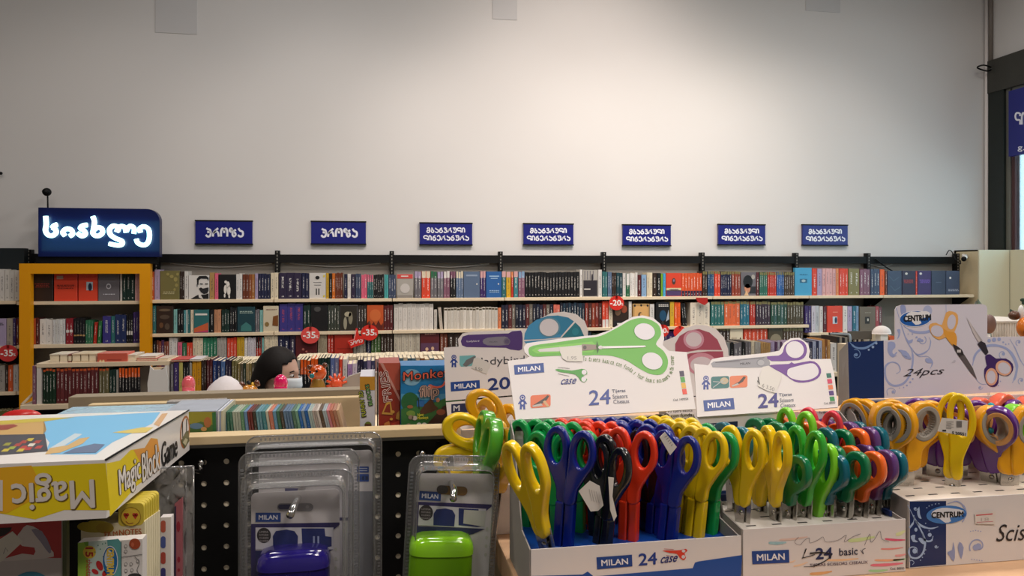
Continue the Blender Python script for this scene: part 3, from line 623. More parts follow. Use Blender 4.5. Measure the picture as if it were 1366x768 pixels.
row1 = [(202, 205.5, 1, 'or', 362), (206, 213, 1, 'lil', 359),
 (213.5, 239.5, 'F', 'ol', 361, dict(say=' with gold ornament', art=[('t', .1, .25, .8, 2, '#b9b48c'), ('e', .6, .8, .1, .06, '#9b9055'), ('e', .8, .7, .1, .08, '#9b9055'), ('e', .85, .5, .08, .06, '#9b9055'), ('e', .4, .88, .08, .05, '#9b9055'), ('e', .75, .35, .06, .05, '#9b9055'), ('e', .9, .88, .07, .05, '#9b9055')])),
 (240, 246, 2, 'dkb', 362), (246, 251, 1, 'w', 362),
 (251.5, 279, 'F', 'w', 367, dict(say=' with bearded man portrait', art=[('p', [(.1, .02), (.3, .12), (.48, .2), (.5, .08), (.7, .02)], '#1a1a1c'), ('p', [(.6, .2), (.72, .02), (.98, .02), (.98, .25), (.8, .2)], '#1a1a1c'),
   ('p', [(.42, .6), (.4, .85), (.52, .97), (.85, .98), (.98, .9), (.98, .75), (.9, .85), (.6, .86), (.5, .8), (.48, .6)], '#1a1a1c'), ('p', [(.5, .45), (.6, .3), (.75, .22), (.9, .25), (.98, .35), (.98, .5), (.85, .48), (.7, .45), (.6, .5)], '#26262a'), ('r', .55, .62, .7, .66, '#1a1a1c', 3), ('r', .8, .62, .95, .66, '#1a1a1c', 3), ('e', .42, .58, .04, .07, '#8a8a8a')])),
 (279.5, 286, 1, 'tan', 364), (286.5, 291, 1, 'pk', 365),
 (291.5, 314.5, 'F', 'bk', 366, dict(say=' with white figures', art=[('e', .42, .7, .08, .06, TW), ('e', .55, .6, .1, .12, TW), ('e', .4, .4, .09, .18, TW), ('e', .6, .35, .1, .2, TW), ('e', .36, .15, .05, .08, TW), ('e', .62, .12, .05, .08, TW)])),
 (315, 323, 2, 'w', 365), (323.5, 332, 2, 'br', 366), (332, 339.5, 2, 'or', 366, dict(cols=('#8a4a26', '#a06a35'))), (340, 344, 1, 'lil', 365), (344.5, 360, 4, 'nav', 365), (361, 371, 2, 'cr', 364),
 (372, 402, 3, 'dp', 364, dict(bands=(2, 2, 1))), (402.5, 412, 2, 'nav', 364),
 (412.5, 434.5, 'F', 'w', 364, dict(say=' with a small dark hat', art=[('e', .5, .82, .13, .07, '#1a1a1c'), ('r', .25, .62, .75, .64, '#555'+'555'), ('r', .3, .52, .7, .54, '#555555'), ('r', .4, .15, .47, .4, '#1a1a1c'), ('r', .55, .15, .62, .4, '#1a1a1c'), ('e', .9, .88, .05, .05, '#d8c42a'), ('e', .9, .1, .05, .05, '#d8c42a')])),
 (435, 438.5, 1, 'ye', 364), (439, 447, 2, 'hot', 364, dict(cols=('#241a16', '#c0661c'))), (447, 457, 4, 'br', 364), (459, 463, 1, 'nav', 365), (463.5, 468, 1, 'w', 365), (468.5, 474, 1, 'dp', 365), (474.5, 481, 2, 'sk', 365),
 (482, 489.5, 2, 'pk', 366), (490, 498, 3, 'te', 366, dict(band='pk', bands=(.7, 1, 1))), (498.5, 512, 5, 'bk', 366), (512.5, 518, 2, 'tq', 366), (518.5, 528, 3, 'sk', 366),
 (529.5, 551, 'F', 'lg', 365, dict(say=' with coral strip', art=[('r', .02, .8, .98, .98, '#cf4a44'), ('r', .25, .88, .7, .92, TW, 2), ('e', .5, .4, .3, .2, '#c9c4c0'), ('r', .02, .02, .98, .12, '#8a8580')])),
 (553, 562, 2, 'gy', 362, dict(band='lil', bands=(.75, 1, 1))), (562.5, 574, 2, 'ro', 362, dict(band='cr', bands=(.75, 1, 1))), (574.5, 583, 2, 'gy', 362, dict(band='gr', bands=(.75, 1, 1))), (583.5, 591.5, 2, 'gy', 362, dict(band='lil', bands=(.75, 1, 1))),
 (592, 600, 2, 'mv', 362, dict(band='w', bands=(.75, 1, 1))), (600.5, 608, 2, 'bk', 362, dict(band='mv', bands=(.75, 1, 1))), (608.5, 618, 3, 'sl', 362, dict(band='cr', bands=(.75, 1, 1))),
 (618.5, 640, 'F', 'sl', 362, dict(say=' with tiny moon', art=[('r', .15, .82, .85, .88, '#8fa0b8'), ('e', .82, .52, .04, .03, TW)])), (640.5, 648, 2, 'pur', 362, dict(band='lp', bands=(.75, 1, 1))),
 (648.5, 669, 'F', 'bl', 362, dict(art=[('r', .2, .8, .85, .84, '#9fc0e0'), ('r', .3, .72, .75, .75, '#9fc0e0'), ('e', .8, .52, .04, .03, TW), ('t', .2, .25, .85, 2, '#9fc0e0')])),
 (669.5, 675, 1, 'te', 362, dict(band='lp', bands=(.78, 1, 1))), (675.5, 681.5, 1, 'ye', 362, dict(band='lp', bands=(.78, 1, 1))), (682, 685, 1, 'rd', 362, dict(band='pch', bands=(.78, 1, 1))), (685.5, 691, 1, 'te', 362, dict(band='lp', bands=(.78, 1, 1), cols=('#3f7f86',))), (691.5, 700, 2, 'mv', 362, dict(band='lb', bands=(.75, 1, 1))),
 (700.5, 773, 18, 'bk', 363, dict(ink='#d8d4cc')), (773.5, 777, 1, 'w', 360),
 (777.5, 797.5, 'F', 'lg', 360, dict(say=' with stripes above dark half', art=[('r', .04, .03, .96, .62, '#2b2830'), ('r', .1, .64, .16, .97, '#77747a'), ('r', .28, .64, .34, .97, '#77747a'), ('r', .46, .64, .52, .97, '#77747a'), ('r', .66, .64, .72, .97, '#77747a'), ('e', .62, .7, .06, .16, '#2b2830'), ('r', .08, .27, .5, .31, TW, 3)])),
 (798, 803, 1, 'w', 360), (803.5, 810.5, 2, 'te', 362), (811, 816, 2, 'sl', 363), (816.5, 822, 2, 'dkb', 364), (822.5, 830.5, 2, 'dt', 364), (831, 835, 1, 'w', 364), (835.5, 840, 1, 'gr', 365, dict(band='w', bands=(.5, 1, 1))), (840.5, 850.5, 3, 'w', 364),
 (851, 855.5, 1, 'mar', 366), (856, 862.5, 1, 'lb', 366), (863, 870.5, 2, 'cr', 364), (871, 876, 1, 'dkb', 364), (876.5, 881.5, 1, 'bk', 364), (882, 884.5, 1, 'gn', 365, dict(cols=('#7fb02a',))), (884.8, 888, 1, 'sb', 365),
 (888.5, 909, 'F', 'ro', 364, dict(say=' with purple foot and crest', art=[('r', .02, .02, .98, .26, '#4c3a66'), ('r', .02, .24, .98, .36, '#d8c9a0'), ('e', .5, .65, .12, .14, '#4a3a32'), ('e', .5, .68, .05, .06, '#8a7a9a', 3), ('r', .2, .28, .8, .31, '#4c3a66', 3)])),
 (909.5, 936.5, 7, 'or', 364, dict(band='dp', bands=(0, .24, 1), cols=('#d8552a',))),
 (937.5, 944, 2, 'dkb', 362, dict(band='ol', bands=(.88, 1, 1))), (944.5, 953, 3, 'bl', 362, dict(band='ol', bands=(.88, 1, 1), cols=('#1f4a72',))), (953.5, 961, 2, 'ro', 362, dict(band='ol', bands=(.9, 1, 1))), (961.5, 976, 5, 'nav', 362, dict(band='ol', bands=(.88, 1, 1))), (976.5, 988, 3, 'mar', 362, dict(band='ol', bands=(.9, 1, 1), cols=('#8a3a2a',))),
 (988.5, 1008.5, 'F', 'gy', 363, dict(say=' with dark-haired portrait', art=[('e', .45, .6, .32, .28, '#141416'), ('e', .42, .32, .2, .2, '#c98a6a'), ('r', .55, .1, .98, .4, '#26262a'), ('p', [(.2, .02), (.35, .25), (.5, .02)], '#d8b48a', 3), ('e', .8, .8, .12, .1, '#a8a49c', 3)])),
 (1009, 1013, 1, 'mar', 363), (1013.5, 1024, 4, 'gr', 363, dict(band='ol', bands=(.88, 1, 1), cols=('#2f6a5a',))), (1024.5, 1036, 5, 'rd', 363, dict(band='ol', bands=(.88, 1, 1))), (1036.5, 1046, 4, 'bl', 363, dict(band='ol', bands=(.88, 1, 1))), (1046.5, 1060, 5, 'ob', 363, dict(band='ol', bands=(.88, 1, 1), cols=('#4a3a2a', '#3a2a22'))),
 (1060.5, 1083, 'F', 'sb', 357, dict(say=' with a small picture', art=[('r', .28, .46, .72, .6, '#2f6a8c'), ('e', .5, .53, .12, .05, '#9fb8c0'), ('t', .25, .74, .75, 1, '#2a6a90')])),
 (1083.5, 1090, 1, 'ro', 358), (1090.5, 1097, 1, 'lil', 358), (1097.5, 1115, 4, 'lp', 358), (1115.5, 1119, 1, 'pch', 358), (1119.5, 1131.5, 3, 'ro', 358), (1132, 1147, 2, 'ol', 358), (1147.5, 1161, 3, 'mv', 359), (1161.5, 1174, 3, 'sk', 359), (1174.5, 1180.5, 1, 'hot', 359), (1181, 1183.5, 1, 'br', 361),
 (1184, 1203, 'F', 'sk', 361, dict(say=' with wavy lines', art=[('p', [(.1, .8), (.4, .6), (.8, .75), (.8, .72), (.4, .56), (.1, .76)], '#4f6478'), ('p', [(.2, .4), (.5, .2), (.9, .35), (.9, .32), (.5, .16), (.2, .36)], '#4f6478')])),
 (1203.5, 1221.5, 'F', 'dp', 361, dict(say=' with red title', art=[('t', .1, .6, .8, 3, '#b84a4a'), ('e', .3, .88, .1, .05, TW)])), (1222, 1224, 1, 'ro', 361),
 (1224.5, 1242, 'F', 'pur', 361, dict(say=' with violet title', art=[('t', .1, .6, .9, 3, '#8a6ad0'), ('e', .2, .88, .1, .05, TW)])), (1242.5, 1261.5, 'F', 'sk', 361, dict(say=', plain', art=[('r', .3, .5, .7, .53, '#5a6a80')])),
 (1262, 1280, 'F', 'sk', 361, dict(say=' with silver title', art=[('t', .1, .2, .95, 2, '#aab0c0'), ('e', .3, .7, .08, .05, TW)]))]
shelf_row(6.68, S1, row1, sign_place('top'), 'books on the top wall shelf')
row2 = [(203.5, 208, 1, 'te', 408), (208.5, 231, 'F', 'dkb', 408, dict(say=' with arched pattern', art=[('e', .5, .85, .35, .05, '#6a5a48'), ('e', .5, .6, .3, .08, '#54463a'), ('e', .3, .3, .12, .1, '#6a4a30'), ('e', .65, .25, .15, .12, '#54463a')])), (231.5, 236, 1, 'aq', 413),
 (237, 244.5, 2, 'bk', 413), (245, 253, 3, 'te', 413, dict(cols=('#4a8a90', '#b8c4c0', '#2f6a6c'))), (254, 258, 1, 'cr', 413),
 (258.5, 278.5, 'F', 'te', 413, dict(say=' with orange triangle', art=[('p', [(.02, .02), (.02, .2), (.98, .45), (.98, .02)], '#c9603a'), ('p', [(.02, .02), (.98, .12), (.98, .02)], '#b03a6a', 3), ('r', .1, .76, .9, .84, TW)])), (280, 285, 1, 'bk', 413), (285.5, 294.5, 2, 'tan', 413, dict(cols=('#c08a68',))), (295.5, 306, 3, 'dg', 413), (306.5, 316, 3, 'bk', 410),
 (316.5, 340, 'F', 'dt', 409, dict(say=' with pale dome', art=[('t', .1, .8, .9, 2, '#a8c0b8'), ('p', [(.2, .05), (.22, .25), (.5, .4), (.8, .25), (.82, .05)], '#3f7a78')])), (340.5, 346, 2, 'gy', 413), (346.5, 350.5, 1, 'aq', 413),
 (351, 371.5, 'F', 'cr', 408, dict(say=' with brown medallion', art=[('e', .25, .3, .14, .09, '#8a7040'), ('p', [(.6, .25), (.65, .6), (.98, .65), (.98, .22)], '#7a4a20'), ('t', .15, .85, .9, 1, '#8a6a60')])),
 (372.5, 404, 3, 'pb', 405, dict(ink='#b04a5a')), (404.5, 414, 2, 'dg', 407),
 (414.5, 437, 'F', 'bk', 407, dict(say=', nearly plain', art=[('e', .4, .85, .2, .1, '#4a4a4a')])), (437.5, 453, 4, 'ob', 407, dict(cols=('#3a4038',))),
 (453.5, 477, 'F', 'gy', 407, dict(say=' with pale embracing figures', art=[('r', .02, .02, .98, .98, '#2a2620'), ('e', .45, .65, .2, .1, '#b0a890'), ('e', .6, .5, .12, .25, '#8a8470'), ('e', .3, .3, .1, .25, '#9a9480')])), (477.5, 489, 3, 'dkb', 407, dict(cols=('#332e2c',))),
 (489.5, 511.5, 'F', 'or', 407, dict(say=' with burning forest', art=[('e', .5, .6, .35, .25, '#d06a35'), ('p', [(.02, .02), (.02, .3), (.15, .4), (.25, .2), (.4, .35), (.55, .2), (.7, .4), (.85, .2), (.98, .3), (.98, .02)], '#5a2018', 3)])), (512, 524, 3, 'mar', 407),
 (525.5, 578, 9, 'w', 405, dict(band='lg', bands=(.86, .97, .5), cols=('#d4cfc8',))), (579, 583, 1, 'w', 413, dict(cols=('#cfc9bf',))), (587, 591, 1, 'lg', 410, dict(lean=-.09, cols=('#c4b8aa',))), (592.5, 664, 17, 'cr', 410, dict(cols=('#d4cec4', '#cbc4b8'), band='ob', bands=(.88, .96, .4))), (664.5, 668.5, 1, 'or', 410, dict(cols=('#d07a50',))),
 (669, 738, 15, 'nav', 406, dict(cols=('#1c2236', '#242034', '#5a2a2a', '#6a6258', '#1c2030'))), (738.5, 747, 2, 'sal', 406), (747.5, 780, 9, 'dt', 404, dict(cols=('#1c2434', '#20384a'))), (780.5, 803, 5, 'mar', 404, dict(cols=('#7a2e26', '#4a2420', '#8a3a26'))), (803.5, 812, 2, 'ro', 402, dict(band='w', bands=(0, .3, 1))),
 (812.5, 817.5, 1, 'cr', 402), (818, 838.5, 'F', 'dkb', 402, dict(say=' behind a red discount tag', art=[('e', .3, .6, .2, .15, '#8a6a50'), ('e', .7, .7, .2, .15, '#9a4a30'), ('r', .02, .02, .98, .25, '#1c1c20'), ('r', .25, .1, .75, .16, TW, 3)])), (839, 843, 1, 'w', 402),
 (844, 866.5, 'F', 'tan', 405, dict(say=' with curled ornament', thick=.04, art=[('r', .1, .1, .9, .9, '#d8a868'), ('e', .45, .5, .14, .14, '#5a4a38'), ('e', .5, .52, .08, .08, '#d8a868', 3), ('e', .12, .92, .06, .05, TK), ('e', .88, .92, .06, .05, TK), ('e', .5, .93, .06, .05, TK)])), (867, 873, 1, 'w', 405),
 (875, 893.5, 'F', 'bk', 403, dict(say=' with blue moon', art=[('e', .5, .45, .25, .22, '#1a4a6a'), ('t', .15, .88, .9, 2, TW), ('p', [(.7, .2), (.9, .7), (.95, .3)], '#a8b0b8', 3)])), (894, 899.5, 1, 'ye', 403), (900, 908, 2, 'or', 403, dict(cols=('#e05a20',))), (911, 917, 2, 'bk', 404, dict(lean=-.1)),
 (921, 947, 3, 'w', 403, dict(cols=('#ddd3c2',))),
 (948.5, 966, 4, 'te', 402, dict(band='ol', bands=(.88, 1, 1), cols=('#2f6a68',))), (966.5, 987, 4, 'pch', 402, dict(band='ol', bands=(.9, 1, 1), cols=('#d8693f',))), (987.5, 1000, 3, 'sl', 402, dict(band='ol', bands=(.88, 1, 1), cols=('#2a6a80',))), (1000.5, 1008, 2, 'rd', 402, dict(band='ol', bands=(.88, 1, 1))),
 (1008.5, 1028, 5, 'dp', 402, dict(band='ol', bands=(.88, 1, 1), cols=('#3a2c3a',))), (1028.5, 1050, 5, 'dg', 403, dict(band='ol', bands=(.9, 1, 1), cols=('#26483a', '#3a5a58'))), (1050.5, 1072, 6, 'ob', 403, dict(band='ol', bands=(.88, 1, 1)))]
shelf_row(6.68, S2, row2, sign_place('second'), 'books on the second wall shelf')
row2b = [(1074, 1082.5, 2, 'pur', 408), (1083, 1093, 2, 'lil', 408, dict(cols=('#c9c4d0', '#b8bcc0'))), (1093.5, 1098, 1, 'w', 408), (1098.5, 1103, 1, 'mar', 408),
 (1103.5, 1124, 'F', 'ro', 408, dict(say=' with white portrait stamp', art=[('r', .35, .32, .65, .6, '#c8d4dc'), ('e', .55, .46, .08, .12, '#1f3a5a', 3), ('t', .35, .75, .7, 1, '#e89a80')])), (1124.5, 1130.5, 1, 'w', 408), (1131, 1137, 1, 'lil', 408), (1137.5, 1142, 1, 'te', 408, dict(cols=('#2a6a80',))), (1142.5, 1146, 1, 'lb', 408),
 (1147, 1168, 'F', 'tau', 409, dict(say=' with small dark photo', art=[('r', .32, .32, .62, .6, '#2a2622'), ('e', .5, .48, .05, .06, '#c9c4b8', 3), ('t', .3, .75, .7, 1, '#9a9080')])), (1168.5, 1177, 2, 'mv', 409, dict(cols=('#a04a50', '#6a3a40')))]
shelf_row(6.68, .990, row2b, 'on stepped shelf below seventh sign', 'books on the stepped shelf')
row3 = [(203.5, 208, 1, 'bk', 455), (208.5, 225, 5, 'mar', 453, dict(cols=('#6a3a2a', '#8a4a3a', '#4a2a50'), var=.02)), (225.5, 236, 2, 'w', 450), (237, 242.5, 1, 'pk', 457), (243, 248.5, 1, 'gr', 457), (249, 256.5, 2, 'ro', 457), (257, 270.5, 3, 'cr', 451), (271, 289, 4, 'gr', 450, dict(cols=('#2f7a5c',))), (289.5, 302, 3, 'lg', 450),
 (303, 315.5, 3, 'ro', 450), (316, 325.5, 2, 'ye', 450), (326, 330, 1, 'w', 450), (330.5, 341, 3, 'lil', 450, dict(cols=('#c8c4cc',))), (341.5, 348.5, 2, 'rd', 450, dict(band='bk', bands=(.6, 1, 1))), (349, 352, 1, 'aq', 450), (352.5, 370.5, 4, 'cr', 446),
 (371, 386, 2, 'nav', 446), (386.5, 394, 1, 'dp', 446), (394.5, 423, 'F', 'mar', 446, dict(say=' with faint red flowers', thick=.05, art=[('e', .35, .5, .06, .04, '#b06a60'), ('e', .5, .42, .05, .03, '#b06a60'), ('e', .3, .25, .06, .03, '#a05a58'), ('e', .45, .2, .04, .03, '#b06a60')])), (424, 436, 3, 'ob', 446, dict(cols=('#9a8f78',))),
 (437, 445, 2, 'rd', 446), (446, 470.5, 'F', 'rd', 446, dict(say=', plain', art=[('r', .15, .5, .85, .52, '#8a2418')])), (471.5, 488, 4, 'gy', 446, dict(cols=('#a8a498', '#7a7468'))), (489, 494.5, 1, 'nav', 444), (495, 507.5, 3, 'gn', 444), (508, 524, 4, 'dkb', 444),
 (525.5, 560, 7, 'cr', 443, dict(cols=('#bdb5a4',))), (560.5, 586, 'F', 'mar', 441, dict(say=' with three small people', thick=.05, art=[('r', .03, .02, .97, .6, '#5a3a55'), ('t', .2, .88, .8, 1, '#e0b0a0'), ('e', .35, .4, .08, .06, '#d8b090', 3), ('e', .65, .42, .08, .06, '#d8b090', 3), ('e', .35, .2, .1, .14, '#c04a40'), ('e', .65, .22, .1, .14, '#d0c8c0')])), (587, 597, 2, 'br', 442),
 (598, 620, 3, 'dkb', 442), (621, 660, 6, 'w', 444), (669, 700, 5, 'sl', 444), (700.5, 735, 5, 'rd', 442), (736, 789, 8, 'tan', 443, dict(cols=('#a8885c', '#3a4a5c', '#8a3a34'))), (790, 812, 3, 'dg', 444, dict(cols=('#1d3a24',))), (812.5, 835, 4, 'bk', 444), (836, 870, 6, 'gr', 442), (871, 905, 5, 'pur', 442), (906, 926, 3, 'cr', 440), (935, 954, 3, 'bl', 440),
 (955, 973.5, 4, 'dkb', 437, dict(band='ol', bands=(.9, 1, 1))), (974, 991, 'F', 'cr', 437, dict(say=' with small dark figure', art=[('e', .8, .45, .08, .2, '#3a2a20'), ('t', .1, .6, .5, 2, '#8a7a60')])), (992.5, 1024, 6, 'hot', 436, dict(cols=('#c9482a',), band='ol', bands=(.92, 1, 1))),
 (1025, 1044.5, 'F', 'ob', 436, dict(say=' with mottled landscape', art=[('e', .5, .5, .4, .25, '#8a8068'), ('e', .5, .3, .3, .15, '#3a3226')])), (1045, 1072, 7, 'dkb', 437, dict(band='ol', bands=(.88, 1, 1), cols=('#4a3826',)))]
shelf_row(6.68, S3, row3, sign_place('third'), 'books on the third wall shelf')
YF = 'in yellow frame'
rowA = [(42, 70.5, 'F', 'dkb', 364, dict(say=' with red title', art=[('t', .15, .6, .85, 3, '#9a3a34')])), (72, 103, 'F', 'ro', 364, dict(say=' with grey label', art=[('r', .12, .78, .4, .9, '#b8a090'), ('t', .1, .55, .9, 3, '#8a2a1c')])),
 (104.5, 130, 'F', 'ro', 364, dict(say=' with blue stamp', art=[('r', .42, .38, .76, .68, '#b8c8d4'), ('e', .62, .5, .1, .14, '#1f3048', 3)])), (131, 159, 'F', 'gy', 364, dict(say=' with white emblem', art=[('e', .5, .52, .12, .1, '#c8c8d0'), ('e', .5, .52, .08, .06, '#6d6a70', 3), ('t', .2, .22, .85, 1, '#c8c8d0')])),
 (160, 162.5, 1, 'w', 364), (163, 179.5, 3, 'dg', 364), (180, 187.5, 2, 'lp', 364)]
def yz(z): return lambda px: z
shelf_row(6.68, 1.346, rowA, 'on the top shelf ' + YF, 'books inside the yellow frame')
rowB = [(41, 47, 1, 'or', 425), (47.5, 51.5, 1, 'mar', 425), (52.5, 69.5, 2, 'w', 426), (70, 86.5, 5, 'lg', 426, dict(cols=('#c9c9c9', '#d5d5d2'))), (87.5, 97, 2, 'rd', 425, dict(band='w', bands=(.45, .55, 1), cols=('#8a1f2a',))), (98, 113.5, 4, 'bk', 424, dict(band='tan', bands=(.3, .36, .3))), (114, 123.5, 3, 'gr', 427), (124, 128, 1, 'rd', 430, dict(lean=.06)), (129.5, 134, 1, 'gn', 428, dict(cols=('#2a6a3a',), lean=.06)),
 (136.5, 147.5, 1, 'pb', 421), (148, 153, 1, 'te', 421), (153.5, 168, 2, 'nav', 420, dict(cols=('#22305c',))), (168.5, 177, 3, 'bk', 419, dict(band='w', bands=(.28, .42, 1))), (177.5, 187.5, 3, 'pur', 416)]
shelf_row(6.68, .994, rowB, 'on the second shelf ' + YF, 'books inside the yellow frame')
rowC = [(42, 90, 6, 'mv', 487, dict(cols=('#6a4a58', '#3a2a38', '#7a6a5a')))]
shelf_row(6.68, .621, [(44, 50, 1, 'mv', 487)], 'on the third shelf ' + YF, 'books inside the yellow frame')
LF = 'at far left'
shelf_row(6.68, 1.353, [(-14, 5.5, 3, 'w', 359), (6, 25, 3, 'cr', 360, dict(cols=('#cfccc6',)))], 'on the top shelf ' + LF, 'books on the far left shelves')
shelf_row(6.68, .986, [(-12, 8, 'F', 'lil', 425, dict(say=' with flowers')), (8.5, 16.5, 1, 'ol', 425, dict(cols=('#a49a8a',))), (17, 20.5, 1, 'pur', 425), (21, 25, 1, 'mar', 425)], 'on the second shelf ' + LF, 'books on the far left shelves')
shelf_row(6.68, .619, [(-12, 6, 2, 'lg', 487), (7, 10, 1, 'dkb', 487), (10.5, 16.5, 1, 'or', 487), (17.5, 24, 1, 'lg', 487, dict(cols=('#c8c8c8',)))], 'on the third shelf ' + LF, 'books on the far left shelves')
shelf_row(6.68, .251, [(-12, 15, 6, 'ol', 548, dict(cols=('#6a6430',))), (15.5, 24, 2, 'mar', 546)], 'on the lowest shelf ' + LF, 'books on the far left shelves')

# discount tags hanging from shelf edges
def disc(px, py, r, txt, label, lam='#d8342c', D=6.645):
    c = at(px, py, D); R = r / 1000 * ((Vector(c) - CAM).dot(_F))
    q = MB(); q.slab([(c.x + R * math.cos(a), CY + D, c.z + R * .93 * math.sin(a)) for a in [2 * PI * i / 28 for i in range(28)]], (0, -1, 0), .003, mat('tag_' + lam[1:], lam, .25)); o = q.build('discount_tag'); tag(o, label, 'tag', 'round red discount tags')
    pr = Print(Plane((0, CY + D - .0008, 1), (1, CY + D - .0008, 1), (0, CY + D - .0008, 2)), eps=.0006)
    if txt: pr.text(txt, (px - r * .8, py + r * .32), (px + r * .55, py + r * .32), (px - r * .8, py - r * .38), '#f4ece8', 1, .04); pr.text('%', (px + r * .6, py + r * .32), (px + r * .85, py + r * .32), (px + r * .6, py), '#f4ece8', 1, .02); pr.build('lettering', o)
    q = MB(); q.box((c.x - .01, CY + D, c.z + R * .5), (c.x + .01, CY + D + .012, c.z + R * .93 + .03), M_clear); q.build('clip', o)
disc(414, 447, 12.2, '-35', 'round pinkish-red -35% tag left of the thumb-shaped tag', '#e0524e')
disc(493, 443.5, 11.3, '-35', 'round red -35% tag touching the thumb-shaped tag')
disc(822.5, 404, 10.4, '-20', 'round red -20% tag on the top shelf edge')
disc(884, 441, 9, '-20', 'round red tag half hidden by the green scissors header', D=6.62)
disc(907, 443, 9, None, 'small red tag peeking over the pink scissors cut-out', D=6.63)
disc(10.5, 471, 12, '-35', 'round red -35% tag at the far left edge beside the yellow frame', '#c93a3a')
D = 6.63; pln = Plane((0, CY + D, 1), (1, CY + D, 1), (0, CY + D, 2))
c5 = lambda x, y: (400 + x / 10.975, 430 + y / 10.975)
hand = [(700, 265), (785, 240), (810, 150), (818, 85), (845, 82), (868, 190), (905, 200), (930, 215), (942, 290), (935, 310), (750, 375), (700, 285)]
q = MB(); q.slab([pln.hit(*c5(*p)) for p in hand], (0, -1, 0), .003, mat('tag_d8342c', '#d8342c', .25)); o = q.build('thumb_tag'); tag(o, 'red thumbs-up shaped tag hanging between the two round -35% tags', 'tag')
pr = Print(pln, eps=.0015); pr.strokes(geo('აოოა'), c5(740, 335), 16, 4.4, .9, '#f0d8d4', 1, skew=-.3); pr.line([c5(715, 275), c5(795, 250), c5(825, 110)], .7, '#f0c8c4', 1, 0); pr.build('lettering', o)
# folded red tag under the shelf
A, B = at(928, 397, 6.64), at(944, 404, 6.64)
q = MB(); q.slab([(A.x, A.y, A.z), (B.x, A.y, A.z - .0), (B.x, A.y, B.z), (B.x - .03, A.y, B.z - .02), (A.x + .02, A.y, B.z + .01)], (0, -1, 0), .003, mat('tag_b02824', '#b02824', .3)); tag(q.build('discount_tag'), 'small dark red folded tag under the top shelf beside the fifth upright', 'tag', 'round red discount tags')

# ================================================================== middle book island (aisle between the wall and the front gondola)
def hid(px, py, D): return at(px, py, D)
DI = 4.45
zi = at(120, 537, DI).z; zi2 = at(120, 489, DI).z
t = thing('book_island', (1.0, CY + DI + .2, 0), 'low cream book island standing between the front gondola and the wall bookcases', 'bookcase')
xa = at(29, 540, DI).x; xe = at(672, 540, DI).x
q = MB(); q.box((xa, CY + DI - .02, zi - .028), (xe, CY + DI + .62, zi), M_shelf, .003); q.build('shelf_board', t)
q = MB(); q.box((xa + .05, CY + DI + .02, .02), (xe - .05, CY + DI + .58, zi - .03), M_dark); q.build('base', t)
x1 = at(49, 500, DI).x; x2 = at(226, 500, DI).x
q = MB(); q.box((x1 - .0, CY + DI - .005, zi2 - .0), (x2, CY + DI + .26, zi2 + .024), M_shelf, .002); q.build('upper_board', t)
for xx in (x1 + .001, x2 - .024):
    q = MB(); q.box((xx, CY + DI - .003, zi), (xx + .022, CY + DI + .2, zi2), mat('white_panel', '#d5cfc8', .5)); q.build('side_panel', t)
q = MB(); a = at(29, 541, DI); q.tube([(xa + .0, CY + DI, zi), (xa + .07, CY + DI + .1, zi + .1)], .008, M_shelf, 6); q.build('end_strut', t)
def isl(runs, D=DI, z=zi, place='on the book island', grp='books standing on the middle island', depth=.19): shelf_row(D, z + .0005, runs, place, grp, depth=depth, nm='island_book')
IL = 'on island, left of white cat'
isl([(43, 48, 1, 'mv', 487)], place=IL)
isl([(56.5, 74, 4, 'dg', 492, dict(band='or', bands=(.93, 1, 1), cols=('#143020',))), (74.5, 131, 11, 'mar', 491, dict(band='or', bands=(.93, 1, 1), cols=('#5a2226', '#642a2c'))), (131.5, 145, 3, 'ol', 492, dict(band='or', bands=(.93, 1, 1), cols=('#6a6444',))), (145.5, 154, 2, 'dg', 493),
     (154.5, 157.5, 1, 'lg', 493), (158, 187, 7, 'bk', 491, dict(band='hot', bands=(.72, 1, 1)))], place=IL)
IR = 'on island, right of white cat'
isl([(214, 219.5, 1, 'pur', 492, dict(cols=('#6a3a6a',))), (227.5, 231, 1, 'gy', 486), (231.5, 238, 1, 'pur', 484), (238.5, 243.5, 1, 'ye', 483, dict(cols=('#c8c06a',))), (244, 252, 2, 'bk', 483), (252.5, 255.5, 1, 'lg', 484), (256, 268, 2, 'ye', 481, dict(cols=('#d89a1a',)))], place=IR)
isl([(268.5, 275, 2, 'dkb', 480), (275.5, 283, 2, 'mar', 480), (283.5, 300, 3, 'nav', 481, dict(cols=('#24407c', '#1e2a5a', '#4a6a9c'))), (300.5, 308, 2, 'dp', 480), (309, 316, 2, 'ol', 482), (316.5, 343, 7, 'ob', 484, dict(cols=('#8a7a4a', '#5a5240', '#2a3a2c', '#a8946a'))), (343.5, 356, 2, 'dkb', 482)], place='on island, behind the person')
isl([(396, 400, 1, 'lg', 480), (400.5, 414, 3, 'bk', 480, dict(band='hot', bands=(.6, 1, 1))), (414.5, 424, 2, 'hot', 479), (424.5, 440, 4, 'dg', 477), (440.5, 452, 2, 'lb', 478, dict(cols=('#5a6a9c', '#7a7a9c'))), (452.5, 456.5, 1, 'ro', 479), (457, 463, 1, 'w', 480), (463.5, 476.5, 2, 'lil', 485, dict(cols=('#b08ac0', '#e0d0e0'))), (477, 484, 2, 'dp', 479), (484.5, 500, 3, 'nav', 481, dict(cols=('#3a3a5c', '#8a7aa0')))], place='on island, behind the toys')
isl([(500.5, 532, 5, 'lp', 478, dict(cols=('#b08a88', '#d8cfc4'))), (532.5, 560, 5, 'te', 477, dict(cols=('#4a6a78', '#c8b49a', '#3a5a6a'))), (560.5, 598, 6, 'br', 478, dict(cols=('#8a5a3a', '#c0a888', '#5a7a88')))], place='on island, behind the boxed games')
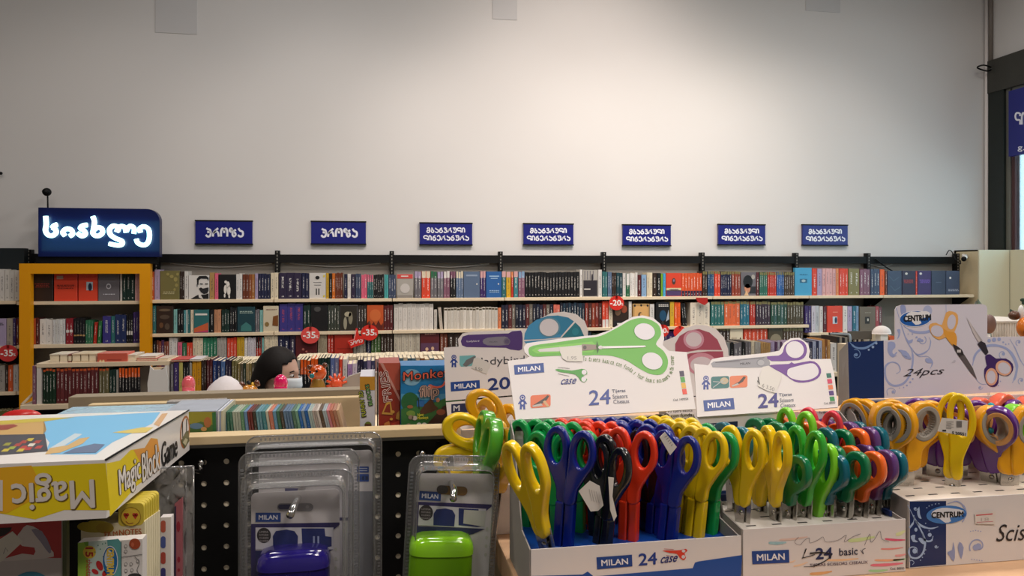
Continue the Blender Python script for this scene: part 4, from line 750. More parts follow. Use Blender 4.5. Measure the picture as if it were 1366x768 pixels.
# lying books: stacks on the upper board and along the top
def flatbook(px0, px1, ytop, D, z, th, col, label, dep=.16, cat='book', nm='lying_book', grp='books lying on top of the island'):
    a, b = at(px0, ytop, D).x, at(px1, ytop, D).x; q = MB(); Y = CY + D
    q.box((a, Y, z), (b, Y + dep, z + th * .15), M_book); q.box((a, Y, z + th * .85), (b, Y + dep, z + th), M_book); q.box((a, Y + dep - .002, z), (b, Y + dep, z + th), M_book); q.box((a + .002, Y + .003, z + th * .15), (b - .002, Y + dep - .003, z + th * .85), M_pages)
    o = q.build(nm); o.color = (*lin(col), 1); o['ink'] = [.1, .1, .1]; o['band'] = [0., 0., 0.]; o['bands'] = [2., 2., 0.]; tag(o, label, cat, grp); return o
zu = zi2 + .024
xs = [(66, 79, '#d8cdb8', .045), (79.5, 90, '#e0d2c0', .045), (90.5, 95, '#7a3a30', .043), (96, 107, '#d8c4a4', .045), (107.5, 118, '#d4c0a0', .045), (118.5, 128, '#dcc8a8', .045)]
for i, (p0, p1, c, h) in enumerate(xs):
    flatbook(p0, p1, 480, DI + .02, zu + .0005, h, c, '%s short book standing on the island\'s upper board, left of the coral box' % ORD[i])
a, b = at(129, 480, DI), at(169, 480, DI); q = MB(); q.box((a.x, CY + DI + .01, zu + .0005), (b.x, CY + DI + .14, zu + .046), mat('coral_card', '#d0604c', .4), .001); o = q.build('gift_box'); tag(o, 'coral flat box with tiny bow lying on the upper board of the island', 'box')
pr = Print(Plane((0, CY + DI + .009, 1), (1, CY + DI + .009, 1), (0, CY + DI + .009, 2)), eps=.001); pr.ell(134, 482, 1.6, 2.4, '#e8d0a0'); pr.ell(138, 482, 1.6, 2.4, '#e8d0a0'); pr.rect(143, 479, 162, 480.5, '#a84438'); pr.build('printed_bow', o)
flatbook(170, 181, 480, DI + .02, zu + .0005, .035, '#ddd0c0', 'pale small book right of the coral box on the island')
for i, (p0, p1, c, zz, dd) in enumerate([(182, 210, '#c03a34', zu + .0005, .0), (184, 208, '#e8e0d8', zu + .0135, .01), (210.5, 224, '#d8c8b8', zu + .0005, 0)]):
    flatbook(p0, p1, 480, DI + .02 + dd, zz, .012, c, ['red magazine under a white one at the right of the upper board', 'white magazine lying on a red one', 'cream magazine at the right tip of the upper board'][i])
zr = at(245, 483, DI).z + .006
for i, (p0, p1, c) in enumerate([(228, 252, '#c8403c'), (252.5, 268, '#d8d4d8')]):
    flatbook(p0, p1, 480, DI - .005, zr, .010, c, ['red thin magazine laid over the standing books beside the yellow ones', 'white thin magazine laid over the yellow standing books'][i], dep=.18)
# continuous row of lit page edges behind: second row of the island (back to back books)
for (p0, p1, n, y, wh) in ((310, 345, 6, 478, 'left of the person'), (396, 440, 9, 474, 'above the tiger toy'), (440, 500, 12, 474, 'above the orange crest toy'), (500, 560, 12, 472, 'above the dark red box'), (560, 600, 7, 471, 'next to the scissors display')):
    A, B = at(p0, 400, DI + .21).x, at(p1, 400, DI + .21).x
    for i in range(n):
        ya = y + random.uniform(-.5, .5)
        o = place_book('back_row_book', A + (B - A) * i / n, A + (B - A) * (i + 1) / n, CY + DI + .21, .19, zi + .0005, at((p0 + p1) / 2, ya + 1.5, DI + .21).z, 'cr', '%s back row book from the left, only page tops showing, %s' % (ORD[i], wh), 'back row books on the island')
# white cat-eared box on the island
c = at(202, 528, DI - .14); q = MB(); zt_ = at(202, 497, DI - .14).z; w_ = .052
zl = zi - .004
q = MB(); prof = [(.0, 0), (.95, 0), (1.0, .2), (.96, .7), (.9, .92)]
xs_ = [(-w_, zi), (-w_ * 1.05, zi + (zt_ - zi) * .6), (-w_ * .85, zt_ - .01), (-w_ * .8, zt_ + .022), (-w_ * .45, zt_), (w_ * .45, zt_), (w_ * .8, zt_ + .022), (w_ * .85, zt_ - .01), (w_ * 1.05, zi + (zt_ - zi) * .6), (w_, zi)]
q.slab([(c.x + x, CY + DI - .018, z) for x, z in xs_], (0, -1, 0), .012, M_wp); tag(q.build('cat_figure'), 'flat white cat-eared figure leaning against the books of the island', 'figure')

# right book island
DJ = 4.95; zj = .86
a, b = at(955, 470, DJ).x, at(1240, 470, DJ).x
t = thing('book_table', ((a + b) / 2, CY + DJ + .2, 0), 'book island on the right seen above the scissors displays', 'bookcase')
q = MB(); q.box((a, CY + DJ - .02, zj - .03), (b, CY + DJ + .5, zj), M_shelf); q.build('shelf_board', t)
q = MB(); q.box((a + .03, CY + DJ + .02, 0), (b - .03, CY + DJ + .45, zj - .03), M_dark); q.build('base', t)
shelf_row(DJ, zj, [(962, 969, 2, 'bk', 456), (970, 974, 1, 'lg', 457, dict(cols=('#8a9090',))), (974.5, 979, 1, 'bk', 456), (979.5, 990, 2, 'gy', 457), (990.5, 994, 1, 'bk', 456), (995, 1002, 2, 'gy', 456), (1002.5, 1007, 1, 'cr', 456), (1007.5, 1015, 2, 'lg', 456), (1015.5, 1028, 4, 'tan', 457), (1028.5, 1034, 2, 'lil', 456), (1034.5, 1044, 3, 'mv', 456, dict(cols=('#5a3a5c', '#b0a8b8'))), (1044.5, 1080, 8, 'lil', 457)],
          'on right island, before the purple cut-out', 'books on the right island', depth=.2, nm='magazine')
shelf_row(DJ, zj, [(1080.5, 1097, 4, 'nav', 455, dict(cols=('#262a48', '#a8b0c8'))), (1097.5, 1108, 3, 'tan', 453, dict(cols=('#c08a4a', '#7a4a20', '#d0a060'))), (1108.5, 1116.5, 1, 'w', 458), (1117, 1131, 4, 'bk', 450, dict(cols=('#1c1a1e', '#8a8478')))], 'on right island, right of purple cut-out', 'books on the right island', depth=.2, nm='magazine')
shelf_row(DJ + .3, zj, [(1126, 1136, 2, 'bk', 446), (1137, 1152, 5, 'bk', 446, dict(cols=('#16161a', '#d0ccc8'))), (1152.5, 1161, 2, 'w', 449), (1169, 1176, 1, 'dg', 445), (1180, 1186, 1, 'tan', 446), (1187, 1194, 1, 'or', 448)], 'in the rear row of the right island', 'books on the right island', depth=.2, nm='magazine')
A, B = at(1131, 441.5, DJ + .28), at(1162, 452, DJ + .28); q = MB(); q.box((A.x, CY + DJ + .27, B.z), (B.x, CY + DJ + .285, A.z), mat('taupe_board', '#56524c', .6))
q.box((B.x, CY + DJ + .265, zj), (at(1169, 450, DJ + .28).x, CY + DJ + .285, A.z), M_shelf); tag(q.build('end_board'), 'taupe board with cream post on the right book island', 'board')
c = at(1176, 445, DJ + .20); q = MB(); q.ball(c + Vector((0, 0, 0)), (.077, .05, .062), mat('white_felt', '#ded6d2', .9), 20, 8, dome=True)
q.box((c.x - .03, c.y - .03, zj), (c.x + .03, c.y + .03, c.z + .002), M_wp); tag(q.build('dome_lamp'), 'white half-dome object above the right book island', 'lamp')
A = at(1118, 442, DJ + .25); q = MB()
q.tube(smooth_path([at(1108, 445, DJ + .4), at(1128, 446, DJ + .25), at(1134, 448, DJ + .2), at(1134, 470, DJ + .2)], 4), .008, mat('blue_grey_tube', '#8a9aa6', .4), 6); tag(q.build('display_rail'), 'bent blue-grey tube over the right book island', 'rail')

# fancy goods at the right edge, on a display beyond the floral box
DK = 2.6
t = thing('wicker_basket', at(1345, 470, DK), 'white ribbed basket partly hidden behind the floral scissors box', 'basket')
A, B = at(1310, 430, DK), at(1400, 470, DK); q = MB(); n = 26
for k in range(n):
    x = A.x + (B.x - A.x) * (k + .5) / n
    q.box((x - (B.x - A.x) / n * .42, A.y - .006, B.z), (x + (B.x - A.x) / n * .42, A.y + .006, A.z), mat('white_wicker', '#d3cdc4', .7), .002)
o = q.build('ribs', t); o['kind'] = 'stuff'
q = MB(); q.box((A.x, A.y - .008, A.z - .004), (B.x, A.y + .25, A.z + .006), mat('white_wicker', '#d3cdc4', .7), .003); q.box((A.x, A.y + .008, B.z), (B.x, A.y + .25, A.z - .01), mat('white_wicker', '#d3cdc4', .7)); q.build('rim', t)
q = MB(); zc_ = at(1345, 471, DK).z; q.box((A.x - .3, A.y - .12, zc_ - .5), (B.x + .1, A.y + .5, zc_), M_shelf); q.box((A.x - .25, A.y, 0), (B.x, A.y + .4, zc_ - .5), M_dark); tag(q.build('display_plinth'), 'cream display plinth behind the floral scissors box', 'plinth')
t = thing('toy_ladybird', at(1362, 450, DK - .12), 'round orange and black spotted toy at the right edge', 'toy')
c = at(1371, 437, DK - .14); q = MB(); q.ball(c, (.043, .03, .043), mat('orange_gloss', '#d8782a', .2), 22, 14); q.build('body', t)
q = MB()
for dx, dz, r in ((-.022, .012, .012), (.006, .026, .010), (-.03, -.014, .012), (-.002, -.006, .014), (.02, -.02, .012)): q.ball(c + Vector((dx, -.022 - abs(.02 - abs(dx)) * .35, dz)), (r, .004, r), M_black, 12, 6)
o = q.build('spots', t); o['kind'] = 'stuff'
q = MB(); q.ball(c + Vector((-.03, .03, .045)), (.022, .02, .018), mat('brown_gloss', '#5a3a28', .3), 12, 8); q.ball(c + Vector((.0, .03, .055)), (.012, .01, .03), M_wp, 10, 6); q.build('head', t)
t = thing('toy_plant', at(1355, 470, DK + .1), 'dark green twig above the basket at the right edge', 'plant')
q = MB(); M_leaf = mat('dark_leaf', '#1c3a2a', .5); q.tube(smooth_path([at(1362, 425, DK + .1), at(1355, 420, DK + .1), at(1348, 413, DK + .1)], 4), .004, M_leaf, 6); q.build('twig', t)
for px, py in ((1350, 416), (1354, 418), (1364, 400), (1366, 404)):
    q = MB(); q.ball(at(px, py, DK + .1), (.012, .004, .008), M_leaf, 10, 6); q.build('leaf', t)
q = MB(); c = at(1319, 448, 1.35); zf = at(1319, 475, 1.35).z
q.ball(at(1320, 432, 1.36), (.014, .010, .02), mat('brown_grey_felt', '#6a5450', .6), 14, 8); p_ = at(1319, 445, 1.36); q.tube([p_, (p_.x, p_.y, 1.306)], .003, M_wp, 6); q.lathe([(.02, 0), (.02, .004)], (p_.x, p_.y, 1.3055), M_wp, 16); tag(q.build('spoon_toy'), 'brown-grey spoon-shaped ornament just right of the floral cut-out', 'ornament')
q = MB(); pts = []
for k in range(9): a = 2 * PI * k / 9; pts.append((math.cos(a), math.sin(a)))
base = at(1309, 471, 2.54); base.z = zc_ + .001; bz_ = at(1313, 400, 2.54).z - base.z
rings = []
for j, (r, dz) in enumerate(((.012, 0), (.03, .03), (.028, .07), (.018, .1), (.004, .115))):
    rings.append([base + Vector((x * r * 1.5 * random.uniform(.7, 1.2) - j * .004, y * r * .8, dz / .115 * bz_ + (random.uniform(-.006, .006) if j else 0))) for x, y in pts])
V = [p for r in rings for p in r]; Fc = [(i * 9 + k, i * 9 + (k + 1) % 9, (i + 1) * 9 + (k + 1) % 9, (i + 1) * 9 + k) for i in range(4) for k in range(9)]
q.idx(V, Fc, clear('milky_film', '#cfe4e4', 2.0, .2)); tag(q.build('plastic_bag'), 'crumpled clear plastic bag tip behind the floral cut-out', 'bag')

# ================================================================== the person seated behind the gondola
DP = 3.95; hc = at(372, 497, DP)                # centre of the head
def make_person():
    t = thing('person', (hc.x - .05, hc.y + .02, 0), 'dark-haired person in a white face mask sitting low, looking to the right', 'person')
    X, Y = hc.x, hc.y; M_skin = mat('skin', '#c49c88', .5, spec=.4); M_top = mat('dark_jumper', '#23252c', .8); M_tr = mat('blue_jeans', '#27324a', .8)
    # skeleton: face turned 50 degrees to the right of the camera
    fz = math.radians(-20); f = Vector((math.cos(fz), math.sin(fz), 0)); s = Vector((-f.y, f.x, 0)); zs = hc.z
    P = {'pel': Vector((X - .12, Y + .03, zs - .72)), }
    b0 = P['pel']; chest = Vector((X - .07, Y + .02, zs - .36)); neck = Vector((X - .035, Y + .01, zs - .17)); head = Vector((X - .012, Y, zs - .06))
    v = [b0, (b0 + chest) / 2, chest, neck, head]; r = [.15, .135, .15, .052, .06]; e = [(0, 1), (1, 2), (2, 3), (3, 4)]
    for sg in (-1, 1):
        sh = chest + s * sg * .17 + Vector((0, 0, .08)); el = sh + f * .1 + s * sg * .05 + Vector((0, 0, -.27)); wr = el + f * .24 - s * sg * .06 + Vector((0, 0, -.02)); k = len(v)
        v += [sh, el, wr]; r += [.062, .045, .03]; e += [(2, k), (k, k + 1), (k + 1, k + 2)]
        for j, (fx, ln) in enumerate(((-.03, .085), (-.01, .1), (.012, .095), (.032, .075), (-.045, .05))):
            k2 = len(v); a_ = wr + f * .07 + s * fx; v += [a_, a_ + f * ln * .6 + Vector((0, 0, -.012)), a_ + f * ln + Vector((0, 0, -.04))]; r += [.012, .009, .008]; e += [(k + 2, k2), (k2, k2 + 1), (k2 + 1, k2 + 2)]
        hp = b0 + s * sg * .09; kn = hp + f * .40 + Vector((0, 0, .02)); an = kn + Vector((0, 0, -(kn.z - .09))) + f * .02; to = an + f * .16 + Vector((0, 0, -.045)); k = len(v)
        v += [hp, kn, an, to]; r += [.09, .062, .042, .035]; e += [(0, k), (k, k + 1), (k + 1, k + 2), (k + 2, k + 3)]
    bq = MB()
    for a_, b_ in e:
        n_ = 5; bq.tube([v[a_] + (v[b_] - v[a_]) * k / n_ for k in range(n_ + 1)], [r[a_] + (r[b_] - r[a_]) * k / n_ for k in range(n_ + 1)], M_skin, 14)
    for a_, rr in zip(v, r): bq.ball(a_, rr, M_skin, 14, 10)
    bq.ball(chest + Vector((0, 0, .04)), (.13, .19, .12), M_skin, 20, 12); bq.ball(b0 + Vector((0, 0, .02)), (.15, .18, .13), M_skin, 20, 12)
    o = bq.build('tmp_body'); m2 = o.data; m2.transform(Matrix.Translation(o.location)); bm = bmesh.new(); bm.from_mesh(m2)
    # head: sphere pulled into skull, jaw, brow, nose, lips, ears
    b2 = bmesh.new(); bmesh.ops.create_uvsphere(b2, u_segments=48, v_segments=36, radius=1)
    for q_ in b2.verts:
        x, y, z = q_.co; fx = x; w_ = 1.0
        if z < 0: w_ = 1 - .32 * (-z) ** 1.4
        px = x * .098 * (1 - .12 * max(0, -z)); py = y * .076 * w_; pz = z * .118
        g = lambda cx, cy, sx, sy: math.exp(-((y - cx) / sx) ** 2 - ((z - cy) / sy) ** 2) if x > 0 else 0
        px += .022 * g(0, -.22, .13, .16) + .010 * g(0, .0, .10, .25) + .006 * g(0, .22, .5, .1) - .010 * (g(.34, .03, .16, .1) + g(-.34, .03, .16, .1)) + .007 * g(0, -.5, .25, .09) + .008 * g(0, -.82, .3, .15)
        if x < .1 and abs(y) > .9 and abs(z + .05) < .2: py *= 1.12
        q_.co = (px, py, pz)
    R3 = Matrix.Rotation(fz, 4, 'Z') @ Matrix.Rotation(math.radians(10), 4, 'Y')
    for q_ in b2.verts: q_.co = hc + (R3 @ q_.co)
    m3 = bpy.data.meshes.new('h'); b2.to_mesh(m3); bm.from_mesh(m3); b2.free()
    bm.to_mesh(m2); bm.free(); bpy.data.objects.remove(o)
    o = bpy.data.objects.new('body', m2); COL.objects.link(o); rm = o.modifiers.new('r', 'REMESH'); rm.mode = 'VOXEL'; rm.voxel_size = .005; rm.use_smooth_shade = True
    bpy.context.view_layer.update(); m4 = bpy.data.meshes.new_from_object(o.evaluated_get(bpy.context.evaluated_depsgraph_get())); bpy.data.objects.remove(o)
    bm = bmesh.new(); bm.from_mesh(m4); seen = set(); best = []
    for v0 in bm.verts:
        if v0 in seen: continue
        isl_, st_ = [], [v0]; seen.add(v0)
        while st_:
            a_ = st_.pop(); isl_.append(a_)
            for e_ in a_.link_edges:
                o_ = e_.other_vert(a_)
                if o_ not in seen: seen.add(o_); st_.append(o_)
        if len(isl_) > len(best): best = isl_
    keep = set(best); bmesh.ops.delete(bm, geom=[v_ for v_ in bm.verts if v_ not in keep], context='VERTS'); bm.to_mesh(m4); bm.free()
    m4.materials.clear()
    for m in (M_skin, M_top, M_tr, M_black): m4.materials.append(m)
    wr0 = [v[i] for i in (7, 20)] if False else None
    for p in m4.polygons:
        c = p.center; p.material_index = 0
        if c.z < hc.z - .17: p.material_index = 1
        if c.z < b0.z + .06: p.material_index = 2
        if c.z < .12: p.material_index = 3
        for wv in (v[7], v[29]):
            if (c - wv).dot(f) > -.012 and (c - wv).length < .2 and c.z > wv.z - .12: p.material_index = 0
        p.use_smooth = True
    m4.transform(Matrix.Translation(-worg(t))); o = bpy.data.objects.new('body', m4); COL.objects.link(o); o.parent = t
    def loc(x, y, z): return hc + (R3 @ Vector((x, y, z)))
    # hair: a thick shell over skull, long down the back and sides
    b2 = bmesh.new(); bmesh.ops.create_uvsphere(b2, u_segments=40, v_segments=28, radius=1)
    kill = []
    for q_ in b2.verts:
        x, y, z = q_.co; k = 1.0
        px, py, pz = x * .112 - .012, y * .094, z * .128 + .006
        if z < 0: px = min(px, .0) * .95 - .02 + .0 * z; pz = z * .26; py *= 1.02
        q_.co = (px, py, pz)
        if x > .47 + .25 * abs(y) and z < .60 - .35 * abs(y): kill.append(q_)
    bmesh.ops.delete(b2, geom=kill, context='VERTS')
    for q_ in b2.verts: q_.co = hc + (R3 @ q_.co) - worg(t); q_.co.x += math.sin(q_.co.z * 60) * .0015
    mh = bpy.data.meshes.new('hair'); b2.to_mesh(mh); b2.free(); mh.materials.append(mat('dark_hair', '#120d0c', .6, spec=.25, bump=(220, .5)))
    for p in mh.polygons: p.use_smooth = True
    h = bpy.data.objects.new('hair', mh); COL.objects.link(h); h.parent = t; so = h.modifiers.new('t', 'SOLIDIFY'); so.thickness = .01; sb = h.modifiers.new('s', 'SUBSURF'); sb.levels = 1; sb.render_levels = 1
    # mask
    V = []; Fm = []; n1, n2 = 14, 8
    for j in range(n2 + 1):
        for i in range(n1 + 1):
            a = (i / n1 - .5) * math.radians(150); z = -.012 - .075 * j / n2; bul = 1 + .10 * math.sin(PI * j / n2)
            V.append(loc((.098 * math.cos(a) + (.022 * math.exp(-(a / .5) ** 2) if j < 5 else .012 * math.exp(-(a / .5) ** 2))) * bul * (1.02 - .04 * j / n2), .079 * math.sin(a) * (1.03 - .14 * j / n2), z + .01 * math.cos(a * 1.2) * (1 if j == 0 else 0)))
    for j in range(n2):
        for i in range(n1): Fm.append((j * (n1 + 1) + i, j * (n1 + 1) + i + 1, (j + 1) * (n1 + 1) + i + 1, (j + 1) * (n1 + 1) + i))
    q_ = MB(); q_.idx(V, Fm, mat('mask_white', '#d5dbe0', .8), True); mk = q_.build('face_mask', t); so = mk.modifiers.new('t', 'SOLIDIFY'); so.thickness = .003
    for sg in (-1, 1):
        q_ = MB(); q_.ball(loc(.083, sg * .030, .006), (.0125, .0125, .0075), mat('eye_white', '#cfc8c4', .2), 14, 8); q_.ball(loc(.0935, sg * .030, .006), (.0045, .0045, .0055), M_black, 10, 6); q_.build('eye', t)
        q_ = MB(); q_.tube([loc(.089, sg * .014, .026), loc(.092, sg * .032, .031), loc(.082, sg * .050, .025)], .0028, mat('dark_hair', '#120d0d'), 6); q_.build('eyebrow', t)
    # low stool
    s_ = thing('stool', (b0.x, b0.y, 0), 'low dark stool under the masked person', 'stool'); zs_ = b0.z - .15
    q_ = MB(); q_.lathe([(.16, zs_ - .04), (.17, zs_ - .03), (.17, zs_ - .005), (.15, zs_)], (b0.x, b0.y, 0), M_black, 24); q_.build('seat', s_)
    for k in range(4):
        a = PI / 4 + PI / 2 * k; q_ = MB(); q_.tube([(b0.x + .11 * math.cos(a), b0.y + .11 * math.sin(a), zs_ - .035), (b0.x + .17 * math.cos(a), b0.y + .17 * math.sin(a), 0)], .012, M_steel, 8); q_.build('leg', s_)
make_person()

# ================================================================== front gondola: pegboard, tray on top, low back rail
DG = .942; XL, XRt = CX - 1.25, at(600, 600, DG).x
zlip = at(400, 576.3, .93).z; ztop = zlip
g = thing('pegboard_gondola', ((XL + XRt) / 2, CY + 1.2, 0), 'black pegboard gondola with cream tray on top in the foreground', 'display stand')
q = MB(); q.box((XL, CY + .925, ztop - .0098), (XRt + .012, CY + .952, ztop), M_tray, .001); q.build('tray_lip', g)
q = MB(); q.box((XL, CY + .93, ztop - .0145), (XRt + .01, CY + .95, ztop - .0100), mat('grey_alu_strip', '#6c6c6a', .4, metal=.6)); q.build('price_rail', g)
zd = ztop - .052
q = MB(); q.box((XL, CY + .952, zd - .015), (XRt + .012, CY + 1.085, zd), M_shelf); q.box((at(95, 530, 1.11).x, CY + 1.085, zd - .015), (XRt + .012, CY + 1.62, zd), M_shelf); q.build('tray_floor', g)
z1 = at(300, 543.5, 1.085).z; z2 = at(300, 522.5, 1.11).z
xb0 = at(95, 530, 1.11).x; xb1 = at(481, 520, 1.11).x
q = MB(); q.box((xb0 + .03, CY + 1.085, zd), (xb1 + .0, CY + 1.13, at(300, 534.5, 1.085).z), M_tray, .001); q.build('tray_divider', g)
M_beige = mat('beige_rail', '#857a66', .6)
q = MB(); q.box((xb0, CY + 1.10, zd), (xb1 + .004, CY + 1.128, z2), M_beige, .001); q.build('back_rail', g)
# board with real holes
def pegboard():
    q = MB(); p = .0254; zt_ = ztop - .0146; h0 = at(272, 616.6, DG); nx0 = int((XL - h0.x) / p); V = []; nr = 20
    zz0 = h0.z + p / 2; 
    x_left = h0.x - p / 2 + nx0 * p; ncol = int((XRt - x_left) / p); ztb = zz0
    q.box((x_left, CY + DG, ztb), (XRt, CY + DG + .0015, zt_), M_black)
    q.box((x_left + ncol * p, CY + DG, ztb - nr * p), (XRt, CY + DG + .0015, ztb), M_black)
    for c in range(ncol):
        for r in range(nr):
            cx_, cz = x_left + (c + .5) * p, ztb - (r + .5) * p; n = 12; o_, i_ = [], []
            for k in range(n):
                a = 2 * PI * (k + .5) / n; co, si = math.cos(a), math.sin(a); m_ = max(abs(co), abs(si)); o_.append((cx_ + co / m_ * p / 2, CY + DG, cz + si / m_ * p / 2)); i_.append((cx_ + co * .0034, CY + DG, cz + si * .0034))
            b_ = [(x, y + .0015, z) for x, y, z in i_]
            q.idx(o_ + i_ + b_, [(k, (k + 1) % n, n + (k + 1) % n, n + k) for k in range(n)] + [(n + k, n + (k + 1) % n, 2 * n + (k + 1) % n, 2 * n + k) for k in range(n)], M_black)
    ob = q.build('pegboard', g)
    q = MB(); q.box((XL, CY + DG + .0017, ztb - nr * p - .02), (XRt, CY + DG + .006, zt_ - .001), mat('cream_backing', '#e6dcc4', .7)); q.build('backing', ob)
    q = MB(); q.box((XL, CY + DG, 0), (XRt, CY + DG + .006, ztb - nr * p), M_black); q.box((XL, CY + DG + .006, 0), (XRt, CY + 1.62, .12), M_black); q.box((xb0, CY + 1.6, .12), (XRt, CY + 1.62, zd - .016), M_black); q.build('base_panel', g)
    q = MB(); q.box((XRt - .02, CY + DG + .007, .12), (XRt, CY + 1.6, zd - .016), M_black); q.build('side_panel', g)
    return h0, p
h0, PP = pegboard()
def hook(px, py, reach, label, droop=0, up=.010, dx=0):
    c = at(px, py, DG); t = []
    q = MB(); q.tube(smooth_path([(c.x, CY + DG + .003, c.z + .003), (c.x, CY + DG - .012, c.z), (c.x + dx * .1, CY + DG - .03, c.z - .004), (c.x + dx, CY + DG - reach, c.z - droop), (c.x + dx, CY + DG - reach - .008, c.z - droop + up)], 4), .0024, M_chrome, 10); o = q.build('peg_hook'); tag(o, label, 'hook', 'wire hooks on the pegboard'); return o

# small board books in the tray (spines towards the viewer, slightly leaning)
mb_ = [(297, 4, '#3f6f7c'), (307, 2, '#3a6a58'), (316, 3, '#9fa898'), (327.5, 1, '#5c8a66'), (332.5, 1, '#5f7fa0'), (337.5, 2, '#6a2a28'), (345, 1, '#3a342c'), (350, 2, '#5f8c98'), (358, 1, '#3f7a80'), (364, 1, '#b0b0a0'), (368, 1, '#b8705a'), (374, 1, '#5c86a0'), (379, 1, '#3f6a54'), (384, 1, '#4a4034'), (389, 3, '#5a7490'), (401, 1, '#4a6a58'), (406, 1, '#6f9884'), (410.5, 1, '#1f5c9c'), (415, 1, '#7a8c9c'), (419.5, 1, '#1f5c9c'), (424.5, 2, '#9fb0ac'), (431, 2, '#a89c94'), (437, 1, '#c0b8b0'), (441, 1, '#5a4634'), (446, 2, '#a0acb0'), (452, 1, '#c07a80'), (456, 1, '#b06850'), (461, 1, '#a87860'), (466, 1, '#b89878')]
tot = []
for i, (px, n, c) in enumerate(mb_):
    nx = mb_[i + 1][0] if i + 1 < len(mb_) else 470.5
    for k in range(n): tot.append((px + (nx - px) * k / n, px + (nx - px) * (k + 1) / n, c))
def cname(c):
    r, g_, b_ = lin(c); import colorsys
    h, s, v = colorsys.rgb_to_hsv(r, g_, b_); h *= 360
    if s < .28: return 'dark' if v < .1 else 'grey' if v < .35 else 'pale grey'
    b = 'red' if h < 15 or h > 345 else 'brown' if h < 40 and v < .35 else 'tan' if h < 50 else 'green' if h < 165 else 'teal' if h < 200 else 'blue' if h < 255 else 'mauve'
    return b
cnt = {}
for i, (p0_, p1_, c) in enumerate(tot):
    f = i / len(tot); dpt = .985
    A, B = at(p0_, 578, dpt).x, at(p1_, 578, dpt).x; zt_ = at((p0_ + p1_) / 2, 549.5 - 2.5 * f, dpt).z; ln = -.06 - .2 * f
    nmc = cname(c); cnt[nmc] = cnt.get(nmc, 0) + 1; j = cnt[nmc]
    lab = '%s %s mini book from the left in the cream tray' % (ORD[j - 1] if j <= 25 else 'last', nmc)
    place_book('mini_book', A, B, CY + dpt, .055, zd + .001, zd + .001 + (zt_ - zd - .001) / math.cos(ln), c, uniq(lab), 'mini books in the gondola tray', lean=ln, bands=(2, 2, .35))
# picture books at the left of the tray
a, b = at(253, 560, .965), at(289, 560, .965); t = thing('picture_book_stack', ((a.x + b.x) / 2, CY + 1.0, zd), 'stack of pale picture books standing on edge, green and yellow picture facing out', 'book stack')
zt_ = at(270, 548, .965).z
q = MB(); q.box((a.x - .03, CY + .966, zd + .001), (b.x, CY + 1.05, zt_), mat('pale_blue_cover', '#98a0ac', .35, noise=(60, .25)), .001); q.build('cover', t)
pl = Plane((0, CY + .9655, 1), (1, CY + .9655, 1), (0, CY + .9655, 2)); pr = Print(pl)
pr.rect(235, 549, 288, 583, '#8f8a2c'); pr.poly([(235, 566), (245, 561), (256, 566), (268, 562), (288, 568), (288, 583), (235, 583)], '#4a6a34', 2); pr.ell(262, 568, 9, 4, '#5f7f98', 3); pr.ell(277, 563, 5, 7, '#a8683a', 4); pr.ell(272, 572, 4, 3, '#c89858', 4); pr.ell(245, 574, 8, 4, '#3a5a80', 3); pr.poly([(283, 550), (288, 549), (289, 583), (284, 583)], '#2f6a3a', 4); pr.build('cover_print', t)
for k, c in enumerate(('#c9ccd2', '#8c98b0', '#b8b49c')):
    q = MB(); q.box((b.x + .001 + k * .002, CY + .966, zd + .001), (b.x + .0028 + k * .002, CY + 1.05, zt_ - .001), ink(c)); q.build('page_board', t)

# three boxed games
def game(px0, px1, ytop, D, dep, base, label, side='#3a2a28', top=None):
    a, b = at(px0, ytop, D), at(px1, ytop, D); zt_ = at((px0 + px1) / 2, ytop, D).z
    t = thing('boxed_game', ((a.x + b.x) / 2, CY + D + dep / 2, zd), label, 'game box', 'boxed games standing in the tray')
    q = MB(); q.box((a.x, CY + D, zd + .001), (b.x, CY + D + dep, zt_), mat('box_' + base[1:], base, .35), .0008); q.build('carton', t)
    return t, Print(Plane((0, CY + D - .0001, 1), (1, CY + D - .0001, 1), (0, CY + D - .0001, 2)), eps=.0003)
t, pr = game(480, 500, 502, .985, .07, '#c2c3cc', 'narrow white and ochre box with green upright lettering, leftmost of the boxed games')
pr.rect(480, 502, 500, 520, '#b8862a', 1); k = lambda x, y: (470 + x / 7.677, 480 + y / 7.677)
pr.text('FUNNY 3D', (488.6, 555), (484, 521), (483, 556), '#20241c', 2, .16); pr.text('FUNNY 3D', (488.2, 554.5), (483.5, 521.5), (483, 555.3), '#b7c23a', 3, .0)
pr.text('BLOCKS', (497, 540), (492, 512), (492, 541), '#20241c', 2, .16); pr.text('BLOCKS', (496.7, 539.5), (492, 512.5), (492.2, 540.5), '#7ab06a', 3, .0)
pr.ell(491, 567, 4.8, 5, '#6a7a2a', 2); pr.rect(487, 565, 495, 572, '#5a3422', 3); pr.build('box_print', t)
t, pr = game(505, 533.5, 484, .985, .065, '#8f2f22', 'dark red box with slanted pale lettering, middle of the boxed games')
pr.poly([(505, 484), (533.5, 484), (533.5, 520), (529, 520)], '#b0503f', 1); pr.poly([(507, 484), (511, 484), (533.5, 530), (533.5, 536)], '#c08a80', 2)
for c_, l, bo in (('#e8dcd8', 2, .06), ('#7c2a22', 3, -.005)):
    pr.text('FRIES', (523, 534), (517, 494), (512.2, 536), c_, l + 1, bo)
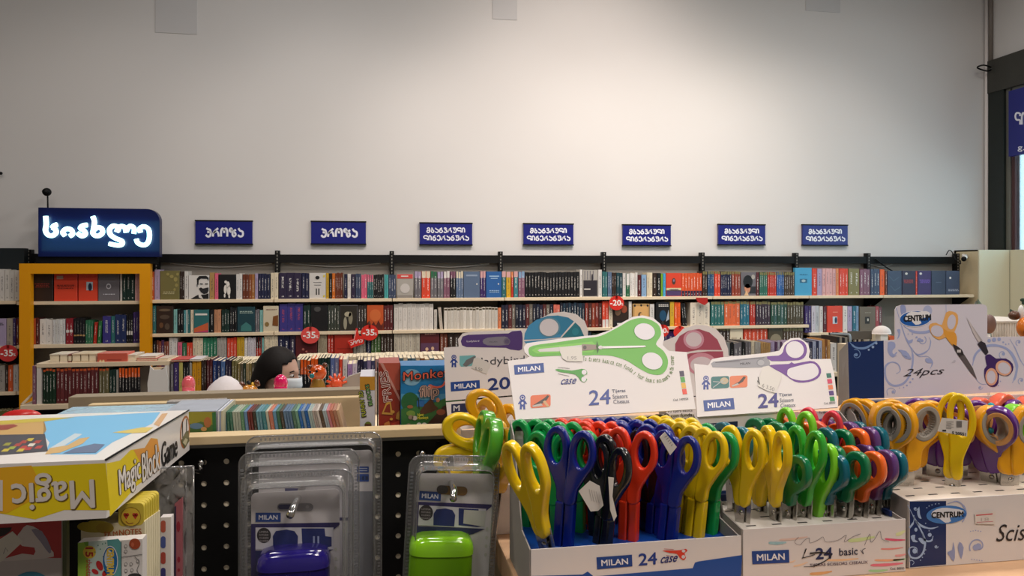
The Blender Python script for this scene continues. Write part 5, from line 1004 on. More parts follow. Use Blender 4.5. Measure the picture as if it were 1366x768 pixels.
pr.poly([(509, 552), (515, 537), (521, 534), (524, 553)], '#c09040', 3); pr.poly([(512, 549), (516, 540), (520, 538), (521, 550)], '#7c2418', 4); pr.ell(523.5, 549, 3, 2.2, '#c09040', 4); pr.ell(522, 558.5, 2.2, 1.8, '#c09040', 4); pr.poly([(528, 558), (529, 551), (533, 547), (533, 560)], '#c09040', 4); pr.poly([(511, 571), (513, 564), (519, 561), (522, 571)], '#c07838', 3); pr.poly([(521, 571), (522, 565), (533, 560), (533.5, 571)], '#b84430', 2); pr.build('box_print', t)
t, pr = game(534.5, 616, 487.5, .975, .06, '#1a6aa0', 'largest box, blue sky over green jungle with orange lettering, rightmost of the boxed games')
pr.rect(534.5, 487.5, 616, 572, '#1674b0', 1); pr.ell(549, 503, 13, 11, '#7aaac8', 2); pr.rect(534.8, 525, 616, 533, '#4a94c0', 2); pr.ell(547, 536, 12, 13, '#1f5c34', 3); pr.poly([(535, 545), (560, 540), (585, 535), (616, 520), (616, 572), (535, 572)], '#2f6a34', 4); pr.rect(556, 534, 566, 542, '#1f5c9c', 5)
pr.line([(558, 530), (559, 545)], 1.2, '#1c2a20', 6, 0); pr.poly([(560, 548), (574, 532), (580, 540), (584, 545), (566, 552)], '#4a2e1c', 6, 2); pr.ell(547, 542, 4, 2.3, '#8a5a3a', 6); pr.poly([(567, 568), (578, 556), (588, 545), (594, 540), (616, 538), (616, 572), (565, 572)], '#3a1e14', 6, 2); pr.ell(588, 549, 6, 4, '#8a4a30', 7); pr.ell(584, 533, 2.5, 3, '#b07a5a', 7); pr.ell(548, 551, 6, 4, '#6a8a3a', 6)
for i_, (x_, y_) in enumerate(((537, 569), (545, 567), (552, 569), (559, 566), (548, 556), (553, 557), (566, 566))): pr.ell(x_, y_, 3.4, 3, ('#c8c4bc', '#8a7a6a', '#b8b0a4')[i_ % 3], 7)
pr.text('Monkeys', (557, 560), (571, 559), (557, 555), '#c8c43a', 8, .03); pr.text('New', (557, 555), (565, 554), (557, 551), '#c8c43a', 8, .03)
for c_, l, bo in (('#1c1c28', 7, .09), ('#d8604a', 8, .01)):
    pr.text('Monkey', (538, 511), (600, 505), (538, 496), c_, l, bo, 0, 1.05)
pr.line([(594, 508), (590, 514), (582, 516), (574, 514)], 2.6, '#d8604a', 8); pr.ell(574, 515.5, 3.4, 3.4, '#c86a58', 9)
for c_, l, bo in (('#1c1c28', 8, .10), ('#c8a89c', 9, .06), ('#6a5a58', 10, .0)):
    pr.text('flip', (560, 533), (585, 531), (559.4, 515), c_, l, bo)
pr.build('box_print', t)
q = MB(); a, b = at(503, 500, .99), at(505, 500, .99); q.box((a.x, CY + .99, zd + .001), (b.x - .0005, CY + 1.05, at(504, 490, .99).z), M_black); tag(q.build('boxed_game'), 'thin black box edge squeezed between the white box and the dark red box', 'game box', 'boxed games standing in the tray')

# toys in the rear tray
zr_ = zd + .001; YR = 1.30
def rear(px, py): return at(px, py, YR)
t = thing('toy_hat', rear(300, 545), 'white soft pointed dome toy behind the beige rail', 'toy'); c = rear(301, 530); q = MB()
pr_ = [(.0335, zr_ - c.z), (.0335, .0), (.031, .010), (.026, .019), (.018, .027), (.009, .0335), (.0015, .036)]
q.lathe([(r * 1.0, h) for r, h in pr_], c, mat('white_fabric', '#c9c5c8', .9, bump=(90, .4)), 28); q.build('body', t)
for i, (px, py, rx, ry, cc) in enumerate(((251.5, 512, 8.2, 11, '#cc5a66'), (374.5, 511, 9, 12, '#c8145a'))):
    c = rear(px, py); q = MB(); s = .00125; q.ball(c, (rx * s * 1.02, rx * s, ry * s), mat('gloss_' + cc[1:], cc, .08, coat=.6), 24, 16); q.lathe([(rx * s * .9, zr_ - c.z), (rx * s * .95, -ry * s * .2)], c, mat('gloss_' + cc[1:], cc, .08), 20)
    tag(q.build('toy_egg'), ('pale coral' if i == 0 else 'hot pink') + ' glossy egg-topped toy ' + ('left of the white dome' if i == 0 else 'in front of the masked face'), 'toy')
# giraffe head: ears, horn stripes
t = thing('toy_giraffe', rear(330, 545), 'brown and yellow toy giraffe head with ears beside the white dome', 'toy')
M_am = mat('amber_toy', '#b87a2a', .2, coat=.5); M_bt = mat('brown_toy', '#5a2c16', .2, coat=.5)
c = rear(333, 522); q = MB(); q.ball(c, (.014, .010, .012), M_am, 18, 12); q.lathe([(.008, zr_ - c.z), (.009, 0)], c, M_am, 14); q.build('head', t)
for a_, b_ in (((326, 516), (318, 512)), ((341, 514), (346, 509))):
    q = MB(); A, B = rear(*a_), rear(*b_); q.tube(smooth_path([A, (A + B) / 2 + Vector((0, 0, .001)), B], 3), [.003, .0045, .0055, .006, .0055, .004, .001], M_bt, 10, flat=.6); q.build('ear', t)
q = MB(); q.tube([rear(336, 517), rear(330, 508)], .0028, M_black, 8); q.tube([rear(340, 517), rear(336, 510)], .0022, mat('yellow_toy', '#c8a02a', .2), 8); q.build('horn', t)
# tiger
t = thing('toy_tiger', rear(424, 545), 'glossy orange tiger figure with teal nose behind the beige rail', 'toy'); M_ti = mat('tiger_orange', '#b84a14', .18, coat=.6, noise=(45, .35))
c = rear(424, 497); q = MB(); q.ball(c, (.0145, .011, .0135), M_ti, 22, 14); q.ball(c + Vector((-.008, -.007, -.003)), (.008, .007, .0065), M_ti, 14, 10); q.lathe([(.013, zr_ - c.z), (.0135, -.024), (.009, -.012), (.008, -.008)], c, mat('tiger_neck', '#8a6a2a', .25, noise=(60, .3)), 16); q.build('body', t)
q = MB(); q.ball(c + Vector((-.0085, -.0155, -.003)), (.0042, .003, .0042), mat('teal_toy', '#1c6a74', .15), 12, 8); q.build('nose', t)
for dx, dz in ((-.0135, .0095), (.0115, .0125)):
    q = MB(); q.ball(c + Vector((dx, 0, dz)), (.0042, .003, .0045), M_bt, 12, 8); q.build('ear', t)
for dx, dz in ((-.012, .003), (-.001, .004)):
    q = MB(); q.ball(c + Vector((dx, -.0105, dz)), (.0022, .0016, .0022), M_black, 8, 6); q.build('eye', t)
# orange comb-like coral
t = thing('toy_dragon', rear(448, 545), 'translucent orange spiky crest toy right of the tiger figure', 'toy'); c = rear(449, 512); M_or = mat('orange_gel', '#d8502a', .15, coat=.5)
q = MB(); q.ball(c, (.0105, .007, .010), M_or, 16, 10); q.lathe([(.008, zr_ - c.z), (.009, -.004)], c, M_or, 12); q.build('body', t)
for k in range(7):
    a = math.radians(195 - 31 * k); q = MB(); q.tube([c + Vector((math.cos(a) * .006, 0, math.sin(a) * .006)), c + Vector((math.cos(a) * .0175, -.001, math.sin(a) * .0175 + .001))], [.0034, .0018], M_or, 8); q.build('spike', t)
# grey rounded headboard
A = rear(452, 519); B = rear(481, 497); q = MB(); zz = zr_
q.slab([(A.x, A.y, zz), (A.x, A.y, A.z + .002), (A.x + .006, A.y, A.z + .012), (A.x + .016, A.y, A.z + .021), (B.x, A.y, B.z), (B.x + .05, A.y, B.z), (B.x + .05, A.y, zz)], (0, -1, 0), .012, mat('warm_grey_plastic', '#98908a', .5)); tag(q.build('display_bin'), 'warm grey rounded bin edge left of the boxed games', 'bin')

# ================================================================== flat glossy puzzles lying behind the big game box
for i, (p0_, p1_, D0, D1, z0_, th, cc, lab) in enumerate([(50, 215, .955, 1.045, zd + .001, 1.4185 - zd - .001, '#16233c', 'dark blue foil-wrapped flat box lying behind the yellow game box'), (66, 222, .972, 1.040, 1.419, .0065, '#9fc4dc', 'silvery pale blue foil-wrapped flat box on top of the dark blue one'), (222, 300, 1.066, 1.083, zd + .001, 1.4245 - zd - .001, '#a8a4a0', 'crumpled clear bag lying along the tray behind the picture books')]):
    a, b = at(p0_, 550, D0), at(p1_, 550, D0); q = MB(); q.box((a.x, CY + D0, z0_), (b.x, CY + D1, z0_ + th), mat('foil_%d' % i, cc, .12, coat=.6, bump=(50, .9)), .001); tag(q.build('foil_puzzle'), lab, 'puzzle box')
c = at(58, 546, 1.03); q = MB(); q.lathe([(.017, 0), (.017, .003)], (c.x + .002, CY + .965, 1.4192 + .0088), mat('red_disc', '#c02a28', .25), 28, 'y', (1.25, .5)); tag(q.build('toy_disc'), 'red flat disc lying on the foil-wrapped boxes', 'disc')

# ================================================================== the big yellow game box
K = .985
A = CAM + ray(140.5, 613) * (.6 * K); xF = A.x; Yf = A.y; zT = A.z; zB = (CAM + ray(146, 691) * (.6 * K)).z
Rr = CAM + ray(250, 547) * (.883 * K); Yb = Rr.y
drop = (Rr.z - zT) * 0; L_ = .37
t = thing('game_box', (xF - L_ / 2, (Yf + Yb) / 2, zB), 'large yellow and white game box with upside-down white lettering, front left', 'game box')
rz = (Rr.z - zT); rb = ((CAM + ray(254, 600) * (.883 * K)).z - zB)
V = [(xF - L_, Yf, zB), (xF + .001, Yf, zB), (xF - .004, Yb, zB + rb), (xF - L_, Yb, zB + rb), (xF - L_, Yf, zT), (xF, Yf, zT), (xF - .005, Yb, zT + rz), (xF - L_, Yb, zT + rz)]
q = MB(); q.idx(V, [(0, 3, 2, 1), (4, 5, 6, 7), (0, 1, 5, 4), (1, 2, 6, 5), (2, 3, 7, 6), (3, 0, 4, 7)], mat('white_gloss_card', '#dcd8d4', .28)); q.build('carton', t)
fr = Plane(V[0], V[1], V[5]); sd = Plane(V[1], V[2], V[6]); tp = Plane(V[4], V[5], V[6])
pr = Print(fr)
pr.poly([(-600, 651), (-600, 728), (-300, 706), (-30, 696), (0, 684.5), (47, 692.5), (86, 680), (147, 680.5), (141, 617.5)], '#dcc410', 1)
pr.poly([(-60, 628), (0, 623.5), (42, 620.5), (52, 640), (40, 668), (10, 684), (0, 684.5), (-60, 700)], '#dba51c', 2)
for c_, l, bo, dx, dy in (('#6a5416', 3, .03, 1.3, 1), ('#cfc8c0', 5, .018, 0, 0)):
    pr.text('Magic', (124 + dx, 627.5 + dy), (15 + dx, 633.5 + dy), (126.5 + dx, 676 + dy), c_, l, bo)
pr.rect(-30, 640, 4, 681, '#cfc8c0', 5); pr.build('front_print', t)
pr = Print(sd)
pr.poly([(141.5, 618), (160, 614), (171, 603), (174, 600), (193, 597), (201, 584), (210, 585), (213, 605), (213, 624), (182, 648), (146.5, 689)], '#dcc410', 1)
pr.poly([(178, 600), (193, 597), (201, 584), (210, 586), (213, 605), (213, 626), (205, 632), (190, 622)], '#d8943a', 2)
for c_, l, bo in (('#4a3c1c', 3, .035), ('#e2dcd6', 5, .008)):
    pr.text('Magic', (160, 671), (187.5, 646.5), (157.5, 627), c_, l, bo)
    pr.text('Block', (190, 643.5), (212.5, 625.5), (188.5, 606), c_, l, bo)
pr.text('Game', (215, 624), (236, 607.5), (215, 591), '#1c1a1c', 5, .012)
pr.ell(246.5, 576, 6.3, 22, '#a8683a', 2, 4); pr.ell(246.5, 576, 4.8, 18.5, '#d8d4d0', 3, 4); pr.line([(243, 562), (243.3, 584)], 1.2, '#1c1a1c', 4, 0); pr.line([(248.5, 559), (248.5, 580)], 1.2, '#1c1a1c', 4, 0); pr.poly([(241, 588), (247, 576), (251, 574), (252, 588), (246, 598)], '#5a5a3a', 5); pr.poly([(243, 590), (247, 584), (250, 586), (247, 594)], '#b8b494', 6)
pr.build('side_print', t)
pr = Print(tp)
pr.poly([(-480, 622), (-300, 582), (0, 561), (58, 558), (62, 573), (58, 581), (0, 585)], '#b8965a', 1); pr.poly([(-60, 567), (0, 561.5), (58, 557.5), (100, 556.5), (60, 562), (0, 566)], '#b8a83a', 2)
pr.poly([(-370, 598), (0, 580), (60, 579), (64, 602), (0, 607), (-440, 620)], '#3c3c44', 3)
pr.poly([(-20, 569), (18, 566), (24, 568), (10, 573), (-20, 575)], '#8a3a2a', 3)
for (x, y, c_) in ((6, 601, '#b8a83a'), (14, 598, '#8a9a3a'), (22, 594, '#9a3a34'), (30, 590, '#9a3a34'), (38, 587, '#b8a83a'), (30, 597, '#a83a34'), (40, 594, '#c8c4b8'), (48, 590, '#9a3a34'), (26, 601, '#b8a83a'), (36, 599, '#a83a34'), (50, 597, '#a83a34'), (8, 593, '#8a8a34')):
    pr.poly([(x - 5, y + 1.8), (x, y - 2.2), (x + 8, y - 2.6), (x + 4, y + 1.6)], c_, 4)
pr.poly([(58, 558), (214, 549.5), (203, 565), (150, 590), (128, 606), (68, 606), (62, 600), (66, 590), (58, 580)], '#6fb0d8', 1)  # blue reflection on the glossy lid, painted as a flat light-blue area
pr.poly([(60, 606), (66, 598), (90, 594), (106, 585), (120, 583), (110, 592), (80, 604)], '#c0a068', 3); pr.poly([(84, 605), (100, 598), (126, 592), (140, 593), (128, 604)], '#5a6a88', 4); pr.poly([(150, 577), (190, 570), (205, 570), (195, 577), (170, 578)], '#c8b45a', 3); pr.poly([(205, 566), (216, 552), (224, 551), (212, 569)], '#c09a70', 3); pr.poly([(66, 598), (100, 578), (110, 579), (80, 598)], '#b8c8d0', 2)
pr.build('top_print_and_reflection', t)
q = MB(); q.tube([Vector(V[5]) + Vector((.0003, 0, 0)), Vector(V[6]) + Vector((.0003, 0, 0))], .0009, M_black, 6); q.build('lid_seam', t)
# black bracket shelf that carries it
q = MB(); zk = zB + min(0, rb) - .0006; q.box((xF - L_ + .03, Yf + .05, zk - .004), (xF - .03, CY + DG - .0005, zk), M_black); q.slab([(xF - .05, CY + DG - .001, zk - .005), (xF - .05, Yf + .08, zk - .005), (xF - .05, CY + DG - .001, zk - .03)], (1, 0, 0), .003, M_black)
tag(q.build('bracket_shelf'), 'thin black bracket shelf under the yellow game box, fixed to the pegboard', 'shelf')

# ================================================================== blister packs
def rr_world(x0, z0, x1, z1, r, Y, n=5):
    pts = []
    for cx_, cz, a0 in ((x1 - r, z1 - r, 0), (x0 + r, z1 - r, 90), (x0 + r, z0 + r, 180), (x1 - r, z0 + r, 270)):
        for k in range(n + 1): a = math.radians(a0 + 90 * k / n); pts.append(Vector((cx_ + r * math.cos(a), Y, cz + r * math.sin(a))))
    return pts
def tilt_about(t, piv, ang):
    t.rotation_euler = (0, ang, 0); t.location = Vector(piv) - Matrix.Rotation(ang, 3, 'Y') @ (Vector(piv) - t.location)
def blister(outer, card, D, thick, label, tilt=0, detail=True, grp=None, height=.2):
    """outer, card: (x0, ytop, x1) in photo pixels at distance D (front lip plane)"""
    A = at(outer[0], outer[1], D); B = at(outer[2], outer[1], D); zt_ = A.z; zb_ = zt_ - height; Y = CY + D; r = .012
    t = thing('blister_pack', ((A.x + B.x) / 2, Y, zb_), label, 'blister pack', grp)
    o_ = rr_world(A.x, zb_, B.x, zt_, r, Y + thick); i_ = rr_world(A.x + .006, zb_ + .006, B.x - .006, zt_ - .006, r * .8, Y + thick)
    f_ = rr_world(A.x + .009, zb_ + .009, B.x - .009, zt_ - .009, r * .7, Y)
    n = len(o_); q = MB(); q.idx(o_ + i_, [(k, (k + 1) % n, n + (k + 1) % n, n + k) for k in range(n)], M_rim)
    q.idx(i_ + f_, [(k, (k + 1) % n, n + (k + 1) % n, n + k) for k in range(n)], M_rim, True); q.idx(f_, [tuple(range(n))[::-1]], M_clear); q.build('clear_shell', t)
    # ribs of the lip
    q = MB(); m = 44
    for side in (0, 1):
        x = (A.x + .0015) if side == 0 else (B.x - .0045)
        for k in range(m):
            z = zb_ + .02 + (zt_ - zb_ - .035) * k / m; q.box((x, Y + thick - .0012, z), (x + .003, Y + thick, z + .0016), M_rim)
    for k in range(24):
        x = A.x + .015 + (B.x - A.x - .03) * k / 24; q.box((x, Y + thick - .0012, zt_ - .0048), (x + .0018, Y + thick, zt_ - .0018), M_rim)
    q.tube(rr_world(A.x, zb_, B.x, zt_, r, Y + thick), .0009, M_rim, 6, closed=True); q.tube(f_, .0007, M_rim, 6, closed=True)
    rb_ = q.build('lip_ribs', t); rb_['kind'] = 'stuff'
    Dc = D + thick * .75; C = at(card[0], card[1], Dc); E = at(card[2], card[1], Dc); cc = rr_world(C.x, zb_ + .01, E.x, C.z, .005, CY + Dc)
    q = MB(); q.slab(cc, (0, -1, 0), .0006, M_card); q.build('card', t)
    return t, Dc, A, B, zb_
gA = 'blister packs hanging on one hook'
t, Dc, *_ = blister((324, 588, 509), (345, 606, 497), .85, .02, 'rearmost and widest clear blister pack behind the two purple sharpener packs', grp=gA)
pr = Print(Plane((0, CY + Dc - .0003, 1), (1, CY + Dc - .0003, 1), (0, CY + Dc - .0003, 2)))
pr.rect(345, 655, 497, 800, '#8b8d92', 1); pr.rrect(476, 622, 492, 630, .8, '#2a50a0', 2); pr.rrect(476, 632, 492, 642, .8, '#2a50a0', 2)
for yy in (624, 627): pr.rect(478, yy, 490, yy + 1, '#c8d0e0', 3)
for x_ in (477.5, 482.5, 487.5): pr.rect(x_, 635, x_ + 3.4, 640, '#16305c', 3)
pr.build('card_print', t)
t, Dc, *_ = blister((314, 611, 478), (345, 629, 464), .80, .02, 'second clear blister pack, directly behind the front purple sharpener pack', grp=gA)
pr = Print(Plane((0, CY + Dc - .0003, 1), (1, CY + Dc - .0003, 1), (0, CY + Dc - .0003, 2))); pr.rect(380, 651, 400, 655, '#4a4a78'); pr.rect(345, 690, 464, 694, '#2a2466'); pr.build('card_print', t)
t, Dc, A, B, zb_ = blister((316, 640, 470), (335, 657.5, 453), .745, .022, 'front clear blister pack holding a purple sharpener, hanging on the left hook', grp=gA)
def mil(pr, quad, lay=3, name=None):
    """white letters on a blue plate"""
    (x0, y0), (x1, y1), (x2, y2), (x3, y3) = quad
    pr.poly(quad, '#14418c', lay)
    dx, dy = x1 - x0, y1 - y0; hx, hy = x3 - x0, y3 - y0
    f = lambda u, v: (x0 + dx * u + hx * v, y0 + dy * u + hy * v)
    pr.text('MILAN', f(.13, .74), f(.87, .74), f(.13, .26), '#e8e8ee', lay + 1, .035)
def sharp_card(t, Dc, q0, main, sticker):
    """print of the sharpener card; q0 = function mapping unit card coords to photo pixels"""
    pr = Print(Plane((0, CY + Dc - .0003, 1), (1, CY + Dc - .0003, 1), (0, CY + Dc - .0003, 2))); f = q0
    pr.poly([f(0, .395), f(1, .375), f(1, .405), f(.93, .47), f(.93, .44), f(.05, .44), f(.05, 1.7), f(0, 1.7)], '#241c5c', 2)
    pr.poly([f(.05, .44), f(.93, .44), f(.93, .72), f(.05, .72)], '#d8d6da', 2); pr.poly([f(.05, .735), f(.93, .72), f(.78, .80), f(.6, .86), f(.05, 1.7)], '#1a2458', 2)
    c = f(.145, .54); pr.ell(c[0], c[1], 9.4, 10.2, '#2a2428', 4)
    for k_, tx in enumerate(('LIMPIA', 'ROTURAS', 'CLEAN', 'SHARP')): pr.text(tx, (c[0] - 6, c[1] - 3.4 + 4 * k_), (c[0] + 6, c[1] - 3.4 + 4 * k_), (c[0] - 6, c[1] - 5.8 + 4 * k_), '#b0a8a8', 5, .01)
    pr.poly([f(.25, .71), f(.245, .55), f(.28, .485), f(.4, .465), f(.49, .485), f(.53, .55), f(.525, .71)], '#16286c', 4)
    pr.poly([f(.57, .45), f(.83, .45), f(.84, .55), f(.91, .56), f(.91, .68), f(.83, .70), f(.58, .69)], '#16286c', 4)
    if sticker: pr.poly([f(.64, .47), f(.93, .47), f(.92, .69), f(.64, .66)], '#d0cfc4', 6)
    else: pr.poly([f(.70, .55), f(.72, .55), f(.72, .68), f(.70, .68)], '#a8b4d8', 5); pr.poly([f(.75, .55), f(.77, .55), f(.77, .68), f(.75, .68)], '#a8b4d8', 5)
    for k_ in range(4): a_ = f(.955, .72 + k_ * .12); pr.ell(a_[0], a_[1], 2.0, 2.6, '#c8c8b8', 3, 0, 6)
    return pr
f = lambda u, v: (335 + 118 * u, 657.5 + 104 * v)
pr = sharp_card(t, Dc, f, None, False); mil(pr, [(341, 683.5), (374.5, 683.5), (374.5, 695.7), (341, 695.7)])
pr.rrect(369.5, 671, 418, 681.2, 5, '#8f8c8e', 3); pr.rrect(371, 672.5, 390, 679, 3, '#2c2c5c', 4); pr.ell(410, 675.5, 2.3, 2.3, '#b0acac', 4); pr.build('card_print', t)
def sharpener(t, px0, px1, ytop, D, col, name, inner):
    A = at(px0, ytop, D); B = at(px1, ytop, D); cx_ = (A.x + B.x) / 2; w_ = (B.x - A.x) / 2; zt_ = A.z; Y = CY + D + .014
    prof = [(0.02, 0), (.62, -.001), (.86, -.0035), (.96, -.008), (1.0, -.014), (1.0, -.0185), (.955, -.0195), (.97, -.021), (.98, -.05), (.95, -.085), (.5, -.09)]
    m = mat(name, col, .15, coat=.6); q = MB()
    verts = []; seg = 36
    for r, h in prof[::-1]:
        for k in range(seg):
            a = 2 * PI * k / seg; ca, sa = math.cos(a), math.sin(a); e = .55
            verts.append(Vector((cx_ + w_ * r * (abs(ca) ** e) * (1 if ca > 0 else -1), Y + .020 * r * (abs(sa) ** e) * (1 if sa > 0 else -1), zt_ + h)))
    n = len(prof); q.idx(verts[(n - 6) * seg:], [(i * seg + k, i * seg + (k + 1) % seg, (i + 1) * seg + (k + 1) % seg, (i + 1) * seg + k) for i in range(5) for k in range(seg)], m, True); q.build('sharpener_lid', t)
    mt_ = clear(name + '_tank', '#c8d0d8' if 'purple' in name else '#c8e89a', .9, .1, milk=.45, mcol=col) ; q = MB(); q.idx(verts[:(n - 5) * seg], [(i * seg + k, i * seg + (k + 1) % seg, (i + 1) * seg + (k + 1) % seg, (i + 1) * seg + k) for i in range(n - 6) for k in range(seg)], mt_, True); q.build('sharpener_tank', t)
    q = MB()
    for u0, u1, c in inner: q.box((cx_ + w_ * u0, Y - .004, zt_ - .08), (cx_ + w_ * u1, Y + .012, zt_ - .0205), mat('in_' + c[1:], c, .3, metal=.3))
    q.build('sharpener_insert', t)
sharpener(t, 340, 440, 737, .742, '#241a78', 'purple_plastic', [(-.85, -.1, '#2a2070'), (-.05, .4, '#5a50a0'), (.45, .85, '#2a2070')])
t, Dc, A, B, zb_ = blister((548, 618, 672), (558, 634, 660), .755, .022, 'clear blister pack with a lime green sharpener, tilted, in front of the white display', tilt=math.radians(3.5))
f = lambda u, v: (557.5 + 102 * u, 634 + 95 * v)
pr = sharp_card(t, Dc, f, None, True); mil(pr, [(562, 657), (591, 657), (591, 669), (562, 669)]); pr.rrect(585, 648, 626, 660, 5.5, '#8a6424', 3); pr.rrect(585, 648, 600, 659, 5, '#3a3230', 4)
pr.build('card_print', t)
sharpener(t, 553, 640, 719, .752, '#86c81c', 'lime_plastic', [(-.9, -.55, '#6a9a1c'), (-.5, -.12, '#4a3a20'), (-.05, .3, '#1c4a2a'), (.35, .85, '#8ac040')])
tilt_about(t, ((A.x + B.x) / 2, CY + .755, A.z), math.radians(3.2))
def long_hook(px, py, D, label):
    c = at(px, py, D); q = MB(); q.tube(smooth_path([(c.x, CY + DG + .002, c.z + .004), (c.x, CY + DG - .02, c.z), (c.x, CY + D + .05, c.z), (c.x, CY + D - .002, c.z + .003), (c.x - .0025, CY + D - .022, c.z - .001)], 4), .0036, M_chrome, 12); tag(q.build('peg_hook'), label, 'hook')
long_hook(394, 676, .738, 'chrome wire hook through the purple sharpener packs')
long_hook(605, 655, .748, 'chrome wire hook through the lime green sharpener pack')
def short_hook(px, py, px2, py2, D2, label):
    c = at(px, py, DG); e = at(px2, py2, D2); q = MB(); q.tube(smooth_path([(c.x, CY + DG + .002, c.z), c + Vector((0, -.012, -.002)), c + Vector((.004 if e.x > c.x else -.004, -.022, -.006)), e], 4), .0022, M_chrome, 10); q.ball(c + Vector((0, -.006, .001)), .0045, M_chrome, 12, 8); tag(q.build('peg_hook'), label, 'hook')
short_hook(270, 616.5, 240, 624, .80, 'short chrome hook holding the clear bags under the yellow game box')
short_hook(563, 604, 600, 608, .90, 'short chrome hook just left of the yellow kids scissors')

# ================================================================== hanging stationery under the big game box
t = thing('sticker_pack', at(40, 800, .66), 'red and white unicorn sticker pack with price label, bottom left corner', 'sticker pack')
D = .67; Y = CY + D; A = at(-60, 690, D); B = at(84, 800, D); q = MB(); q.box((A.x, Y, B.z), (B.x, Y + .004, A.z + .012), mat('white_sleeve', '#c4bcb8', .3)); q.box((B.x, Y - .001, B.z), (B.x + .003, Y + .005, A.z + .012), mat('dull_green_edge', '#4a5030', .4)); q.build('card', t)
pr = Print(Plane((0, Y - .0003, 1), (1, Y - .0003, 1), (0, Y - .0003, 2)))
pr.rect(-60, 690, 82, 744, '#a83232', 1); pr.poly([(28, 708), (36, 700), (52, 706), (58, 720), (66, 730), (72, 742), (40, 746), (0, 748), (30, 738), (45, 740), (46, 730), (30, 728), (22, 718)], '#c9c0bc', 2, 2)
pr.poly([(42, 706), (56, 708), (68, 730), (66, 738), (54, 722)], '#8a8494', 3, 2); pr.rect(-60, 744, 82, 800, '#b8b0ae', 1); pr.ell(42, 778, 24, 16, '#3f8aa8', 3); pr.poly([(-10, 704), (16, 703), (14, 708), (6, 714), (-10, 718)], '#2c2020', 2)
pr.poly([(-8, 724), (17, 708), (31, 722), (2, 749), (-8, 748)], '#cfcbbf', 5); pr.line([(5, 738), (8, 730), (11, 735)], .8, '#6a6a68', 6, 0); pr.build('card_print', t)
# memo pads with emoji
t = thing('memo_pad', at(150, 800, .72), 'stack of ivory memo pads with yellow smiley tabs, below the yellow game box', 'memo pad')
for k in range(7):
    D = .70 + k * .007; Y = CY + D; sx_ = 3.2 * k; A = at(108 + sx_, 700 - k * 2.2, D); B = at(193 + sx_ * .95, 800, D)
    q = MB(); pts = [(A.x, Y, B.z), (B.x, Y, B.z), (B.x, Y, A.z + .0), (A.x, Y, A.z)]; q.slab(pts, (0, -1, 0), .0055, mat('ivory_paper', '#d8cfae', .6)); q.build('pad', t)
    C = at(158 + sx_ * .95, 672 - k * 2.4, D); E_ = at(192 + sx_ * .95, 700 - k * 2.2, D)
    q = MB(); q.slab(rr_world(C.x, E_.z, E_.x, C.z, .004, Y - .0002), (0, -1, 0), .005, mat('yellow_tab', '#c8b43a', .5)); q.build('tab', t)
Y = CY + .70; pr = Print(Plane((0, Y - .0008, 1), (1, Y - .0008, 1), (0, Y - .0008, 2)))
pr.ell(174.5, 689, 13.5, 12.8, '#8a6a1c', 1); pr.ell(174.5, 689, 12.7, 12, '#d0b030', 2)
for hx in (168.5, 180.5):
    pr.ell(hx - 1.6, 686, 2.3, 2.1, '#b8361c', 3); pr.ell(hx + 1.6, 686, 2.3, 2.1, '#b8361c', 3); pr.poly([(hx - 3.6, 687), (hx + 3.6, 687), (hx, 692.5)], '#b8361c', 3)
pr.line([(168, 695), (172, 698), (178, 697)], 1, '#8a3a1c', 3)
pr.text('FILM', (140, 715.5), (157, 714.5), (139.5, 709), '#a8501c', 3, .03); pr.text('NOTES', (159.5, 714.5), (189, 712.5), (159, 706.5), '#a8501c', 3, .03)
pr.ell(127, 702, 24, 8, '#a8962c', 2); pr.ell(140, 704, 12, 7, '#a0882a', 3)
pr.build('tab_print', t)
# box of adhesive sheets in front
D = .665; Y = CY + D; t = thing('note_set', at(150, 800, D), 'small box reading 15 sheets with green, teal and white panels, bottom left', 'note set')
A = at(104, 724, D); B = at(190, 800, D); q = MB(); q.slab([(A.x, Y, B.z), (B.x, Y, B.z), (B.x, Y, A.z + .0002), (A.x, Y, A.z)], (0, -1, 0), .012, mat('white_gloss_card', '#dcd8d4', .28)); q.build('carton', t)
pr = Print(Plane((0, Y - .0002, 1), (1, Y - .0002, 1), (0, Y - .0002, 2)))
pr.poly([(104, 724), (118, 722), (118, 800), (104, 800)], '#6a9a2a', 1); pr.poly([(104, 724), (112, 723), (118, 735), (118, 760), (108, 800), (104, 800)], '#8ab03a', 2)
pr.poly([(118, 722), (158, 718.5), (162, 724), (162, 800), (118, 800)], '#b8ccc4', 1); pr.poly([(143, 720), (158, 718.5), (162, 724), (162, 800), (150, 800)], '#5a9c9c', 2, 0)
pr.ell(119.5, 736, 8.6, 8.6, '#d8b83a', 3); pr.text('15', (114.5, 730), (114.5, 742), (124, 730), '#a8261c', 4, .05)
pr.text('sheets', (115, 746), (115, 768), (123, 746), '#b83a2a', 4, .0)
pr.ell(147, 748, 10.6, 20.5, '#e0e0e0', 3); pr.ell(147, 748, 9.6, 19.3, '#1f6aa4', 4); pr.ell(145, 745, 5.5, 12, '#c8d4dc', 5); pr.text('CENTRUM', (143, 731), (143, 766), (152, 731), '#e0c04a', 6, .06)
pr.ell(133, 754, 4, 7, '#b82a2a', 3, -25); pr.ell(127, 762, 3, 5, '#b82a2a', 3, -60); pr.ell(140, 764, 3.2, 5, '#b82a2a', 3, 30)
for x_, y_ in ((131, 727), (137, 725), (141, 724), (134, 732), (127, 736), (138, 742), (142, 755)): pr.ell(x_, y_, .9, .9, '#3a7a6a', 4, 0, 6)
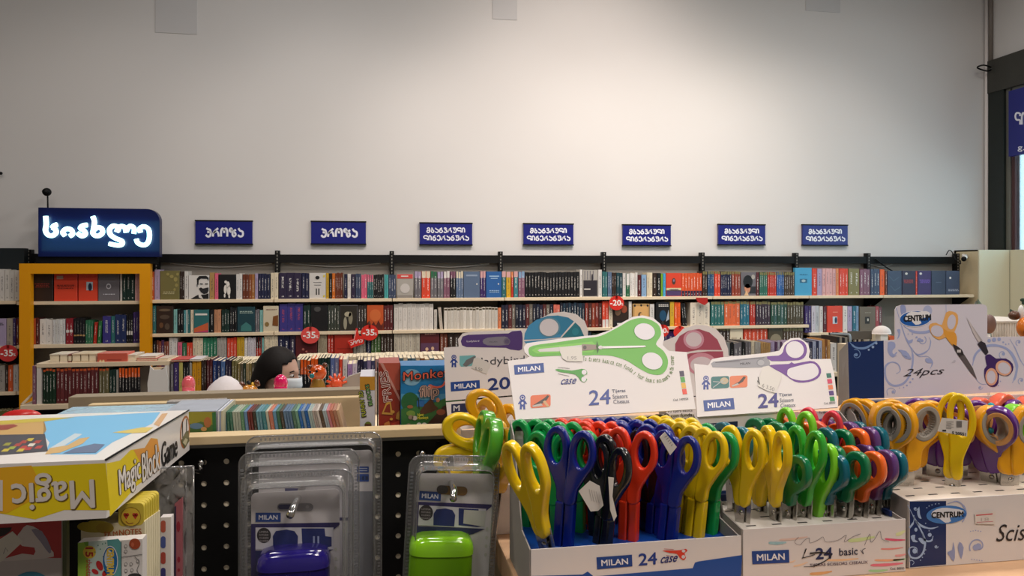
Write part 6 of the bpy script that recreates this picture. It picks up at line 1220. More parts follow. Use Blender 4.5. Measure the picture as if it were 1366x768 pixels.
pr.line([(162, 722), (162, 800)], .7, '#3a3a3a', 3, 0); pr.line([(162, 743), (190, 739)], .7, '#3a3a3a', 3, 0); pr.ell(180, 725, 7.5, 7.2, '#a84a2a', 3); pr.ell(177, 726, 2, 3, '#c86a4a', 4)
for x_, y_ in ((168, 728), (168, 735), (168, 752), (175, 752), (168, 761), (176, 760), (184, 748)): pr.ell(x_, y_, 2, 2.4, '#3a3a3a', 3, 0, 10); pr.ell(x_, y_, 1.5, 1.9, '#d4d0cc', 4, 0, 10)
pr.line([(180, 742), (186, 750), (183, 760), (187, 768)], .7, '#3a3a3a', 4); pr.ell(180, 768, 9, 4, '#3a3a3a', 4)
pr.build('carton_print', t)
t = thing('paper_pack', at(215, 800, .78), 'white pack with coral and blue dots beside the memo pads', 'paper pack')
D = .76; A = at(214, 690, D); B = at(228, 800, D); q = MB(); q.box((A.x, CY + D, B.z), (B.x, CY + D + .01, A.z), M_card); q.build('card', t)
pr = Print(Plane((0, CY + D - .0002, 1), (1, CY + D - .0002, 1), (0, CY + D - .0002, 2)))
for k, c_ in enumerate(('#b85a48', '#4a5a9c', '#b04a40', '#3a3a7c', '#b85a48')): pr.rrect(214.5, 694 + k * 21, 221, 710 + k * 21, 3, c_, 1)
pr.build('card_print', t)
D = .80; t = thing('stationery_bag', at(235, 800, D), 'crinkled clear bag with a narrow pink card, left of the pegboard holes', 'bag')
A = at(165, 626, D); B = at(258, 800, D); random.seed(3); nx, nz = 14, 22; V = []; Fc = []
for j in range(nz + 1):
    for i in range(nx + 1): V.append((A.x + (B.x - A.x) * i / nx, CY + D + .006 * math.sin(i * 1.3 + j * .9) * math.exp(-j * .12) + random.uniform(-.0022, .0022) * (1.4 if j < 9 else .5), A.z + (B.z - A.z) * j / nz))
for j in range(nz):
    for i in range(nx): a_ = j * (nx + 1) + i; Fc.append((a_, a_ + 1, a_ + nx + 2, a_ + nx + 1))
q = MB(); q.idx(V, Fc, M_bag, True); q.build('film', t)
q = MB(); q.tube([A, (B.x, A.y, A.z)], .0012, M_rim, 6); q.tube([(B.x, A.y, A.z), (B.x, A.y, B.z)], .0010, M_rim, 6); q.tube([at(248, 626, D), at(248, 800, D)], .0006, M_rim, 6); q.build('seam', t)
C = at(233, 672, D - .006); E_ = at(243, 800, D - .006); q = MB(); q.slab([(C.x, C.y, E_.z), (E_.x, C.y, E_.z), (E_.x, C.y, C.z + .006), (C.x, C.y, C.z)], (0, -1, 0), .004, mat('pink_card', '#a86068', .45)); q.build('card', t)
pr = Print(Plane((0, CY + D - .0062, 1), (1, CY + D - .0062, 1), (0, CY + D - .0062, 2))); pr.poly([(233, 676), (235, 674), (235, 800), (232, 800)], '#3a2a48', 1); pr.ell(238, 702, 2.5, 7, '#98283a', 1); pr.ell(238.5, 746, 2, 4, '#98283a', 1); pr.ell(238.5, 760, 1.8, 2.4, '#98283a', 1); pr.build('card_print', t)

# ================================================================== wooden counter carrying the scissors displays
ZC = 1.305
cl = CX + .128
t = thing('wood_counter', (CX + .75, CY + 1.1, 0), 'pale wooden counter under the scissors displays at the right', 'counter')
q = MB(); q.box((cl, CY + .598, ZC - .03), (CX + 1.9, CY + 1.6, ZC), M_wood, .002); q.build('counter_top', t)
q = MB(); q.box((cl + .01, CY + .63, 0), (CX + 1.88, CY + 1.58, ZC - .031), mat('cream_carcass', '#c9b795', .6)); q.build('carcass', t)

# ---------------------------------------------------------------- scissors
def curve_shape(outer, holes, extrude, bevel, sub=5):
    c = bpy.data.curves.new('tmp', 'CURVE'); c.dimensions = '2D'; c.fill_mode = 'BOTH'; c.extrude = extrude; c.bevel_depth = bevel; c.bevel_resolution = 2
    for L in [outer] + holes:
        P = smooth_path([(x, y, 0) for x, y in L], sub, True) if sub else [Vector((x, y, 0)) for x, y in L]
        s = c.splines.new('POLY'); s.points.add(len(P) - 1); s.use_cyclic_u = True
        for i, p in enumerate(P): s.points[i].co = (p.x, p.y, 0, 1)
    o = bpy.data.objects.new('tmp', c); COL.objects.link(o); bpy.context.view_layer.update()
    me = bpy.data.meshes.new_from_object(o.evaluated_get(bpy.context.evaluated_depsgraph_get())); bpy.data.objects.remove(o); bpy.data.curves.remove(c)
    me.transform(Matrix.Rotation(PI / 2, 4, 'X'))          # shape stands up: x across, z up
    for p in me.polygons: p.use_smooth = abs(p.normal.y) < .97
    return me
def ovalpts(cx, cz, rx, rz, rot=0, n=10):
    c, d = math.cos(rot), math.sin(rot); return [(cx + rx * math.cos(a) * c - rz * math.sin(a) * d, cz + rx * math.cos(a) * d + rz * math.sin(a) * c) for a in [2 * PI * i / n for i in range(n)]]
def scale_pts(P, k): return [(x * k, y * k) for x, y in P]
def blade_mesh(w0, w1, L, th=.0012, notch=0):
    q = MB(); q.slab([(-w0 / 2, -th / 2, 0), (w0 / 2, -th / 2, 0), (w0 / 2, -th / 2, -L * .25), (w1 / 2, -th / 2, -L), (-w1 / 2, -th / 2, -L * .97), (-w0 / 2, -th / 2, -L * .3)], (0, -1, 0), th, M_steel)
    o = q.build('tmp', loc=Vector((0, 0, 0)), local=True); me = o.data; bpy.data.objects.remove(o); return me
def box_mesh(a, b, m, bev=.001):
    q = MB(); q.box(a, b, m, bev); o = q.build('tmp', loc=Vector((0, 0, 0)), local=True); me = o.data; bpy.data.objects.remove(o); return me
def withmat(me, m): me.materials.clear(); me.materials.append(m); return me
S = {}
# all handle shapes: local origin at the top of the rings' pair centre line; z measured up from the blade joint
def sx(P, k): return [(x * k, y) for x, y in P]
CASE_O = sx([(.0005, 0), (.0085, 0), (.0105, .012), (.0185, .026), (.0262, .038), (.0272, .050), (.0235, .061), (.0155, .0662), (.0078, .0625), (.0032, .052), (.0030, .040), (.0022, .026), (.0005, .013)], .9)
CASE_H = ovalpts(.0137, .0470, .0088, .0160, -.06)
BAS_O = sx([(.0008, 0), (.0065, 0), (.0095, .016), (.0165, .030), (.0236, .044), (.0250, .058), (.0220, .070), (.0148, .0755), (.0078, .071), (.0040, .059), (.0034, .044), (.0025, .030), (.0005, .014)], .94)
BAS_H = ovalpts(.0134, .0540, .0082, .0185, -.05)
CEN_O = [(.0, .002), (.006, -.002), (.0118, .002), (.0140, .018), (.0215, .026), (.0315, .036), (.0345, .050), (.0300, .062), (.0205, .0668), (.0115, .0640), (.0062, .056), (.0030, .046), (.0, .0425)]
RND_O = [(.0008, 0), (.0058, 0), (.0085, .010), (.0150, .016), (.0225, .024), (.0240, .034), (.0210, .044), (.0135, .0478), (.0065, .0455), (.0030, .037), (.0030, .026), (.0015, .013), (.0005, .006)]
RND_H = ovalpts(.0132, .0320, .0074, .0110, -.05)
CEN_H = ovalpts(.0190, .0462, .0122, .0168, -.35)
LAD_O = [(.0, 0), (.010, -.001), (.0165, .010), (.0262, .020), (.0335, .034), (.0330, .050), (.0235, .061), (.0115, .0605), (.0035, .050), (.0, .030)]
LAD_H = ovalpts(.0188, .0385, .0122, .0178, -.35)
def mirror(P): return [(-x, y) for x, y in P]
def build_kinds():
    for nm, O, Hh, ex, bv in (('case', CASE_O, CASE_H, .0022, .0019), ('basic', BAS_O, BAS_H, .0026, .0019), ('round', RND_O, RND_H, .0026, .0019), ('centrum', CEN_O, CEN_H, .0040, .0022), ('ladybird', LAD_O, LAD_H, .0042, .0024)):
        S[nm] = (withmat(curve_shape(O, [Hh], ex, bv), M_plastic), withmat(curve_shape(mirror(O), [mirror(Hh)], ex, bv), M_plastic))
    # inner soft liner of the large scissors, with ribs
    lin_o = ovalpts(.0190, .0462, .0134, .0180, -.35); M_lin = mat('grey_soft_liner', '#9a948a', .5)
    for key, mm in (('liner', M_lin), ('liner_tan', mat('tan_soft_liner', '#d8a060', .5))):
        r = []
        for f_ in (lambda P: P, mirror):
            me = withmat(curve_shape(f_(lin_o), [f_(ovalpts(.0190, .0462, .0108, .0150, -.35))], .0058, .0010), mm); r.append(me)
        S[key] = tuple(r)
    rr = []
    for sg in (1, -1):
        q = MB()
        for k in range(13):
            a = math.radians(-75 + 12.5 * k); rot = -.35; x = .0102 * math.cos(a); z = .0144 * math.sin(a); c_, d_ = math.cos(rot), math.sin(rot)
            p = Vector((sg * (.0190 + x * c_ - z * d_), 0, .0462 + x * d_ + z * c_)); nrm = Vector((sg * (-math.cos(a) * c_ + math.sin(a) * d_), 0, (-math.cos(a) * d_ - math.sin(a) * c_))); q.tube([p + Vector((0, -.004, 0)) , p + nrm * .0022 + Vector((0, -.004, 0)), p + nrm * .0022 + Vector((0, .004, 0))], .0005, M_lin, 4)
        o = q.build('tmp', loc=Vector((0, 0, 0)), local=True); rr.append(o.data); bpy.data.objects.remove(o)
    S['ribs'] = tuple(rr)
    S['cover'] = (box_mesh((.0006, -.0048, -.066), (.0094, .0048, -.0012), M_plastic, .0016), box_mesh((-.0094, -.0048, -.066), (-.0006, .0048, -.0012), M_plastic, .0016))
    S['blade'] = (blade_mesh(.0135, .006, .052), blade_mesh(.0110, .005, .052)); S['wideblade'] = (blade_mesh(.0155, .008, .055), blade_mesh(.0155, .008, .055))
    q = MB(); q.lathe([(.0026, -.0018), (.0026, .0018), (.0018, .0024)], (0, 0, 0), M_steel, 12, 'y'); o = q.build('tmp', loc=Vector((0, 0, 0)), local=True); S['rivet'] = o.data; bpy.data.objects.remove(o)
    S['label'] = box_mesh((-.0035, -.0018, -.0300), (.0035, -.0013, -.0215), mat('paper_tag', '#d5d0c8', .6), 0)
build_kinds()
HT = {'case': .068, 'basic': .077, 'round': .0495, 'centrum': .069, 'ladybird': .064}
COLN = {'yellow': '#e8c40c', 'green': '#0f9448', 'blue': '#081f7c', 'black': '#131417', 'red': '#e03a1c', 'teal': '#0f6272', 'dark green': '#0f7446', 'light green': '#35a832', 'lime': '#7fd02e', 'orange': '#ee6a1e', 'purple': '#5f3a78', 'pink-red': '#d8384c', 'coral': '#e0604a', 'amber': '#e8a414', 'deep yellow': '#e6ae12', 'violet': '#5c2480', 'salmon': '#e8684a', 'leaf green': '#4fa42c', 'gold': '#d8a018', 'mustard': '#dca818'}
SCN = {}
def part(me, name, parent, col=None, loc=(0, 0, 0), rot=(0, 0, 0)):
    o = bpy.data.objects.new(name, me); COL.objects.link(o); o.parent = parent; o.location = loc; o.rotation_euler = rot
    if col: o.color = (*lin(col), 1)
    return o
def scissors(kind, colname, px, py, D, yaw, zdeck, where, group, lean=0, pitch=0, k=1.0, open_=0.0, roll_at_top=True, lab=None, covered=None, liner=None, spin=0, drop=None, py2=None):
    """px, py: photo pixel of the top middle of the pair of rings at distance D"""
    if D > .70 and where in ('in the display with green scissors header', 'in the display with purple scissors header', 'in the floral display'): D = .70 + (D - .70) * .55
    top = at(px, py, D); h = HT[kind] * k
    key = (colname, where); SCN[key] = SCN.get(key, 0) + 1
    label = lab or '%s %s-handled scissors counted from the left, %s' % (ORD[SCN[key] - 1], colname, where)
    R = Matrix.Rotation(math.radians(lean), 3, 'Y') @ Matrix.Rotation(math.radians(pitch), 3, 'X') @ Matrix.Rotation(math.radians(yaw), 3, 'Z')
    base = top - R @ Vector((0, 0, h))
    t = thing('scissors', base, uniq(label), 'scissors', group); t.rotation_euler = R.to_euler(); t.scale = (k, k, k)
    c = COLN[colname]; oa = math.radians(open_)
    dy = .0012
    for i, sg in enumerate((1, -1)):
        hd = part(S[kind][i], 'handle', t, c, (0, -dy * sg, 0), (0, oa * sg, 0))
        if kind == 'centrum' or liner:
            part(S[liner or 'liner'][i], 'liner', hd)
            if (liner or 'liner') == 'liner': part(S['ribs'][i], 'grip_ribs', hd)
    if kind == 'case' and covered is not False:
        for i in (0, 1): part(S['cover'][i], 'blade_cover', t, c)
    else:
        bl = S['wideblade'] if kind in ('centrum', 'ladybird') else S['blade']
        for i, sg in enumerate((1, -1)):
            bp = part(bl[i], 'blade', t, None, (.0035 * sg * (1 if kind == 'centrum' else .6), .0014 * sg, .004), (0, -oa * sg, 0))
        part(S['rivet'], 'rivet', t, None, (0, -.001, -.010))
        if kind in ('basic', 'round'): part(S['label'], 'paper_label', t)
    return t
def price_tag(pts, D, label, lines=True, back=.0):
    A = [at(x, y, D) for x, y in pts]; q = MB(); q.slab(A, (0, -1, 0), .0005, mat('paper_tag', '#d5d0c8', .6)); o = q.build('price_tag'); tag(o, label, 'price tag', 'paper price tags on scissors'); return o, Print(Plane((0, CY + D - .0001, 1), (1, CY + D - .0001, 1), (0, CY + D - .0001, 2)), eps=.0002)

# ---------------------------------------------------------------- display box 1 (covered scissors)
def display(X0, X1, D0, D1, zr, zs, hd_, label, inner, left_print=None, deckz=None, slots=True, name='scissors_display', backh=.135, side='#9b958f'):
    """carton: tray with deck, side walls rising to the back panel that carries the sloping header"""
    t = thing(name, ((X0 + X1) / 2, CY + (D0 + D1) / 2, ZC), label, 'display box', 'cardboard scissors displays on the counter'); th = .0012; Y0, Y1 = CY + D0, CY + D1
    q = MB(); q.box((X0, Y0, ZC + .0005), (X1, Y0 + th, zr), M_card); q.build('front_panel', t)
    q = MB(); q.box((X0 + th, Y0 + th, deckz - .001), (X1 - th, Y1 - .001, deckz), inner); dk = q.build('deck', t)
    for xx, nm in ((X0, 0), (X1 - th, 1)):
        q = MB(); q.slab([(xx, Y0 + th, ZC + .0005), (xx, Y0 + th, zr), (xx, Y0 + (Y1 - Y0) * .38, zr + .004), (xx, Y0 + (Y1 - Y0) * .80, zs - .012), (xx, Y1, zs), (xx, Y1, ZC + .0005)], (-1, 0, 0), -th, M_card, M_cardgrey); q.build('side_panel', t)
    q = MB(); q.box((X0 + th, Y1 - th, ZC + .0005), (X1 - th, Y1, zs), M_card); q.build('back_panel', t)
    return t, dk
def header(t, pts, th=.0014, m=None, plane=None):
    q = MB(); q.slab([plane.hit(*p) for p in pts], plane.n, th, m or M_card, M_card); return q.build('header_card', t)
def person_icon(pr, cx_, cy_, s, lay=2, col='#1c3c8c'):
    pr.ell(cx_, cy_ - 6.5 * s, 3.9 * s, 4.1 * s, col, lay); pr.ell(cx_, cy_ - 6.5 * s, 2.4 * s, 2.4 * s, '#d8d4d8', lay + 1); pr.ell(cx_, cy_ - 6.8 * s, 1.6 * s, 1.5 * s, col, lay + 2)
    pr.poly([(cx_ - 3.2 * s, cy_ - 3 * s), (cx_ + 3.2 * s, cy_ - 3 * s), (cx_ + 6.2 * s, cy_ + 1.5 * s), (cx_ + 4.8 * s, cy_ + 2.5 * s), (cx_ + 3.3 * s, cy_ + 1 * s), (cx_ + 3.8 * s, cy_ + 9 * s), (cx_ + 1 * s, cy_ + 9 * s), (cx_ + .6 * s, cy_ + 5 * s), (cx_ - .6 * s, cy_ + 5 * s), (cx_ - 1 * s, cy_ + 9 * s), (cx_ - 3.8 * s, cy_ + 9 * s), (cx_ - 3.3 * s, cy_ + 1 * s), (cx_ - 4.8 * s, cy_ + 2.5 * s), (cx_ - 6.2 * s, cy_ + 1.5 * s)], col, lay); pr.ell(cx_, cy_ + .8 * s, 1.6 * s, 1.9 * s, '#d8d4d8', lay + 1)
X10 = at(708.5, 733, .653).x; X11 = at(988.7, 707, .653).x; ZR = at(708.5, 733, .653).z
ZS1 = at(688, 560, .755).z
t1, dk1 = display(X10, X11, .653, .757, ZR, ZS1, None, 'white cardboard display with big green scissors cut-out header, full of covered scissors', M_blue, deckz=ZR - .010)
pl = Plane(at(688, 560, .755), at(928, 545.5, .755), at(677, 483, .797))
outer = [(688, 560), (928, 545.5), (922, 508), (916, 469.5), (893, 468), (890, 466), (884, 460), (886, 452), (885, 443), (881, 432), (871, 423.5), (857, 420.5), (844, 422.5), (830, 430), (813, 440.5), (795, 446.5), (746, 451.5), (703, 457.5), (698.5, 463), (700, 470), (706, 475.5), (702, 478), (677, 481)]
header(t1, outer, plane=pl); pr = Print(pl)
c7 = lambda x, y: (580 + x / 4.268, 400 + y / 4.268); c8 = lambda x, y: (780 + x / 4.268, 400 + y / 4.268)
GB = '#5cab38'
pr.poly([(705, 468), (711, 461), (746, 456), (780, 451), (797, 449), (808, 445), (827, 435), (841, 427), (855, 424), (869, 427), (879.5, 435), (881.5, 447), (875, 459), (885, 468), (891, 480), (889, 492.5), (880.7, 499.6), (866.7, 498.4), (852, 491), (836, 481), (817.5, 475), (798.7, 473.5), (780, 474), (740, 474.5), (711, 475.5)], GB, 2, 3)
pr.poly([(709, 467), (715, 463.5), (790, 455.5), (797, 463), (790, 470), (716, 471.5)], '#75bd48', 3); pr.ell(859.6, 442.5, 14.6, 11.4, '#3f8a2a', 3, 12); pr.ell(859.8, 442.2, 13.8, 10.8, '#d8d4d8', 4, 12); pr.ell(869.8, 481.8, 14.8, 11.6, '#3f8a2a', 3, 20); pr.ell(870, 481.5, 14, 11, '#d8d4d8', 4, 20)
pr.poly([(717, 467.5), (720, 465.5), (778, 460), (778, 468), (720, 469.2)], '#c9c8c4', 4); pr.poly([(776, 459), (796, 460), (797, 466), (776, 468)], '#8a7a70', 5); pr.ell(780, 463.5, 2.4, 2.6, '#4a4440', 6); pr.poly([(796, 454), (798, 460), (800, 463), (797, 472), (795, 463)], '#2a5a1c', 5); pr.ell(801, 463.5, 3, 2.4, '#dcdad6', 6); pr.poly([(801, 462), (860, 461), (862, 462.2), (858, 463.4), (801, 465)], '#e4e2e0', 6)
mil(pr, [(685.5, 487), (725, 484), (726, 496.5), (686.5, 499.8)])
sc = lambda x, y: c7(x, y)
pr.poly([c7(688, 400), c7(700, 393), c7(780, 402), c7(835, 392), c7(862, 400), c7(868, 422), c7(845, 432), c7(868, 452), c7(850, 470), c7(828, 458), c7(800, 425), c7(720, 412)], '#3f9436', 3, 2); pr.ell(*c7(850, 412), 3.2, 3.4, '#d8d4d8', 4); pr.ell(*c7(848, 452), 3.2, 3.4, '#d8d4d8', 4); pr.line([c7(700, 384), c7(768, 390)], .5, '#444444', 3, 0); pr.line([c7(700, 420), c7(765, 434)], .5, '#444444', 3, 0)
pr.text('case', c7(716, 482), c7(802, 477), c7(722, 452), '#1c2c74', 3, .03, .3)
person_icon(pr, 697, 537, 1.0); pr.rrect(707.5, 527.5, 734.5, 544.5, 3, '#d8693c', 2, -2); pr.poly([(710, 541), (726, 531), (730, 527), (733, 528), (729, 534), (722, 539)], '#3a302c', 3); pr.poly([(710, 541), (722, 538), (724, 541), (711, 543)], '#b8b0a8', 4); pr.poly([(724, 536), (727, 534), (733, 542), (730, 543)], '#c8a070', 4)
pr.text('24', (785.5, 540.5), (814, 538.5), (786, 521), '#1c3c8c', 3, .018)
for k_, tx in enumerate(('Tijeras', 'Scissors', 'Ciseaux')): pr.text(tx, (816.5 + k_, 525 + 6.7 * k_), (834.5 + k_ * 2.6, 524 + 6.7 * k_), (816 + k_, 519.6 + 6.7 * k_), '#26355c' if k_ == 0 else '#5a5f70', 3, .012)
pr.pathtext('Tu tijera básica con funda - Your basic scissors with cover', [(777, 481), (800, 483), (820, 487), (838, 494), (850, 503), (868, 510), (885, 509), (895, 501), (899, 490), (899, 474)], 4.2, '#5f7f3a', 3, .012)
for k_, c_ in enumerate(('#2c2444', '#3f9a3c', '#d8a83a', '#d8402c')): pr.poly([(906 + k_ * 1.2, 495 + k_ * 8), (911.8 + k_ * 1.2, 494.5 + k_ * 8), (913 + k_ * 1.2, 501.5 + k_ * 8), (907.2 + k_ * 1.2, 502 + k_ * 8)], c_, 3)
pr.text('Cod. 1409024', (898, 535), (918, 533.2), (898, 532), '#4a4a50', 3, .01)
pr.poly([(746, 463), (776, 463.5), (777, 482.5), (756, 482), (750, 478), (747, 470)], '#d2cec4', 8); pr.text('1.95', (757, 480), (769, 480), (757, 475.5), '#8a8682', 9, .0)
pr.build('header_print', t1)
# recess under the header crease
pb = Plane((0, CY + .757 - .0013, 1), (1, CY + .757 - .0013, 1), (0, CY + .757 - .0013, 2)); pr = Print(pb)
pr.poly([(688, 563), (733, 560), (733, 572), (688, 575)], '#16203c', 1); pr.rect(688, 585, 905, 640, '#c4c0c4', 1)
pr.poly([(862, 556), (876, 552), (886, 553), (888, 558), (884, 561), (878, 558), (866, 560)], '#2a2428', 2, 0); pr.ell(889, 554, 3.4, 2.8, '#2a2428', 2); pr.ell(889, 554, 2, 1.6, '#c9c4c4', 3)
for k_, tx in enumerate(('Tu tijera básica', 'con funda', 'Your basic', 'scissors')): pr.text(tx, (890 + (5 if k_ else 0), 551.3 + 5.2 * k_), (923.5 - (2 if k_ > 1 else 0), 549.6 + 5.2 * k_), (890 + (5 if k_ else 0), 547 + 5.2 * k_), '#2a262a', 2, .015)
pr.build('back_print', t1)
pf = Plane((0, CY + .653 - .0001, 1), (1, CY + .653 - .0001, 1), (0, CY + .653 - .0001, 2)); pr = Print(pf)
zq = lambda px: at(px, 800, .653)
pr.poly([(709, 768), (777, 766), (784, 762), (792, 768.5), (924, 757.5), (927, 750), (932, 748.5), (990, 740), (988, 776), (709, 797)], '#0c4a9c', 1)
mil(pr, [(795.5, 743), (843, 739.5), (843.5, 755), (796.5, 759)]); pr.text('24', (852, 754), (876, 751.8), (852, 738.5), '#1c3c8c', 2, .03); pr.text('case', (881, 751), (903, 748.6), (882, 743), '#1c2c74', 2, .03, .3)
cc = lambda x, y: (800 + x / 3.095, 520 + y / 3.095)
pr.poly([cc(258, 662), cc(300, 662), cc(335, 660), cc(355, 655), cc(362, 664), cc(350, 674), cc(356, 692), cc(345, 702), cc(330, 692), cc(318, 676), cc(290, 672)], '#d8402c', 2, 2); pr.ell(*cc(346, 664), 2.4, 2, '#d8d4d8', 3); pr.ell(*cc(345, 688), 2.4, 2.4, '#d8d4d8', 3); pr.line([cc(265, 655), cc(305, 658)], .5, '#b83a2a', 2, 0); pr.line([cc(275, 682), cc(315, 690)], .5, '#b83a2a', 2, 0)
pr.build('front_print', t1)
ps = Plane((X10 - .0001, CY, 1), (X10 - .0001, CY + 1, 1), (X10 - .0001, CY, 2)); pr = Print(ps, eps=.0002)
yA, yB = CY + .657, CY + .752
q = MB(); V0 = lambda y, z: (X10 - .0003, y, z); q.face([V0(yA, ZC + .001), V0(yA, ZR - .026), V0(yB, ZR - .030), V0(yB, ZC + .001)], ink('#0c4a9c')); q.build('side_print', t1)

W1 = 'in the display with green scissors header'; G1 = 'covered scissors in the green scissors display'; Zd = ZR - .01
L1 = [  # back row
 ('green', 709, 561, .775, -38, 0), ('green', 730, 560.5, .775, -38, 0), ('green', 748, 560.5, .772, -36, 0),
 ('red', 764, 559.5, .775, -38, 0), ('red', 783, 559.5, .775, -38, 0), ('red', 800, 560, .775, -36, 0),
 ('blue', 812, 558.5, .775, -36, 0), ('blue', 832, 557.5, .775, -36, 0), ('blue', 850, 557, .775, -36, 0),
 ('yellow', 872, 556, .775, -34, 0), ('yellow', 890, 555.5, .775, -34, 0), ('yellow', 905, 555.5, .775, -30, 0),
 # middle row
 ('green', 734, 576, .735, -30, 0), ('green', 768, 572, .74, -40, 0), ('red', 797, 570, .735, -40, 0), ('blue', 845, 564, .74, -30, 0), ('blue', 868, 563, .735, -40, 0), ('yellow', 910, 561, .735, -40, 0), ('green', 926, 562, .745, -40, 0),
 # front row
 ('black', 792, 577, .705, -50, -3), ('black', 817, 592, .682, -62, 6), ('red', 843, 572, .69, -40, 2), ('black', 868, 575, .715, -45, 0), ('blue', 883, 578, .70, -52, 4), ('blue', 904, 577, .682, -52, 6), ('yellow', 925, 566, .70, -52, 6), ('yellow', 940, 571, .688, -52, 6), ('green', 955, 572, .695, -55, 5)]
for c_, px, py, D, yw, ln in L1: scissors('case', c_, px, py, D, yw, Zd, W1, G1, lean=ln)
scissors('case', 'blue', 762, 571, .685, -38, Zd, W1, G1, lean=4, lab='wide blue scissors facing front between the leaning yellow and the black ones')
scissors('basic', 'yellow', 692, 590, .675, -56, Zd, W1, G1, lean=-15, lab='yellow uncovered scissors leaning out over the left corner of the display', open_=-1, k=1.12)
# price tags
o, pr = price_tag([(880, 583), (887, 576), (903, 596), (894, 607)], .668, 'small white barcode tag on the blue scissors, right half')
for k_ in range(5): pr.line([(886.5 + k_ * 2.2, 583 + k_ * 2.9), (890.5 + k_ * 1.6, 580.5 + k_ * 2.9)], .6, '#5a5654', 1, 0)
pr.build('barcode', o)
o, pr = price_tag([(772, 655), (787, 641), (800, 648), (805, 674), (798, 681), (788, 682)], .672, 'crumpled pale paper tag hanging on the black scissors')
for k_ in range(4): pr.line([(786 + k_ * 3, 652 + k_), (789 + k_ * 3.4, 668 + k_)], .6, '#a8a4a0', 1, 0)
pr.build('barcode', o)
o, pr = price_tag([(811.5, 636), (819, 637), (817, 662), (823, 688), (819, 695), (814, 680)], .662, 'narrow twisted pale tag hanging from the rightmost black ring')

# ---------------------------------------------------------------- display box 2 (bright uncovered scissors)
X20 = at(990, 707, .655).x; X21 = at(1208, 692, .655).x; ZR2 = at(1100, 699, .655).z; ZS2 = at(930, 555, .757).z
t2, dk2 = display(X20 + .001, X21, .655, .76, ZR2, ZS2, None, 'white cardboard display with purple-handled scissors header, full of bright uncovered scissors', mat('deck_white', '#c9c4bc', .5), deckz=ZR2 - .003)
pl = Plane(at(930, 556, .757), at(1118, 543, .757), at(926, 485, .797))
c3 = lambda x, y: (940 + x / 4.267, 440 + y / 4.267)
outer = [(930, 556), (1118, 543), (1113, 500), (1108, 478.5), (1082, 479), (1078.5, 476)] + [c3(*p) for p in ((592, 160), (600, 120), (588, 78), (540, 44), (490, 47), (452, 72), (425, 118), (350, 131), (90, 156), (42, 165), (28, 190))] + [(944.5, 487), (926, 485)]
header(t2, outer, plane=pl); pr = Print(pl)
pr.poly([c3(35, 192), c3(50, 180), c3(355, 150), c3(372, 185), c3(370, 212), c3(200, 216), c3(45, 212)], '#8f9096', 2); pr.line([c3(60, 186), c3(340, 158)], .7, '#4a4650', 3, 0); pr.line([c3(60, 186), c3(200, 180)], .5, '#4a4650', 3, 0); pr.ell(*c3(318, 186), 5.5, 4.6, '#7d7e86', 3); pr.ell(*c3(320, 187), 4.6, 3.9, '#a2a3a8', 4); pr.text('MILAN', c3(202, 199), c3(258, 195), c3(202, 188), '#33313a', 4, .02)
PU = '#66358c'
pr.poly([c3(355, 150), c3(420, 146), c3(445, 125), c3(455, 90), c3(490, 62), c3(530, 56), c3(565, 70), c3(582, 105), c3(575, 145), c3(550, 168), c3(505, 174), c3(380, 177)], PU, 2, 2); pr.ell(*c3(513, 112), 12.1, 11.2, '#d8d4d8', 3, 20)
pr.poly([c3(368, 205), c3(400, 197), c3(480, 193), c3(495, 180), c3(510, 192), c3(600, 176), c3(640, 190), c3(662, 225), c3(655, 262), c3(620, 288), c3(560, 300), c3(510, 293), c3(465, 262), c3(430, 240)], PU, 2, 2)
pr.poly([c3(470, 240), c3(478, 222), c3(520, 208), c3(600, 190), c3(632, 200), c3(648, 230), c3(640, 260), c3(600, 282), c3(550, 288), c3(500, 278), c3(472, 258)], '#d8d4d8', 3, 3)
mil(pr, [(938, 534), (978.5, 530.8), (980, 545.5), (939.5, 548.5)]); person_icon(pr, 941.7, 511, .95)
pr.rrect(948.5, 502.5, 972.6, 518.5, 2.5, '#1c6a6a', 2, -1.2); pr.ell(966, 508, 5.5, 4.5, '#b8a888', 3); pr.line([(951, 517), (966, 506)], 1, '#a8b0b0', 4, 0); pr.line([(951, 509), (968, 510)], 1, '#a8b0b0', 4, 0)
pr.rrect(973.5, 501.5, 997, 517.5, 2.5, '#d8754a', 2, -1.2); pr.poly([(976, 514), (986, 509), (992, 502), (995, 503), (991, 509), (984, 513)], '#3a302c', 3); pr.poly([(976, 514), (984, 511), (986, 513), (977, 516)], '#b8b0a8', 4)
pr.text('24', (1011.5, 544), (1038, 542.3), (1011.5, 526), '#2a2a7c', 3, .04)
for k_, tx in enumerate(('Tijeras', 'Scissors', 'Ciseaux')): pr.text(tx, (1039 + k_, 530 + 6.8 * k_), (1056 + k_ * 2.6, 528.8 + 6.8 * k_), (1039 + k_, 524.8 + 6.8 * k_), '#26355c' if k_ == 0 else '#5a5f70', 3, .012)
for k_, c_ in enumerate(('#1c6a5c', '#c83a5c', '#d8754a', '#4a2a74', '#1f8a48')): pr.poly([(1102 + k_ * 1.1, 498 + k_ * 7.8), (1108.2 + k_ * 1.1, 497.5 + k_ * 7.8), (1109.3 + k_ * 1.1, 503.5 + k_ * 7.8), (1103 + k_ * 1.1, 504 + k_ * 7.8)], c_, 3)
pr.text('Cod. 80050', (1099, 539.5), (1114, 538.5), (1099, 536.5), '#4a4a50', 3, .01)
